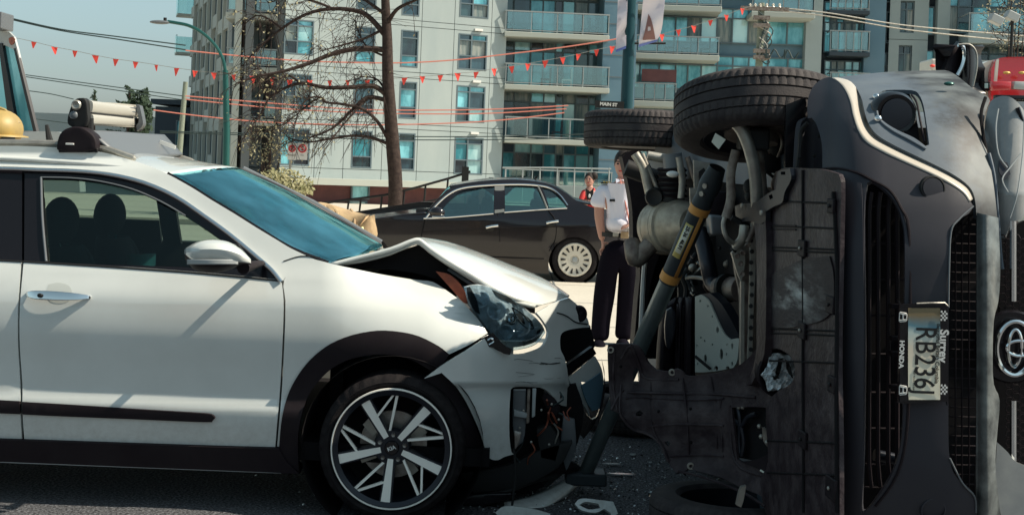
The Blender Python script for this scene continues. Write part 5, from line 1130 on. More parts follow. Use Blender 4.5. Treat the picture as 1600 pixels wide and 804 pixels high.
# ribbed fuel tank
xs = [1030, 1034, 1040, 1052, 1056, 1060, 1064, 1068, 1072, 1078, 1082, 1086]; yo = [6.35, 6.22, 6.18, 6.2, 6.25, 6.15, 6.13, 6.18, 6.1, 6.08, 6.1, 6.25]
rows = []
for y, dx, dy in ((470, 8, .1), (478, 3, .02), (500, 0, 0), (530, -3, 0), (560, -5, 0), (595, -6, .02)):
    rows.append([P(x+dx*(1-(x-1030)/56), y-(6 if x > 1050 else 0), Y+dy) for x, Y in zip(xs, yo)])
grid('fuel_tank', rows, M['dplas'], SV, 2, 3, .03)
trace('tank_boss', [(1042, 485), (1050, 480), (1056, 490), (1055, 520), (1047, 545), (1041, 540), (1039, 510)], 6.12, M['dalloy'], SV, thick=.04, step=8, bevel=.008)
# pale perforated heat shield
hs2 = lambda x, y: P(x, y, 5.98-.0045*(x-1088))
ho = []
for (x, y, rx, ry) in ((1094, 470, 1.6, 2), (1106, 478, 1.2, 1.6), (1121, 515, 2, 5), (1144, 540, 1.5, 5), (1127, 553, 2.6, 9), (1102, 560, 2.2, 7), (1136, 538, 1, 2), (1113, 538, 1.3, 2), (1135, 553, 1, 2.4), (1095, 527, 1.2, 1.6), (1101, 532, 1.2, 2), (1119, 575, 3, 4), (1137, 575, 3, 3.5), (1144, 568, 1.5, 4), (1089, 540, 1, 2), (1113, 494, 1, 1.8), (1090, 568, 1, 2)):
    ho.append([(x+rx*math.cos(t), y+ry*math.sin(t)) for t in [i*math.pi/4 for i in range(8)]])
trace('perforated_shield', [(1086, 463), (1095, 460), (1106, 468), (1114, 484), (1123, 505), (1132, 522), (1141, 530), (1152, 528), (1155, 530), (1152, 562), (1146, 574), (1120, 579), (1098, 581), (1086, 581)], hs2, M['slab'], SV, holes=ho, thick=.008, step=7)
trace('shield_backing', [(1088, 470), (1110, 480), (1150, 535), (1148, 572), (1090, 578)], 6.05, M['black'], SV, thick=.01, step=0)
trace('shield_side', [(1092, 461), (1110, 458), (1128, 475), (1146, 505), (1156, 525), (1150, 530), (1141, 531), (1132, 523), (1122, 505), (1112, 482), (1104, 467)], lambda x, y: hs2(x, y)+Vector((0, .02, 0)), M['dalloy'], SV, thick=.05, step=8)
px_tube([(1086, 556, 5.9), (1098, 566, 5.88), (1110, 576, 5.86)], .008, 'ink', 'cable', 6)
# perforated rails beside the tray
def rail(pts, Y, m, name, th=.03): return trace(name, pts, Y, M[m], SV, thick=th, step=12)
rail([(1147, 395), (1160, 380), (1172, 360), (1180, 372), (1176, 400), (1170, 470), (1168, 600), (1157, 600), (1157, 470), (1150, 430)], 5.55, 'rust', 'subframe_rail', .04)
rail([(1143, 395), (1156, 385), (1164, 400), (1163, 420), (1158, 440), (1152, 425)], 5.5, 'galv', 'subframe_plate')
rail([(1171, 362), (1178, 362), (1181, 400), (1177, 500), (1174, 590), (1168, 595), (1171, 480), (1173, 400)], 5.45, 'galv', 'subframe_rail')
rail([(1158, 440), (1163, 440), (1163, 600), (1157, 600)], 5.48, 'galv', 'subframe_rail')
for y in range(376, 590, 17): MB().lathe(P(1174+R.uniform(-1, 1), y, 5.43), (-.2, -1, 0), [(0, .0), (.0, .008), (-.01, .010)], 8).build('bolt', M['ink'], SV)
for (x, y) in ((1152, 400), (1161, 395), (1157, 412), (1160, 428), (1168, 384), (1150, 386)): MB().lathe(P(x, y, 5.44), (-.2, -1, 0), [(0, .0), (.004, .010), (-.02, .012)], 10).build('bolt', M['rust'], SV)
px_tube([(1163, 352, 5.3), (1160, 372, 5.3), (1150, 385, 5.35)], .02, 'galv', 'tie_rod'); px_tube([(1180, 345, 5.3), (1176, 360, 5.3), (1166, 378, 5.3)], .016, 'rust', 'tie_rod')
# ---- engine undertray (upright panel) with ribs and clips
def tf(x, y): return ub(x, y, .2)+Vector((-.012*math.sin((x-1200)/110*3.1), 0, 0))
tray = trace('undertray', [(1198, 330), (1206, 322), (1214, 316), (1214, 303), (1211, 292), (1216, 268), (1232, 262), (1262, 263), (1284, 264), (1306, 270), (1312, 276), (1314, 300), (1312, 420), (1310, 560), (1312, 700), (1312, 850), (1230, 850), (1196, 800), (1186, 750), (1200, 720), (1196, 640), (1216, 612), (1240, 600), (1247, 580), (1240, 556), (1216, 544), (1198, 548), (1194, 530), (1196, 430)], tf, M['tray'], SV, thick=.015, step=12)
trace('tray_bracket', [(1148, 322), (1160, 318), (1180, 316), (1200, 302), (1212, 296), (1216, 268), (1234, 263), (1236, 280), (1226, 300), (1222, 316), (1210, 322), (1197, 330), (1196, 345), (1186, 350), (1172, 345), (1158, 347), (1150, 344)], lambda x, y: ub(x, y, .17), M['dalloy'], SV, holes=[[(1201, 305), (1206, 303), (1208, 309), (1203, 312)], [(1220, 268), (1227, 268), (1227, 273), (1220, 273)]], thick=.02, step=8)
for (x, y) in ((1160, 321), (1190, 332)): MB().lathe(ub(x, y, .16), -UPV, [(0, .012), (.006, .010), (.006, 0)], 8).build('bolt', M['galv'], SV)
trace('tray_edge', [(1178, 348), (1192, 350), (1197, 360), (1196, 530), (1188, 570), (1174, 600), (1166, 602), (1180, 560), (1182, 500), (1182, 400)], lambda x, y: ub(x, y, .17), M['tray'], SV, thick=.03, step=10)
def seam(pts, r=.004, m='black', off=.003, par=None, f=tf):
    return MB().tube(cr([f(x, y)-UPV*off for x, y in pts], 2), r, 6).build('rib', M[m], par or tray)
seam([(1261, 266), (1261, 380), (1262, 480), (1261, 560), (1262, 700), (1262, 800)], .006)
for y in (316, 355, 388, 393, 515, 522, 565, 690, 740): seam([(1200, y-2), (1260, y), (1308, y+2)], .0035)
for y in (352, 358): seam([(1208, y), (1250, y+1)], .003, 'dplas')
seam([(1305, 300), (1310, 420), (1309, 600), (1310, 800)], .008)
seam([(1199, 340), (1198, 430), (1197, 540)], .007)
for (x, y, s) in ((1261, 388, 13), (1261, 516, 13), (1262, 686, 13), (1303, 322, 11), (1302, 476, 13), (1304, 600, 12), (1303, 762, 16)):
    kx = MB(); c = tf(x, y); kx.box(c-UPV*.006, (.012, s*.006, s*.0046), (UPV, RV, Vector((0, 0, 1)))); ck = kx.build('clip_plate', M['dplas'], tray, bevel=.004)
    MB().sphere(c-UPV*.016, (.005, .008, .007), 10, 6).build('clip', M['galv' if (x, y) in ((1261, 388), (1261, 516), (1303, 762)) else 'ink'], ck)
# pale scrape on the tray, its own worn patch of plastic
scr = mat('scraped_plastic', (.03, .026, .031), .6, col2=(.50, .52, .50), ns=8, contrast=(.47, .74), bump=.3, bs=40, stretch=(1, .5, 2.2))
t_ = scr.node_tree; b_ = t_.nodes['Principled BSDF']; old = b_.inputs['Base Color'].links[0].from_socket
tcx = t_.nodes.new('ShaderNodeTexCoord'); vm = t_.nodes.new('ShaderNodeVectorMath'); vm.operation = 'DISTANCE'; vm.inputs[1].default_value = (0, .5, .45); mp_ = t_.nodes.new('ShaderNodeMapping'); mp_.inputs['Scale'].default_value = (0, 1, 1)
mr_ = t_.nodes.new('ShaderNodeMapRange'); mr_.inputs['From Min'].default_value = .12; mr_.inputs['From Max'].default_value = .5; mxx = t_.nodes.new('ShaderNodeMixRGB'); mxx.inputs[2].default_value = (.024, .018, .021, 1)
L2 = t_.links.new; L2(tcx.outputs['Generated'], mp_.inputs[0]); L2(mp_.outputs[0], vm.inputs[0]); L2(vm.outputs['Value'], mr_.inputs[0]); L2(mr_.outputs[0], mxx.inputs[0]); L2(old, mxx.inputs[1]); L2(mxx.outputs[0], b_.inputs['Base Color'])
trace('scraped_patch', [(1202, 440), (1215, 425), (1240, 415), (1262, 405), (1300, 400), (1306, 430), (1305, 480), (1290, 500), (1262, 508), (1235, 512), (1206, 510), (1200, 480)], lambda x, y: tf(x, y)-UPV*.006, scr, tray, thick=.002, step=12)
# ---- torn splash shield bent out towards the white car
def ff(x, y):
    Y = interp(x, [(940, 5.62), (960, 5.60), (1000, 5.58), (1060, 5.5), (1120, 5.38), (1170, 5.22), (1200, 5.12), (1250, 4.86)])
    Y += .035*math.sin((x-950)/26)*(1 if x < 1020 else .4)+.02*math.sin(y/22); Y -= .06*max(0, (y-680)/60)
    return P(x, y, Y)
hl_ = [[(1190+30*math.cos(t)+27, 582+33*math.sin(t)) for t in [i*math.pi/8 for i in range(16)]]]
win_ = [(1143, 636), (1175, 635), (1196, 636), (1200, 660), (1210, 680), (1222, 712), (1230, 735), (1200, 738), (1178, 728), (1152, 717)]
fl_ = trace('splash_shield', [(950, 544), (956, 538), (975, 537), (994, 539), (1004, 550), (1012, 566), (1024, 577), (1045, 580), (1056, 576), (1066, 580), (1075, 587), (1110, 584), (1140, 577), (1158, 568), (1172, 556), (1182, 545), (1200, 538), (1245, 545), (1262, 580), (1255, 610), (1240, 640), (1250, 740), (1252, 800), (1225, 850), (1205, 800), (1192, 776), (1160, 762), (1128, 746), (1100, 738), (1086, 734), (1078, 728), (1070, 735), (1056, 738), (1044, 722), (1036, 700), (1024, 686), (1006, 678), (988, 672), (974, 656), (966, 645), (956, 640), (952, 600)], ff, M['tray'], SV, holes=hl_+[win_, [(990, 578), (996, 574), (999, 585), (998, 600), (992, 603), (989, 594)], [(993, 644), (1000, 640), (1005, 645), (1001, 650), (994, 649)], [(1038, 690), (1044, 688), (1048, 693), (1043, 697)]], thick=.012, step=9)
fo = lambda o: (lambda x, y: ff(x, y)+Vector((0, -o, 0)))
for pts, r in (([(955, 640), (962, 625), (972, 610), (985, 612), (1060, 614), (1120, 615), (1180, 620)], .006), ([(978, 622), (1000, 620), (1070, 624), (1130, 622)], .004), ([(970, 560), (985, 540), (998, 568), (1010, 590), (1060, 592)], .006), ([(1016, 596), (1018, 660), (1030, 690)], .003), ([(1066, 590), (1072, 640), (1076, 710)], .004), ([(1110, 588), (1114, 610)], .003), ([(1118, 622), (1120, 700)], .003), ([(1126, 625), (1128, 705)], .005), ([(1012, 666), (1060, 662), (1130, 664)], .005), ([(1045, 712), (1100, 710), (1130, 712)], .005), ([(970, 600), (968, 640), (975, 655), (990, 670), (1010, 676), (1030, 690), (1044, 720)], .007), ([(960, 545), (958, 600), (964, 640)], .006), ([(1140, 632), (1148, 720), (1200, 744), (1236, 742)], .006), ([(1060, 735), (1100, 745), (1160, 768), (1195, 790)], .006), ([(1206, 640), (1236, 644), (1238, 700)], .004)):
    MB().tube(cr([fo(.004)(x, y) for x, y in pts], 4), r, 6).build('rib', M['tray'], fl_)
for x, y in ((954, 546), (1050, 581), (1079, 727)): MB().lathe(fo(.004)(x, y), (0, -1, 0), [(0, .016), (.004, .014), (.004, .008), (-.01, .007)], 16).build('eyelet', M['galv'], fl_)
for x, y in ((1029, 642), (1079, 638), (1080, 690), (970, 572)): MB().sphere(fo(.001)(x, y), (.007, .004, .007), 10, 6).build('push_hole', M['black'], fl_)
trace('raised_panel', [(1160, 645), (1190, 640), (1236, 646), (1236, 690), (1222, 694), (1206, 660)], fo(-.02), M['tray'], fl_, thick=.01, step=10) if False else None
trace('torn_flap', [(1154, 718), (1180, 714), (1208, 700), (1232, 736), (1214, 740), (1204, 742), (1184, 730)], fo(.03), M['dplas'], fl_, thick=.006, step=8)
MB().tube(cr([fo(.034)(x, y) for x, y in ((1186, 731), (1205, 742), (1212, 738))], 3), .004, 6).build('flap_edge', M['label'], fl_)
for pts in ([(1156, 640), (1160, 660), (1158, 690), (1160, 715)], [(1150, 660), (1163, 668), (1172, 655), (1185, 650)], [(1162, 670), (1166, 695), (1162, 716)], [(1148, 670), (1152, 700), (1160, 712)]):
    MB().tube(cr([ff(x, y)+Vector((0, .05, 0)) for x, y in pts], 3), .010, 8).build('broken_casting', M['dalloy'], SV)
trace('dark_interior', [(1140, 632), (1205, 632), (1235, 740), (1145, 722)], lambda x, y: ff(x, y)+Vector((0, .13, 0)), M['black'], SV, thick=.02, step=0)
for x, y in ((1156, 637), (1162, 637), (1188, 667), (1191, 683), (1200, 692)): MB().sphere(ff(x, y)+Vector((0, .02, 0)), .010, 10, 6).build('bolt', M['galv'], SV)
trace('bolt_plate', [(1192, 668), (1200, 676), (1212, 702), (1206, 704), (1194, 690)], lambda x, y: ff(x, y)+Vector((0, .015, 0)), M['rust'], SV, thick=.01, step=0)
trace('metal_lug', [(1158, 760), (1166, 758), (1162, 780), (1158, 792), (1150, 788), (1154, 770)], 5.0, M['galv'], SV, thick=.02, step=5)
# round opening with crumpled foil-like lamp glass
RO = MB().lathe(ff(1217, 582)+Vector((0, -.004, 0)), (.25, -1, 0), [(.0, .095), (.010, .090), (.006, .080), (-.07, .074), (-.08, .0)], 32); RO.build('round_opening', M['dplas'], fl_)
gm = lambda x, y: P(x, y, 5.0+.012*math.sin(x*.55)*math.cos(y*.5))
gb = trace('crumpled_lamp_glass', [(1203, 555), (1215, 551), (1232, 555), (1240, 565), (1243, 583), (1238, 600), (1222, 608), (1200, 611), (1196, 596), (1190, 586), (1196, 576), (1200, 566)], gm, M['lens2'], SV, thick=.004, step=4, smooth=12)
trace('dark_shard', [(1216, 560), (1222, 558), (1218, 580), (1212, 592), (1210, 586)], lambda x, y: gm(x, y)+Vector((0, -.012, 0)), M['ink'], gb, thick=.003, step=0); trace('dark_shard', [(1226, 560), (1232, 566), (1238, 590), (1230, 580)], lambda x, y: gm(x, y)+Vector((0, -.012, 0)), M['ink'], gb, thick=.003, step=0)
trace('dark_shard', [(1206, 586), (1214, 584), (1216, 590), (1208, 592)], lambda x, y: gm(x, y)+Vector((0, -.012, 0)), M['ink'], gb, thick=.003, step=0)
# inner arch plates beside the upper front wheel
trace('arch_plate', [(1228, 164), (1258, 152), (1260, 165), (1252, 185), (1246, 262), (1227, 262)], 5.0, M['gblack'], SV, thick=.03, step=0)
trace('arch_liner', [(1246, 262), (1250, 200), (1257, 186), (1268, 182), (1278, 196), (1285, 225), (1287, 264)], lambda x, y: P(x, y, 4.88+.04*math.sin((x-1246)/12)), M['fplas'], SV, thick=.02, step=8)
px_tube([(1246, 262, 4.86), (1250, 230, 4.86), (1252, 204, 4.86), (1262, 192, 4.84)], .008, 'ink', 'liner_seal', 6)
for x, y in ((1280, 212), (1272, 243), (1249, 245)): MB().sphere(P(x, y, 4.85), (.008, .005, .008), 8, 6).build('clip', M['ink'], SV)
# ---- front fascia
def fY(x, y):
    yc = abs(y-560); d = interp(yc, [(0, 0), (150, .01), (230, .05), (300, .13), (360, .24), (410, .42), (450, .62)])
    d += interp(x, [(1260, .30), (1290, .20), (1312, .10), (1340, .03), (1380, .0), (1480, -.02), (1560, .02), (1620, .12)])
    return 4.22+d
FZ = lambda o=0: (lambda x, y: P(x, y, fY(x, y)-o))
def rl(a, b_): return a
ridge_in = [(1300, 121), (1316, 133), (1328, 155), (1334, 180), (1342, 203), (1356, 222), (1380, 236), (1410, 250), (1450, 268), (1482, 284), (1506, 300), (1516, 314)]
ridge_out = [(1308, 121), (1330, 128), (1345, 150), (1351, 175), (1359, 196), (1371, 211), (1392, 224), (1420, 238), (1458, 256), (1492, 274), (1514, 291), (1523, 309)]
gr_o = [(1355, 286), (1362, 282), (1378, 292), (1398, 314), (1410, 345), (1414, 385), (1413, 520), (1411, 660), (1404, 712), (1390, 748), (1370, 778), (1352, 800), (1347, 790), (1350, 700), (1352, 520), (1350, 340)]
fas = trace('bumper_fascia', [(1262, 185), (1262, 158), (1270, 136), (1284, 124)]+ridge_in+[(1521, 322), (1514, 333), (1498, 343), (1488, 356), (1484, 376), (1482, 420), (1482, 560), (1482, 680), (1484, 715), (1490, 738), (1504, 754), (1520, 768), (1525, 790), (1526, 850), (1310, 850), (1314, 700), (1313, 500), (1313, 400), (1313, 300), (1306, 272), (1290, 265), (1285, 262), (1284, 225), (1276, 195), (1268, 184)], FZ(), M['fplas'], SV, holes=[gr_o], thick=.02, step=14)
trace('trim_ridge', ridge_in+ridge_out[::-1], lambda x, y: P(x, y, fY(x, y)+.0), M['trim'], SV, thick=.02, step=0, sm_n=2) if False else None
rr = []
for (a, b_) in zip(ridge_in, ridge_out):
    rr.append([P(a[0], a[1], fY(*a)-.004), P((a[0]+b_[0])/2, (a[1]+b_[1])/2, fY(*a)+.03), P(b_[0], b_[1], fY(*a)+.10)])
grid('trim_ridge', rr, M['trim'], SV, 2, 4, .01)
MB().tube(cr([FZ(.003)(x, y) for x, y in ((1521, 322), (1498, 343), (1486, 362), (1483, 420), (1482, 480))], 4), .003, 6).build('trim_edge', M['grey'], SV)
MB().tube(cr([FZ(.003)(x, y) for x, y in ((1484, 715), (1504, 754), (1523, 775), (1525, 800))], 4), .003, 6).build('trim_edge', M['grey'], SV)
MB().tube(cr([FZ(.002)(x, y) for x, y in ((1286, 264), (1310, 263), (1340, 270), (1362, 281), (1390, 297), (1408, 325), (1420, 360), (1422, 500), (1418, 660), (1402, 740), (1368, 790))], 4), .005, 6).build('crease', M['dplas'], fas)
# lower lip panel (left, lighter) 
trace('lower_lip', [(1314, 300), (1330, 285), (1346, 286), (1348, 340), (1350, 520), (1348, 700), (1344, 850), (1314, 850), (1316, 560)], FZ(.006), M['fplas'], SV, thick=.015, step=16)
# towing cover disc
tc_ = FZ(.002)(1457, 294); MB().lathe(tc_, (.06, -1, .12), [(-.01, .044), (.006, .042), (.007, .038), (-.0, .037)], 40).build('tow_cover_ring', M['ink'], fas); MB().lathe(tc_, (.06, -1, .12), [(.003, .036), (.006, .034), (.008, .0)], 40).build('tow_cover', M['fplas'], fas)
tc2 = FZ(.002)(1458, 796); MB().lathe(tc2, (.06, -1, -.12), [(-.01, .044), (.004, .042), (.005, .038), (-.0, .037)], 40).build('tow_cover', M['fplas'], fas)
# lower intake
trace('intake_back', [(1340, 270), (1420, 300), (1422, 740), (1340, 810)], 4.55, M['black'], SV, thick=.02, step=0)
for x0 in (1358, 1372, 1388, 1402):
    MB().tube(cr([P(x0+(4 if y in (300, 760) else 0), y, 4.34) for y in (300, 330, 400, 520, 640, 720, 760)], 2), .008, 6).build('intake_slat', M['dplas'], SV)
for y in (322, 380, 436, 492, 552, 612, 668, 724, 760): MB().tube([P(1350, y, 4.36), P(1412, y+1, 4.36)], .004, 5).build('intake_rib', M['dplas'], SV)
MB().tube([P(1366, 710, 4.42), P(1398, 716, 4.42)], .02, 10).build('tow_eye', M['dalloy'], SV)
# upper intake (between plastic bar and painted bar)
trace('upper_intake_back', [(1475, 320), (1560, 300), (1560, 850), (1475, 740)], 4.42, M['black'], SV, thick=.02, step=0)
for y in range(335, 770, 15): MB().tube([P(1484, y, 4.36), P(1524, y+1, 4.36)], .0028, 5).build('mesh_bar', M['dplas'], SV)
for x in (1493, 1503, 1514): MB().tube([P(x, 335, 4.35), P(x, 770, 4.35)], .003, 5).build('mesh_bar', M['dplas'], SV)
# painted wing and bar
wing_o = [(1308, 121), (1325, 119), (1350, 116), (1380, 113), (1420, 111), (1462, 110), (1482, 111), (1500, 122), (1520, 138), (1542, 150), (1547, 158), (1540, 175), (1537, 200), (1541, 232), (1548, 262), (1554, 300), (1559, 350), (1563, 420), (1560, 470), (1553, 500), (1551, 560), (1553, 600), (1562, 625), (1558, 680), (1556, 740), (1570, 850), (1526, 850), (1525, 760), (1526, 560), (1526, 340), (1523, 309)]
def wY(x, y):
    d = fY(x, y)+.02
    if y < 160: d += (160-y)**2*.00016
    d += interp(x, [(1440, 0), (1490, .01), (1550, .05)])*(.25+.75/(1+math.exp((y-270)/30)))
    return P(x, y, d)
lampo = [(1371, 158), (1373, 146), (1384, 141), (1424, 141), (1436, 148), (1443, 165), (1448, 195), (1452, 226), (1446, 228), (1428, 215), (1404, 204), (1384, 192), (1373, 180)]
gm_ = M['suvpaint'].copy(); gm_.name = 'grimy_slate_paint'; t_ = gm_.node_tree; b_ = t_.nodes['Principled BSDF']
tcx = t_.nodes.new('ShaderNodeTexCoord'); sx_ = t_.nodes.new('ShaderNodeSeparateXYZ'); nz = t_.nodes.new('ShaderNodeTexNoise'); nz.inputs['Scale'].default_value = 16; nz.inputs['Detail'].default_value = 8; nz.inputs['Roughness'].default_value = .75
mr_ = t_.nodes.new('ShaderNodeMapRange'); mr_.inputs['From Min'].default_value = -.15; mr_.inputs['From Max'].default_value = .02; mr_.inputs['To Max'].default_value = .55
ad_ = t_.nodes.new('ShaderNodeMath'); ad_.operation = 'ADD'; rm_ = t_.nodes.new('ShaderNodeValToRGB'); rm_.color_ramp.elements[0].position = .55; rm_.color_ramp.elements[1].position = .95
dr = t_.nodes.new('ShaderNodeValToRGB'); dr.color_ramp.elements[0].color = (.025, .025, .026, 1); dr.color_ramp.elements[1].color = (.15, .165, .165, 1); dr.color_ramp.elements[0].position = .4; dr.color_ramp.elements[1].position = .7
n2 = t_.nodes.new('ShaderNodeTexNoise'); n2.inputs['Scale'].default_value = 7; n2.inputs['Detail'].default_value = 6; mxx = t_.nodes.new('ShaderNodeMixRGB')
old = b_.inputs['Base Color'].links[0].from_socket
L2 = t_.links.new; L2(tcx.outputs['Object'], sx_.inputs[0]); L2(sx_.outputs['X'], mr_.inputs[0]); L2(tcx.outputs['Object'], nz.inputs[0]); L2(tcx.outputs['Object'], n2.inputs[0]); L2(mr_.outputs[0], ad_.inputs[0]); L2(nz.outputs['Fac'], ad_.inputs[1]); L2(ad_.outputs[0], rm_.inputs[0]); L2(rm_.outputs[0], mxx.inputs[0]); L2(old, mxx.inputs[1]); L2(n2.outputs['Fac'], dr.inputs[0]); L2(dr.outputs[0], mxx.inputs[2]); L2(mxx.outputs[0], b_.inputs['Base Color'])
wg = trace('front_wing', wing_o[:18]+[(1530, 340), (1526, 340), (1523, 309)]+ridge_out[1:-1][::-1], wY, gm_, SV, holes=[lampo], thick=.015, step=10)
trace('painted_bar', [(1526, 332), (1560, 340), (1563, 420), (1560, 470), (1553, 500), (1551, 560), (1553, 600), (1562, 625), (1558, 680), (1556, 740), (1570, 850), (1526, 850), (1525, 760), (1526, 560)], lambda x, y: P(x, y, fY(x, y)+.02-.05*math.sin(max(0, min(1, (x-1526)/34))*math.pi)), M['suvdirty'], SV, thick=.015, step=8)
# fog lamp pocket
fl2 = trace('lamp_pocket', [(x+(1408-x)*.0, y) for x, y in lampo], lambda x, y: wY(x, y)+Vector((0, .10, 0)), M['black'], SV, thick=.02, step=10)
fl3 = MB().lathe(wY(1403, 178)+Vector((0, .04, 0)), (0, -1, 0), [(0, .0), (.0, .05), (.02, .055), (.022, .07), (.0, .082), (-.04, .085)], 40).build('fog_lamp', M['gblack'], SV)
MB().lathe(wY(1403, 178)+Vector((0, .012, 0)), (0, -1, 0), [(0, .055), (.003, .0)], 32).build('fog_lamp_glass', M['dalloy'], fl3)
MB().tube(cr([wY(x, y)+Vector((0, -.004, 0)) for x, y in ((1368, 150), (1369, 165), (1373, 186), (1392, 203), (1420, 218), (1446, 233))], 4), [.006]*6+[.004]*19, 8).build('lamp_pocket_lip', M['suvpaint'], SV)
MB().tube(cr([wY(x, y)+Vector((0, .02, 0)) for x, y in ((1427, 148), (1435, 160), (1441, 190), (1448, 222))], 4), .004, 8).build('lamp_pocket_edge', M['dplas'], SV)
for x, y in ((1368, 152), (1371, 186)): MB().sphere(wY(x, y)+Vector((0, -.010, 0)), .014, 12, 8).build('bright_clip', M['chrome'], SV)
MB().sphere(P(1483, 131, 4.72), (.02, .015, .008), 12, 6).build('washer_cap', M['teal'], SV)
# headlight
he = trace('headlight', [(1545, 165), (1555, 153), (1572, 150), (1588, 158), (1604, 180), (1616, 220), (1620, 280), (1612, 320), (1596, 340), (1580, 352), (1570, 372), (1562, 372), (1557, 330), (1551, 285), (1543, 245), (1538, 205)], lambda x, y: P(x, y, 4.48-.09*math.sin(max(0, min(1, (x-1536)/80))*2.4)+.0009*max(0, 300-y)), M['lens'], SV, thick=.01, step=8)
hf = lambda x, y: P(x, y, 4.37+.0009*max(0, 300-y))
for pts in ([(1560, 170), (1556, 200), (1560, 240), (1574, 262)], [(1595, 240), (1578, 262), (1566, 280), (1575, 300)], [(1600, 190), (1598, 240), (1590, 300), (1578, 340)]):
    MB().tube(cr([hf(x, y) for x, y in pts], 4), .0025, 6).build('lens_ridge', M['lgrey'], he)
trace('lamp_insert', [(1562, 250), (1575, 254), (1580, 272), (1570, 280), (1562, 268)], lambda x, y: hf(x, y)+Vector((0, .005, 0)), M['dalloy'], he, thick=.004, step=0)
# panel gap lines by the headlight
MB().tube(cr([P(x, y, 4.40+.0009*max(0, 300-y)) for x, y in ((1540, 152), (1533, 178), (1537, 215), (1546, 262), (1553, 310), (1558, 360), (1562, 410))], 4), .006, 6).build('panel_gap', M['black'], SV)
MB().tube(cr([P(x, y, 4.38+.0009*max(0, 300-y)) for x, y in ((1545, 240), (1553, 275), (1558, 330), (1563, 395), (1566, 420))], 4), .007, 8).build('bumper_edge', M['suvpaint'], SV)
# bonnet edge at far right, chrome and grille with emblem
trace('bonnet', [(1588, 160), (1600, 172), (1625, 230), (1640, 330), (1640, 850), (1760, 850), (1760, 200), (1700, 160)], lambda x, y: P(x, y, 4.75+.0015*(x-1590)), M['suvpaint'], SV, thick=.02, step=40)
MB().tube(cr([P(x, y, 4.5) for x, y in ((1590, 168), (1600, 200), (1606, 240))], 3), .008, 6).build('bonnet_seal', M['gblack'], SV)
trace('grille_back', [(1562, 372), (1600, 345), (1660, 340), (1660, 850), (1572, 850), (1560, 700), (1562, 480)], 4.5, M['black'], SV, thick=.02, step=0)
hx = 0
for j in range(0, 30):
    for i in range(0, 5):
        cx = 1566+i*11; cy = 372+j*13+(6.5 if i % 2 else 0)
        if cy > 740 or cx > 1620 or (cx-1585)**2/30**2+(cy-545)**2/52**2 < 1 or (cx < 1572 and cy > 480): continue
        MB().tube([P(cx+6.2*math.cos(t), cy+6.2*math.sin(t), 4.40) for t in [k_*math.pi/3 for k_ in range(7)]], .0022, 4).build('mesh_cell', M['dplas'], SV)
for pts in ([(1583, 345), (1583, 470)], [(1583, 625), (1583, 735)]):
    MB().tube([P(x, y, 4.37) for x, y in pts], .011, 8).build('chrome_bar', M['chrome'], SV)
trace('bonnet_lip', [(1562, 340), (1575, 352), (1574, 500), (1564, 490), (1563, 420)], 4.38, M['suvpaint'], SV, thick=.02, step=0) if False else None
em = P(1585, 543, 4.33)
MB().lathe(em+Vector((0, .03, 0)), (0, -1, 0), [(0, .125), (.012, .118), (.014, .0)], 40).build('emblem_base', M['gblack'], SV)
def ring(c, ru, rv, r, par=None, ou=0, ov=0, name='emblem_ring'):
    pts = [c+Vector((ru*math.cos(t)+ou, -.004, rv*math.sin(t)+ov)) for t in [i*math.pi/20 for i in range(41)]]
    return MB().tube(pts, r, 8, cap=False).build(name, M['chrome'], par or SV)
ring(em, .062, .090, .009); ring(em, .022, .062, .0065, ov=0); ring(em, .042, .025, .0065, ou=.014)
trace('lower_silver_panel', [(1558, 690), (1575, 706), (1590, 722), (1640, 740), (1640, 850), (1580, 850), (1556, 770)], 4.34, M['lens'], SV, thick=.02, step=10)
# door mirror sticking up
mir = trace('door_mirror', [(1476, 108), (1482, 92), (1488, 80), (1494, 72), (1505, 70), (1508, 78), (1507, 95), (1500, 115), (1492, 128), (1486, 118)], lambda x, y: P(x, y, 5.55-.05*math.sin((x-1470)/35*3)), M['dplas'], SV, thick=.12, step=7, bevel=.01)
trace('mirror_housing', [(1504, 72), (1514, 70), (1523, 78), (1527, 90), (1524, 118), (1519, 140), (1513, 156), (1506, 150), (1496, 132), (1500, 112), (1505, 92)], lambda x, y: P(x, y, 5.50-.04*math.sin((x-1500)/25*3)), M['gblack'], mir, thick=.12, step=6, bevel=.01)
MB().tube(cr([P(x, y, 5.47) for x, y in ((1497, 71), (1505, 74), (1507, 90), (1503, 105), (1496, 118))], 4), .009, 8).build('mirror_trim', M['chrome'], mir)
MB().tube(cr([P(x, y, 5.45) for x, y in ((1498, 70), (1515, 70), (1525, 82), (1526, 105), (1520, 135))], 4), .005, 8).build('mirror_trim', M['galv'], mir)
# ---- number plate and its frame
pl_ = Plane(FZ(.03)(1442, 551), (0.02, -1, 0))
pt = lambda x, y, o=0: pl_.hit(x, y, o)
def prect(x0, y0, x1, y1, off, th, name, m, par, holes=()):
    return trace(name, [(x0, y0), (x1, y0), (x1, y1), (x0, y1)], lambda x, y: pt(x, y, off), m, par, holes=holes, thick=th, step=0, sm_n=1)
plm = bpy.data.materials.new('plate_print'); plm.use_nodes = True; t_ = plm.node_tree; b_ = t_.nodes['Principled BSDF']; b_.inputs['Roughness'].default_value = .4
tc__ = t_.nodes.new('ShaderNodeTexCoord'); sp = t_.nodes.new('ShaderNodeSeparateXYZ'); nz = t_.nodes.new('ShaderNodeTexNoise'); nz.inputs['Scale'].default_value = 14
ad = t_.nodes.new('ShaderNodeMath'); ad.operation = 'MULTIPLY_ADD'; ad.inputs[1].default_value = .12; rp_ = t_.nodes.new('ShaderNodeValToRGB')
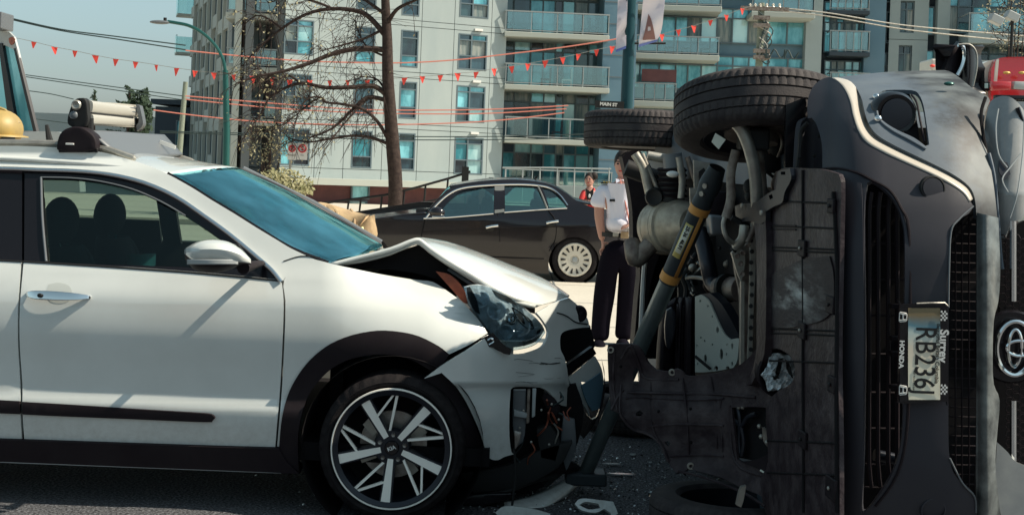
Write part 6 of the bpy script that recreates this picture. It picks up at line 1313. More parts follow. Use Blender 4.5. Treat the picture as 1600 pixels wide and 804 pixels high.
t_.links.new(tc__.outputs['Generated'], sp.inputs[0]); t_.links.new(tc__.outputs['Object'], nz.inputs['Vector']); t_.links.new(nz.outputs['Fac'], ad.inputs[0]); t_.links.new(sp.outputs['Z'], ad.inputs[2])
t_.links.new(ad.outputs[0], rp_.inputs[0]); t_.links.new(rp_.outputs[0], b_.inputs['Base Color'])
cre = rp_.color_ramp; cre.elements[0].color = (.80, .74, .58, 1); cre.elements[0].position = .35; cre.elements[1].color = (.20, .15, .08, 1); cre.elements[1].position = .97
for pos, c in ((.6, (.74, .64, .50, 1)), (.78, (.50, .58, .54, 1)), (.86, (.10, .22, .28, 1))):
    q = cre.elements.new(pos); q.color = c
fr = trace('plate_frame', [(1406, 478), (1409, 475), (1476, 473), (1481, 477), (1482, 622), (1479, 627), (1409, 630), (1404, 626)], lambda x, y: pt(x, y, .004), M['gblack'], SV, thick=.012, step=0, sm_n=2)
np_ = prect(1419, 481, 1469, 624, .007, .002, 'number_plate', plm, fr)
trace('frame_lower_edge', [(1406, 480), (1418, 480), (1417, 520), (1411, 530), (1411, 580), (1417, 590), (1420, 625), (1406, 627)], lambda x, y: pt(x, y, .010), M['gblack'], fr, thick=.004, step=0, sm_n=2)
dn = Vector((0, 0, -1)); rt = Vector((1, 0, 0)); ROT = lambda v: v
def T(s, x, y, size, m, name='lettering', bold=.0, sx=1, o=.0082): return text(s, name, pt(x, y, o), dn+Vector((-.0, 0, 0)), rt, size, M[m], fr, ext=.0004, bold=bold, sx=sx)
T('RB236J', 1444, 563, .096, 'ink', sx=.80, bold=.0006)
T('Beautiful British Columbia', 1465, 552, .0185, 'ink', sx=1.0, bold=.0003)
T('Surrey', 1474, 540, .040, 'signw', bold=.0012)
T('HONDA', 1408.5, 553, .021, 'signw', bold=.0008, sx=1.15, o=.0112)
T('BEST PLACE ON EARTH', 1428, 596, .007, 'ink')
for y in (495, 609):
    o = pt(1411, y, .012)
    MB().tube([o+rt*a_*.012+dn*b__*.016 for a_, b__ in ((-1, -.8), (-1, .8), (-.8, 1), (.8, .8), (1, .6), (1, -.6), (.8, -.8), (-.8, -1), (-1, -.8))], .0014, 5).build('maker_badge', M['signw'], fr)
    MB().tube([o+rt*.010+dn*(-.008), o-rt*.010+dn*(-.011)], .0022, 5).build('badge_stroke', M['signw'], fr); MB().tube([o+rt*.010+dn*(.008), o-rt*.010+dn*(.011)], .0022, 5).build('badge_stroke', M['signw'], fr); MB().tube([o+dn*(-.009), o+dn*.009], .0022, 5).build('badge_stroke', M['signw'], fr)
for y in (493, 608):
    for i in range(5):
        for j in range(4):
            if (i+j) % 2: continue
            o = pt(1475, y, .0115)+rt*(j-1.5)*.0055+dn*(i-2)*.0065
            MB().box(o, (.0055, .001, .0065)).build('checker_square', M['signw'], fr, smooth=0, fix=False)
MB().tube([pt(1432, 474, .008), pt(1455, 473, .008), pt(1476, 473, .008), pt(1481, 478, .008)], .003, 6).build('frame_glint', M['galv'], fr)
for y in (478, 528, 552, 604): MB().box(P(1398, y, 4.30), (.03, .04, .014)).build('frame_lug', M['dplas'], SV, smooth=0)
# ================= rescue strut =================
base = Vector((.33, 6.45, .0)); top = P(1121, 262, 5.55)
p0 = P(905, 742, 6.3); p0.z = max(p0.z, .06); p0 = P(915, 738, 6.25); d = top-p0; ax_s = d.normalized()
ST = thing('rescue_strut', 'long grey stabilising strut with orange bands propping the overturned car', 'strut', (p0.x, p0.y, 0)); WO[ST] = Vector((p0.x, p0.y, 0))
def sat(py):
    lo, hi = 0., 1.
    for _ in range(30):
        m = (lo+hi)/2; q = p0+d*m; pyq = HZ-((q.z-CH)*ca-q.x*sa)/q.y*F
        if pyq > py: lo = m
        else: hi = m
    return p0+d*lo
MB().tube([p0, sat(640), sat(540)], [.036, .037, .037], 24).build('inner_tube', M['strut'], ST)
MB().tube([sat(560), sat(440)], .040, 28).build('outer_tube', M['strut'], ST)
MB().tube([sat(440), sat(430)], .043, 28).build('collar', M['strutd'], ST)
MB().tube([sat(436), sat(334)], .044, 28).build('sleeve', M['strutd'], ST)
MB().tube([sat(334), sat(316)], [.045, .045], 28).build('sleeve', M['strutd'], ST)
MB().tube([sat(316), sat(306), sat(290), sat(282), sat(262)], [.045, .042, .050, .048, .036], 28).build('locking_collar', M['strutd'], ST)
for a, b_ in ((437, 425), (332, 321)): MB().tube([sat(a), sat(b_)], .0465, 28).build('orange_band', M['band'], ST)
nrm = (Vector((0, 0, CH))-sat(380)).normalized(); nrm = (nrm-ax_s*nrm.dot(ax_s)).normalized(); tang = ax_s.cross(nrm)
def arcpatch(py0, py1, a0, a1, r, name, m, par):
    A_, B_ = sat(py0), sat(py1)
    rows = [[p+(nrm*math.cos(a)+tang*math.sin(a))*r for a in [lerp(a0, a1, i/8) for i in range(9)]] for p in (A_, B_)]
    return grid(name, rows, M[m], par, 1, 1, .001, face=lambda p: p-sat(380) if False else nrm)
sg = 1 if tang.x < 0 else -1
arcpatch(426, 331, -sg*.35, -sg*.75, .0465, 'orange_stripe', 'band', ST)
lb = arcpatch(398, 347, sg*.75, -sg*.15, .0450, 'label', 'ylab', ST); lb2 = arcpatch(391, 350, sg*.62, -sg*.06, .0456, 'label_paper', 'label', ST)
ln = (nrm*math.cos(.3)+tang*sg*math.sin(.3)).normalized()
for s_, py, off in (('25-36', 358, .0), ('46.91', 378, .0)):
    text(s_, 'lettering', sat(py)+ln*.0470, ax_s*-1, ln.cross(ax_s)*-1 if False else (ax_s*-1).cross(ln)*-1, .024, M['ink'], ST, bold=.0006)
for py in (299, 287): MB().tube([sat(py)+nrm*.044-tang*.015, sat(py)+nrm*.054-tang*.02], .012, 8).build('lock_pin', M['galv'], ST)
MB().box(p0+Vector((0, 0, -.02)), (.2, .14, .06)).build('base_plate', M['strutd'], ST, bevel=.01)
# ================= wreckage on the ground =================
gd = lambda x, y, z=0: (lambda p: Vector((p.x, p.y, z)))(GND.hit(x, y))
bl = [[P(930, 730, 6.4), P(910, 736, 6.3), P(880, 750, 6.2), P(845, 768, 6.1), P(815, 778, 6.05), P(788, 783, 6.0)], [P(928, 738, 6.38), P(912, 748, 6.27), P(885, 764, 6.14), P(850, 779, 6.04), P(818, 786, 6.0), P(788, 788, 5.97)], [P(922, 744, 6.36), P(905, 758, 6.25), P(880, 778, 6.12), P(850, 792, 6.0), P(818, 794, 5.96), P(788, 794, 5.94)]]
t = grid('torn_strip', bl, W, None, 3, 3, .012); tag(t, 'curved white strip torn from the bumper lying below the white car nose', 'debris')
t = trace('bumper_scrap', [(774, 800), (790, 790), (830, 794), (860, 802), (850, 812), (790, 812)], lambda x, y: P(x, y, 5.75), W, None, thick=.01, step=6); tag(t, 'small white bumper scrap at the bottom edge under the white strip', 'debris')
t = trace('broken_surround', [(898, 786), (908, 778), (935, 780), (958, 783), (966, 804), (966, 830), (958, 830), (954, 800), (944, 794), (930, 800), (908, 796)], lambda x, y: P(x, y, 5.95-.002*(y-780)), M['white'], None, holes=[[(905, 788), (915, 783), (935, 786), (938, 793), (920, 795)]], thick=.02, step=7); tag(t, 'broken white lamp surround lying right of the white strip', 'debris')
t = MB().lathe(gd(905, 765, .04), (.3, -1, .2), [(0, .008), (.005, .012), (0, .02), (-.02, .02)], 16).build('ring_cap', M['ylab'], None); tag(t, 'small yellow ring cap on the asphalt beside the white strip', 'debris')
t = MB().box(gd(920, 742, .03), (.06, .05, .05)).build('amber_piece', M['ylab'], None, bevel=.008); tag(t, 'small amber plastic piece at the foot of the strut', 'debris')
for (x, y, l, a_, lab) in ((955, 727, .10, .1, 'short pale glass sliver right of the strut foot'), (970, 743, .15, .02, 'long pale sliver of plastic on the dark asphalt'), (988, 712, .04, .6, 'tiny pale chip on the asphalt under the torn shield')):
    c = gd(x, y, .008); X = Vector((math.cos(a_), math.sin(a_), 0)); Yv = Vector((-math.sin(a_), math.cos(a_), 0))
    k = MB(); k.prism([c-X*l/2, c-X*l*.2-Yv*.02, c+X*l*.3-Yv*.015, c+X*l/2, c+Yv*.015], (0, 0, .006)); tag(k.build('sliver', M['glint'], None, smooth=0), lab, 'debris')
for pts, lab in (([(720, 780), (740, 772), (800, 770), (790, 782), (750, 790), (724, 790)], 'dark torn plastic piece under the white car just behind its wheel'), ([(745, 800), (760, 790), (785, 794), (770, 808)], 'small dark plastic scrap at the bottom edge')):
    k = trace('plastic_scrap', pts, lambda x, y: P(x, y, 5.95), M['gblack'], None, thick=.03, step=6, bevel=.004); tag(k, lab, 'debris')
for i, pts in enumerate(([(760, 762, 6.1), (800, 748, 6.1), (850, 736, 6.1), (890, 728, 6.2)], [(850, 756, 6.15), (868, 740, 6.15), (890, 726, 6.2), (905, 736, 6.3)], [(730, 775, 6.0), (780, 770, 6.0), (830, 752, 6.05), (870, 742, 6.1)])):
    k = MB().tube(cr([P(*p) for p in pts], 4), [.03, .022, .012][i], 8).build('dangling_strip', M['ink' if i else 'dplas'], WC)
cr_ = MB(); gl = MB()
for i in range(2200):
    x = R.gauss(.35, .6); y = R.gauss(6.5, .6); z = .004; s = R.uniform(.003, .013)*(1.6 if R.random() < .08 else 1)
    d1 = Vector((R.uniform(-1, 1), R.uniform(-1, 1), R.uniform(0, .5))).normalized()*s; d2 = Vector((-d1.y, d1.x, R.uniform(0, .5)*s))
    (gl if R.random() < .5 else cr_).add([Vector((x, y, z)), Vector((x, y, z))+d1, Vector((x, y, z))+d1*.6+d2, Vector((x, y, z))+d2*.5+Vector((0, 0, s*.6))], [(0, 1, 2), (0, 2, 3), (1, 2, 3), (0, 1, 3)])
tag(gl.build('glass_fragments', M['glint'], None, smooth=0, fix=False), 'scattered crumbs of broken glass on the asphalt between the cars', 'glass', kind='stuff')
tag(cr_.build('plastic_fragments', M['ink'], None, smooth=0, fix=False), 'scattered dark plastic crumbs on the asphalt between the cars', 'debris', kind='stuff')
# ================= black saloon =================
SY = 17.6
SD = thing('black_sedan', 'black saloon with dented rear door parked behind the crash', 'car', base_at(760, 18.5)); WO[SD] = Vector(SD.location)
def sz(px, py): return CH-(py-hor(px))*SY/F
def sside(px, py):
    z = sz(px, py); d = interp(z, [(.15, .1), (.3, .03), (.55, .0), (.8, .0), (.95, .06), (1.05, .10), (1.25, .27), (1.4, .42), (1.46, .55)])
    d += interp(px, [(480, .45), (520, .16), (590, .02), (930, .0), (960, .1), (1000, .45)])
    d += .03*math.exp(-((px-866)**2/90+(py-378)**2/250))
    return P(px, py, SY+d)
so_ = lambda o: (lambda x, y: sside(x, y)+Vector((0, o, 0)))
BK = M['sedan']
arch = [(858, 428), (857, 410), (862, 392), (874, 378), (890, 371), (908, 372), (924, 382), (935, 400), (937, 428)]
farch = [(532, 408), (533, 392), (542, 377), (558, 367), (576, 365), (594, 373), (606, 387), (610, 411)]
door_gap = lambda pts, nm='panel_gap': MB().tube(cr([sside(x, y)+Vector((0, -.003, 0)) for x, y in pts], 3), .008, 5).build(nm, M['black'], SD)
w_f = [(681, 340), (692, 325), (708, 307), (722, 298), (745, 294), (772, 291.5), (771.5, 332)]
w_r = [(789, 290.5), (815, 290.5), (840, 292), (846, 303), (853, 325), (789, 330)]
w_q = [(847, 293), (859, 296), (872, 306), (884, 320), (884, 324), (858, 325), (852, 305)]
body = [(488, 396), (488, 370), (502, 355), (540, 347), (562, 345), (590, 342), (640, 336), (668, 333), (686, 310), (704, 293), (742, 284.5), (780, 281), (815, 281), (845, 284.5), (869, 292), (893, 308), (906, 316), (930, 325), (960, 328), (985, 335), (995, 350), (996, 380), (990, 412), (960, 422), (937, 428)]+arch[::-1][1:]+[(780, 422), (700, 417), (640, 413)]+farch[::-1]+[(500, 406), (490, 404)]
bd_ = trace('body_side', body, sside, BK, SD, holes=[w_f, w_r, w_q], thick=.03, step=10)
trace('pillar', [(773, 291), (788, 290), (788, 331), (773, 333)], so_(-.012), M['sedanp'], SD, thick=.02, step=0, sm_n=1)
for nm, w_, off in (('front_window', w_f, .02), ('rear_window', w_r, .02), ('quarter_window', w_q, .02)): trace(nm, w_, so_(off), M['gl_sed'], SD, thick=.006, step=0)
def ch(pts, r=.011, m='chrome'): return MB().tube(cr([sside(x, y)+Vector((0, -.012, 0)) for x, y in pts], 4), r, 6).build('chrome_strip', M[m], SD)
ch([(662, 341), (700, 339.5), (771, 333.5)]); ch([(788, 331.5), (850, 327), (886, 325)])
ch([(665, 341), (680, 322), (700, 304), (722, 294), (760, 289.5), (810, 288), (843, 290), (862, 295), (876, 306), (887, 321)], .014)
ch([(841, 292), (847, 305), (855, 326)], .012, 'sedanp')
door_gap([(777, 333), (781, 370), (781, 418)]); door_gap([(664, 342), (656, 380), (648, 412)]); door_gap([(856, 328), (868, 345), (868, 372), (858, 392)])
door_gap([(650, 396), (740, 400), (850, 404)], 'door_crease'); door_gap([(660, 362), (780, 356), (920, 352)], 'shoulder_crease')
for x, y in ((772, 353), (866, 346)):
    h = MB().tube([sside(x-12, y+2)+Vector((0, -.03, 0)), sside(x-4, y)+Vector((0, -.05, 0)), sside(x+6, y-1)+Vector((0, -.03, 0))], .022, 8).build('door_handle', M['chrome'], SD); MB().sphere(sside(x-6, y+5)+Vector((0, -.01, 0)), (.06, .02, .03), 10, 6).build('handle_recess', M['ink'], h)
mm = MB().sphere(sside(684, 331)+Vector((0, -.14, 0)), (.11, .08, .075), 16, 10).build('door_mirror', BK, SD); MB().box(sside(686, 338)+Vector((0, -.15, 0)), (.17, .08, .025)).build('mirror_trim', M['chrome'], mm, bevel=.008)
# top surfaces: bonnet, windscreen, roof, boot lid, joined across the car by depth
top = [(488, 374), (502, 355), (540, 346), (590, 341), (640, 334), (666, 332)], [(702, 296), (740, 284.5), (780, 281), (815, 281), (845, 285), (868, 292)], [(896, 312), (915, 317), (940, 320), (965, 324), (985, 334)]
def across(pts, y0s, wid, name, m, th=.02, crown=.05):
    rows = []
    for (x, y), i0 in zip(pts, range(99)):
        n = sside(x, y); y0 = n.y; f = 2*(SY+.86)-y0; r = []
        for t in (0, .2, .5, .8, 1): r.append(Vector((n.x, lerp(y0, f, t), n.z+crown*(1-(2*t-1)**2))))
        rows.append(r)
    return grid(name, rows, m, SD, 4, 3, th, face=lambda p: p-Vector((n.x, 18.4, .4)))
across(top[0], 0, 1, 'bonnet', BK, crown=.04); across([(702, 291)]+top[1][1:], 0, 1, 'roof', BK, crown=.03); across(top[2], 0, 1, 'boot_lid', BK, crown=.03)
across([(666, 333), (684, 312), (702, 292)], 0, 1, 'windscreen', M['gl_wind'], .005, .04); across([(868, 293), (882, 302), (896, 312)], 0, 1, 'rear_screen', M['gl_dark'], .005, .04)
ch([(668, 333), (684, 313), (703, 296)], .02, 'sedan')
k = MB(); k.prism([(x, 19.25, z) for x, z in ((P(498, 0, 18).x, .3), (P(498, 0, 18).x, .7), (P(660, 0, 18).x, .98), (P(900, 0, 18).x, .98), (P(985, 0, 18).x, .9), (P(985, 0, 18).x, .3))], (0, .05, 0)); k.build('far_side', BK, SD, smooth=0)
for x in (778, 850): MB().box((P(x, 0, 19).x, 19.0, 1.18), (.07, .05, .42)).build('far_pillar', M['sedanp'], SD)
k = MB(); a, c = P(505, 0, 18).x, P(985, 0, 18).x; k.box(((a+c)/2, 18.45, .36), (c-a, 1.4, .2)); k.build('floor_pan', M['black'], SD, smooth=0)
k = MB(); a, c = P(860, 0, 18).x, P(985, 0, 18).x; k.box(((a+c)/2, 18.45, .6), (c-a, 1.4, .5)); a, c = P(545, 0, 18).x, P(655, 0, 18).x; k.box(((a+c)/2, 18.45, .55), (c-a, 1.4, .4)); k.build('bulkheads', M['black'], SD, smooth=0) if False else None
k = MB(); a, c = P(664, 0, 18).x, P(865, 0, 18).x; k.box(((a+c)/2, 17.86, .62), (c-a, .06, .62)); k.build('door_cards', M['trimin'], SD, smooth=0)
for x in (740, 762, 838, 848):
    for y_ in (18.05, 18.8):
        p = P(x, 300, y_); s_ = MB().box((p.x, y_, .85), (.16, .44, .5)).build('seat_back', M['seat'], SD, bevel=.05); MB().sphere((p.x+.02, y_, 1.17), (.06, .12, .09), 12, 8).build('headrest', M['seat'], s_)
MB().tube([Vector((P(705, 0, 18.8).x+.04*math.cos(t), 18.8+.18*math.sin(t), 1.02+.16*math.cos(t))) for t in [i*math.pi/10 for i in range(21)]], .016, 6).build('steering_wheel', M['trimin'], SD)
# wheels
wcs = P(898, 407, SY+.04); wcs.z = .315
WS = MB().lathe(wcs, (0, 1, 0), [(.01, .0), (.004, .05), (-.01, .06), (-.015, .12), (-.012, .19), (-.022, .215), (-.02, .228), (.0, .235), (.1, .236)], 56).build('wheel', M['hubc'], SD, origin=wcs)
tyre(wcs+Vector((0, .085, 0)), (0, 1, 0), .315, .20, .232, M['rubber'], WS, tread=False, blocks=16)
for i in range(14):
    a = 2*math.pi*i/14; u = Vector((math.cos(a), 0, math.sin(a))); n = Vector((-u.z, 0, u.x)); c = wcs+Vector((0, -.014, 0))
    MB().prism([c+u*.125-n*.006, c+u*.125+n*.006, c+u*.192+n*.017, c+u*.192-n*.017], (0, -.010, 0)).build('slot', M['ink'], WS, smooth=0)
MB().lathe(wcs, (0, 1, 0), [(-.018, .0), (-.016, .03), (-.008, .038)], 24).build('centre_cap', M['lgrey'], WS)
ww = copy_tree(WS, SD); ww.location = WS.location+Vector((P(572, 407, SY).x-wcs.x, 0, 0)); ww2 = copy_tree(WS, SD); ww2.location = WS.location+Vector((0, 1.35, 0))
for c in ((wcs.x), (P(572, 407, SY).x)):
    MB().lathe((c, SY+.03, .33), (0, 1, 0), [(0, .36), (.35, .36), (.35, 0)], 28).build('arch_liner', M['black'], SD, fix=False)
MB().tube([P(832, 283, 18.4), P(840, 275, 18.4)], .012, 6).build('aerial', M['ink'], SD)
# ================= people =================
def skin(name, pts, edges, m, parent, root=0, sub=2):
    """one continuous surface grown along a skeleton of (point, radius)"""
    og = WO[parent]; bm = bmesh.new(); L_ = bm.verts.layers.skin.verify(); vs = []
    for i, (p, r) in enumerate(pts):
        v = bm.verts.new(Vector(p)-og); r = (r, r) if isinstance(r, (int, float)) else r; v[L_].radius = r; v[L_].use_root = (i == root); vs.append(v)
    for a, b_ in edges: bm.edges.new((vs[a], vs[b_]))
    me = bpy.data.meshes.new(name); bm.to_mesh(me); bm.free(); me.materials.append(m)
    o = bpy.data.objects.new(name, me); link(o, parent)
    s_ = o.modifiers.new('skin', 'SKIN'); s_.use_smooth_shade = True; s_.branch_smoothing = .6
    q = o.modifiers.new('sub', 'SUBSURF'); q.levels = sub; q.render_levels = sub
    return o
def hand(base, d, palm, s=1.0):
    """skeleton of a relaxed hand: palm, four bent fingers and a thumb from the side"""
    d = Vector(d).normalized(); palm = Vector(palm).normalized(); sd_ = d.cross(palm).normalized(); b0 = Vector(base)
    pts = [(b0, .024*s), (b0+d*.05*s, (.036*s, .018*s)), (b0+d*.085*s, (.036*s, .016*s))]; ed = [(0, 1), (1, 2)]
    for i, (o, l) in enumerate(((-.030, .068), (-.010, .078), (.010, .074), (.029, .058))):
        n = len(pts); r = b0+d*.09*s+sd_*o*s
        pts += [(r, .010*s), (r+(d*.95+palm*.25).normalized()*l*.5*s, .009*s), (r+(d*.95+palm*.25).normalized()*l*.5*s+(d*.7+palm*.7).normalized()*l*.5*s, .007*s)]; ed += [(2, n), (n, n+1), (n+1, n+2)]
    n = len(pts); r = b0+d*.03*s-sd_*.036*s
    pts += [(r, .012*s), (r+(d*.7-sd_*.6+palm*.2).normalized()*.035*s, .011*s), (r+(d*.8-sd_*.4+palm*.4).normalized()*.062*s, .008*s)]; ed += [(1, n), (n, n+1), (n+1, n+2)]
    return pts, ed
def head(par, c, face, r=.1, hair='hair', bald=False):
    f = Vector(face).normalized(); s_ = Vector((0, 0, 1)).cross(f).normalized(); u = f.cross(s_) if f.cross(s_).z > 0 else s_.cross(f); c = Vector(c); ax = (s_, f, u)
    k = MB(); k.sphere(c, (r*.76, r*.92, r*1.15), 20, 14, ax)
    h = k.build('head', M['skin'], par)
    MB().sphere(c+f*r*.25-u*r*.55, (r*.55, r*.62, r*.55), 16, 10, ax).build('jaw', M['skin'], h)
    MB().prism([c+f*r*.85+u*r*.15-s_*r*.06, c+f*r*.85+u*r*.15+s_*r*.06, c+f*r*.82-u*r*.2+s_*r*.14, c+f*r*.82-u*r*.2-s_*r*.14], f*r*.22).build('nose', M['skin'], h, bevel=r*.05)
    for q in (-1, 1):
        MB().sphere(c+f*r*.84+u*r*.12+s_*q*r*.3, (r*.13, r*.06, r*.07), 10, 6, ax).build('eye', M['ink'], h)
        MB().sphere(c+s_*q*r*.76, (r*.08, r*.2, r*.26), 10, 6, ax).build('ear', M['skin'], h)
        MB().tube([c+f*r*.86+u*r*.3+s_*q*r*.16, c+f*r*.8+u*r*.32+s_*q*r*.44], r*.04, 6).build('eyebrow', M['hair'], h)
    MB().tube([c+f*r*.83-u*r*.48-s_*r*.2, c+f*r*.86-u*r*.47, c+f*r*.83-u*r*.48+s_*r*.2], r*.05, 6).build('mouth', M['red'], h)
    if hair:
        MB().sphere(c+u*r*.22-f*r*.14, (r*.86, r*.98, r*1.08), 20, 12, ax).build('hair', M[hair], h)
    return h
# man in white shirt
MY = 11.6
PM = thing('person', 'man in white uniform shirt and dark trousers standing behind the strut', 'person', base_at(965, MY)); WO[PM] = Vector(PM.location)
def m(px, py, dy=0): return P(px, py, MY+dy)
hp = m(966, 364); bp_, be = [], []
nk, hd_ = m(975, 277), m(981, 256)
pts = [(m(968, 345), .15), (m(970, 300), .16), (nk, .062), (m(978, 264), .06), (m(937, 300), .055), (m(936, 338), .048), (m(941, 374), .034), (m(1006, 302), .055), (m(1010, 338, -.05), .048), (m(996, 350, -.2), .034)]
ed = [(0, 1), (1, 2), (2, 3), (1, 4), (4, 5), (5, 6), (1, 7), (7, 8), (8, 9)]
h1, e1 = hand(m(941, 374), (.15, 0, -1), (0, -1, 0)); n = len(pts); pts += h1; ed += [(6, n)]+[(a+n, b_+n) for a, b_ in e1]
h2, e2 = hand(m(996, 350, -.2), (-.9, -.3, -.1), (0, 0, -1)); n = len(pts); pts += h2; ed += [(9, n)]+[(a+n, b_+n) for a, b_ in e2]
skin('body', pts, ed, M['skin'], PM, 0)
skin('shirt', [(m(967, 366), (.20, .13)), (m(968, 345), (.205, .14)), (m(969, 318), (.22, .145)), (m(970, 300), (.21, .13)), (m(973, 286), (.12, .09)), (m(944, 295), .088), (m(937, 312), .092), (m(935, 326), .095), (m(997, 295), .088), (m(1007, 315), .092), (m(1010, 326), .095)],
     [(0, 1), (1, 2), (2, 3), (3, 4), (3, 5), (5, 6), (6, 7), (3, 8), (8, 9), (9, 10)], M['shirt'], PM, 2)
skin('trousers', [(m(967, 366), (.20, .135)), (m(967, 388), (.21, .15)), (m(951, 415), .13), (m(945, 455), .108), (m(939, 500), .092), (m(937, 534), .09), (m(984, 415), .13), (m(982, 455), .108), (m(977, 500), .092), (m(974, 532), .09)],
     [(0, 1), (1, 2), (2, 3), (3, 4), (4, 5), (1, 6), (6, 7), (7, 8), (8, 9)], M['navy'], PM, 1)
for x, y in ((937, 538), (974, 536)):
    MB().sphere(m(x-1, y+1, -.07), (.06, .16, .05), 16, 8).build('shoe', M['navy'], PM)
MB().lathe(m(967, 366), (0, 0, 1), [(-.02, .16), (.02, .16)], 32).build('belt', M['ink'], PM, fix=False).scale = (1, 1, 1)
MB().box(m(962, 366, -.175), (.05, .02, .04)).build('belt_buckle', M['galv'], PM, bevel=.004); MB().box(m(976, 367, -.18), (.07, .03, .06)).build('belt_pouch', M['tan'], PM, bevel=.006)
for q in (0, 1, 2): MB().box(m(944+4*q, 284+.3*q, -.02), (.012, .09, .012)).build('gold_stripe', M['gold'], PM)
MB().box(m(950, 286, -.0), (.13, .085, .012)).build('epaulette', M['ink'], PM, bevel=.004)
MB().box(m(960, 313, -.155), (.085, .012, .022)).build('name_strip', M['ink'], PM, bevel=.003)
MB().tube(cr([m(969, 280, -.12), m(973, 300, -.17), m(980, 330, -.17), m(984, 352, -.16)], 3), .006, 6)  .build('lanyard', M['wirer'], PM)
MB().tube(cr([m(978, 280, -.12), m(990, 305, -.16), m(986, 352, -.16)], 3), .006, 6).build('lanyard', M['signr'], PM)
MB().box(m(984, 363, -.17), (.055, .008, .075)).build('id_badge', M['signw'], PM)
MB().box(m(990, 350, -.24), (.05, .03, .1)).build('radio', M['ink'], PM, bevel=.006)
for q in (-1, 1): MB().prism([m(972, 281, -.13), m(972+q*10, 279, -.10), m(972+q*9, 286, -.14)], (0, .01, 0)).build('collar', M['shirt'], PM, smooth=0)
head(PM, m(975, 257), (-.35, -1, -.1), .108, 'hair')
# woman in red jacket
WY = 21.5
PW = thing('person', 'woman with dark tied hair in a red and black jacket behind the sedan boot', 'person', base_at(922, WY)); WO[PW] = Vector(PW.location)
def wv(px, py, dy=0): return P(px, py, WY+dy)
skin('body', [(wv(922, 340), .13), (wv(922, 305), .13), (wv(922, 292), .05), (wv(922, 284), .05), (wv(910, 300), .05), (wv(908, 322, -.1), .042), (wv(918, 318, -.25), .032), (wv(934, 300), .05), (wv(936, 322, -.1), .042), (wv(926, 320, -.25), .032)], [(0, 1), (1, 2), (2, 3), (1, 4), (4, 5), (5, 6), (1, 7), (7, 8), (8, 9)], M['skin'], PW, 0, 1)
skin('jacket', [(wv(922, 345), (.15, .11)), (wv(922, 320), (.15, .11)), (wv(922, 301), (.155, .10)), (wv(922, 294), .07), (wv(912, 298), .065), (wv(908, 318, -.08), .062), (wv(916, 320, -.2), .05), (wv(933, 298), .065), (wv(936, 318, -.08), .062), (wv(928, 321, -.2), .05)], [(0, 1), (1, 2), (2, 3), (2, 4), (4, 5), (5, 6), (2, 7), (7, 8), (8, 9)], M['red'], PW, 1)
trace('dark_shirt', [(915, 294), (922, 299), (928, 293), (926, 312), (917, 312)], lambda x, y: wv(x, y, -.15), M['ink'], PW, thick=.01, step=0); MB().sphere(wv(921, 306, -.17), (.02, .006, .035), 8, 6).build('shirt_print', M['signw'], PW)
skin('trousers', [(wv(922, 345), (.15, .11)), (wv(922, 360), .12), (wv(917, 385), .08), (wv(917, 415), .06), (wv(927, 385), .08), (wv(927, 415), .06)], [(0, 1), (1, 2), (2, 3), (1, 4), (4, 5)], M['ink'], PW, 0, 1)
head(PW, wv(921, 281), (-.3, -1, 0), .10, 'hair'); MB().sphere(wv(928, 275), (.07, .06, .07), 12, 8).build('hair_bun', M['hair'], PW)
# firefighter bent over beside the white car bonnet
FY = 8.6
PF = thing('person', 'firefighter in tan jacket and yellow helmet bending over behind the white car bonnet', 'person', base_at(545, FY)); WO[PF] = Vector(PF.location)
def fv(px, py, dy=0): return P(px, py, FY+dy)
skin('body', [(fv(560, 385), .12), (fv(500, 350), .13), (fv(425, 345), .07), (fv(400, 345), .06), (fv(440, 380), .05), (fv(430, 430), .045), (fv(420, 460), .035)], [(0, 1), (1, 2), (2, 3), (1, 4), (4, 5), (5, 6)], M['skin'], PF, 0, 1)
skin('jacket', [(fv(574, 392), (.17, .15)), (fv(556, 362), (.17, .155)), (fv(528, 346), (.17, .135)), (fv(496, 340), (.17, .13)), (fv(462, 345), (.15, .11)), (fv(440, 350), .09), (fv(445, 385), .08), (fv(430, 440, -.1), .065), (fv(470, 380, .25), .08), (fv(450, 440, .2), .065)], [(0, 1), (1, 2), (2, 3), (3, 4), (4, 5), (4, 6), (6, 7), (4, 8), (8, 9)], M['tan'], PF, 2)
skin('trousers', [(fv(574, 392), (.17, .15)), (fv(580, 420), .15), (fv(575, 480), .11), (fv(570, 560), .09), (fv(570, 606), .085), (fv(600, 480, .2), .11), (fv(600, 560, .2), .09), (fv(600, 600, .2), .085)], [(0, 1), (1, 2), (2, 3), (3, 4), (1, 5), (5, 6), (6, 7)], M['tan'], PF, 0, 1)
def wrapx(px, py, rx, t0, t1, mname, nm):
    c = fv(px, py); MB().tube([c+Vector((rx*.25*math.cos(a), -rx*math.cos(a)*.2-rx*.9*abs(math.sin(a*.5))*0-.12*math.cos(a-1.5), rx*math.sin(a))) for a in [lerp(t0, t1, i/10) for i in range(11)]], .014, 6).build(nm, M[mname], PF)
for x0, y0 in ((560, 345), (548, 336)):
    MB().tube(cr([fv(x0, y0-8, .02), fv(x0+6, y0+4, -.12), fv(x0+4, y0+22, -.19), fv(x0-2, y0+44, -.18)], 4), .012, 6).build('jacket_strap', M['refl' if x0 == 560 else 'tan'], PF)
for q in range(7):
    x0 = R.uniform(490, 560); y0 = interp(x0, [(490, 318), (530, 322), (560, 340)]); MB().tube(cr([fv(x0, y0+2, -.06), fv(x0+R.uniform(2, 10), y0+12, -.15), fv(x0+R.uniform(-4, 12), y0+26, -.18)], 3), .009, 5).build('cloth_fold', M['tan'], PF)
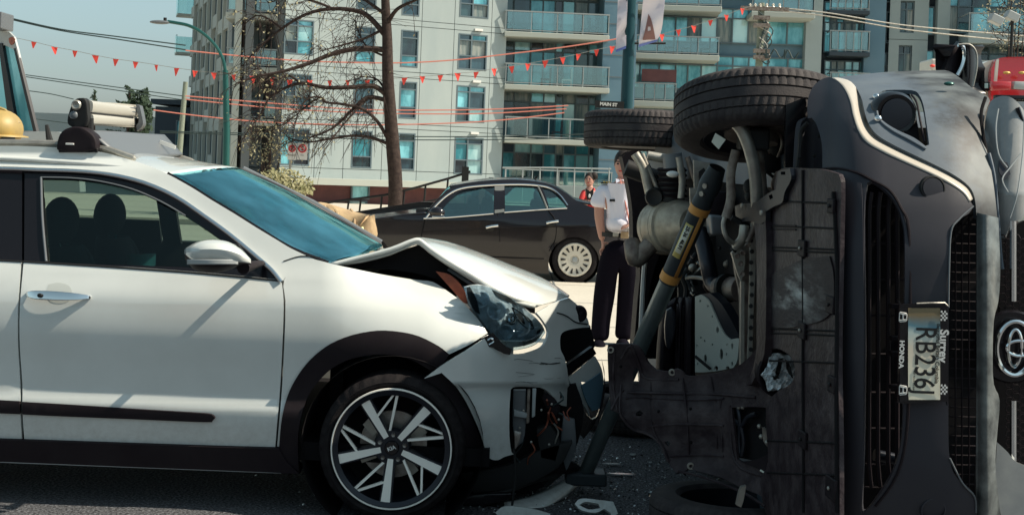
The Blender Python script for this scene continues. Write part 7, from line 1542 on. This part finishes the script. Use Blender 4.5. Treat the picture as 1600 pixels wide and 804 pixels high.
head(PF, fv(372, 348), (-.8, -.3, -.6), .10, None)
hc = fv(362, 335); MB().sphere(hc, (.14, .13, .12), 24, 12).build('helmet', M['yhelm'], PF); MB().lathe(hc-Vector((0, 0, .03)), (-.3, 0, 1), [(0, .12), (-.02, .19), (-.03, .19), (-.02, .12)], 28).build('helmet_brim', M['yhelm'], PF)
# person with yellow helmet at far left
HYY = 9.6
PH = thing('person', 'person in a yellow helmet behind the white car roof at the left edge', 'person', base_at(0, HYY)); WO[PH] = Vector(PH.location)
def hv(px, py, dy=0): return P(px, py, HYY+dy)
skin('body', [(hv(0, 300), .14), (hv(0, 255), .14), (hv(4, 236), .06), (hv(4, 225), .06)], [(0, 1), (1, 2), (2, 3)], M['skin'], PH, 0, 1)
skin('jacket', [(hv(0, 400), (.2, .15)), (hv(0, 300), (.2, .15)), (hv(0, 256), (.2, .13)), (hv(3, 240), .09), (hv(-35, 262), .09), (hv(-42, 330), .075), (hv(38, 262), .09), (hv(42, 330), .075)], [(0, 1), (1, 2), (2, 3), (2, 4), (4, 5), (2, 6), (6, 7)], M['tan'], PH, 1)
skin('trousers', [(hv(0, 400), (.2, .15)), (hv(-15, 450), .12), (hv(-15, 550), .09), (hv(15, 450), .12), (hv(15, 550), .09)], [(0, 1), (1, 2), (0, 3), (3, 4)], M['tan'], PH, 0, 1)
hh = head(PH, hv(4, 216), (.8, -.5, 0), .11, 'hair')
MB().tube([hv(-8, 216, -.1), hv(8, 218, -.12), hv(22, 217, -.08)], .032, 10).build('goggles', M['grey'], PH)
hc = hv(0, 202); MB().sphere(hc, (.165, .18, .15), 28, 14).build('helmet', M['yhelm'], PH); MB().lathe(hc-Vector((0, 0, .035)), (0, 0, 1), [(0, .15), (-.012, .20), (-.02, .205), (-.015, .15)], 32).build('helmet_brim', M['yhelm'], PH)
MB().tube(cr([hc+Vector((-.15, -.02, .05)), hc+Vector((0, -.03, .16)), hc+Vector((.15, -.02, .05))], 4), .012, 6).build('helmet_ridge', M['yhelm'], PH)
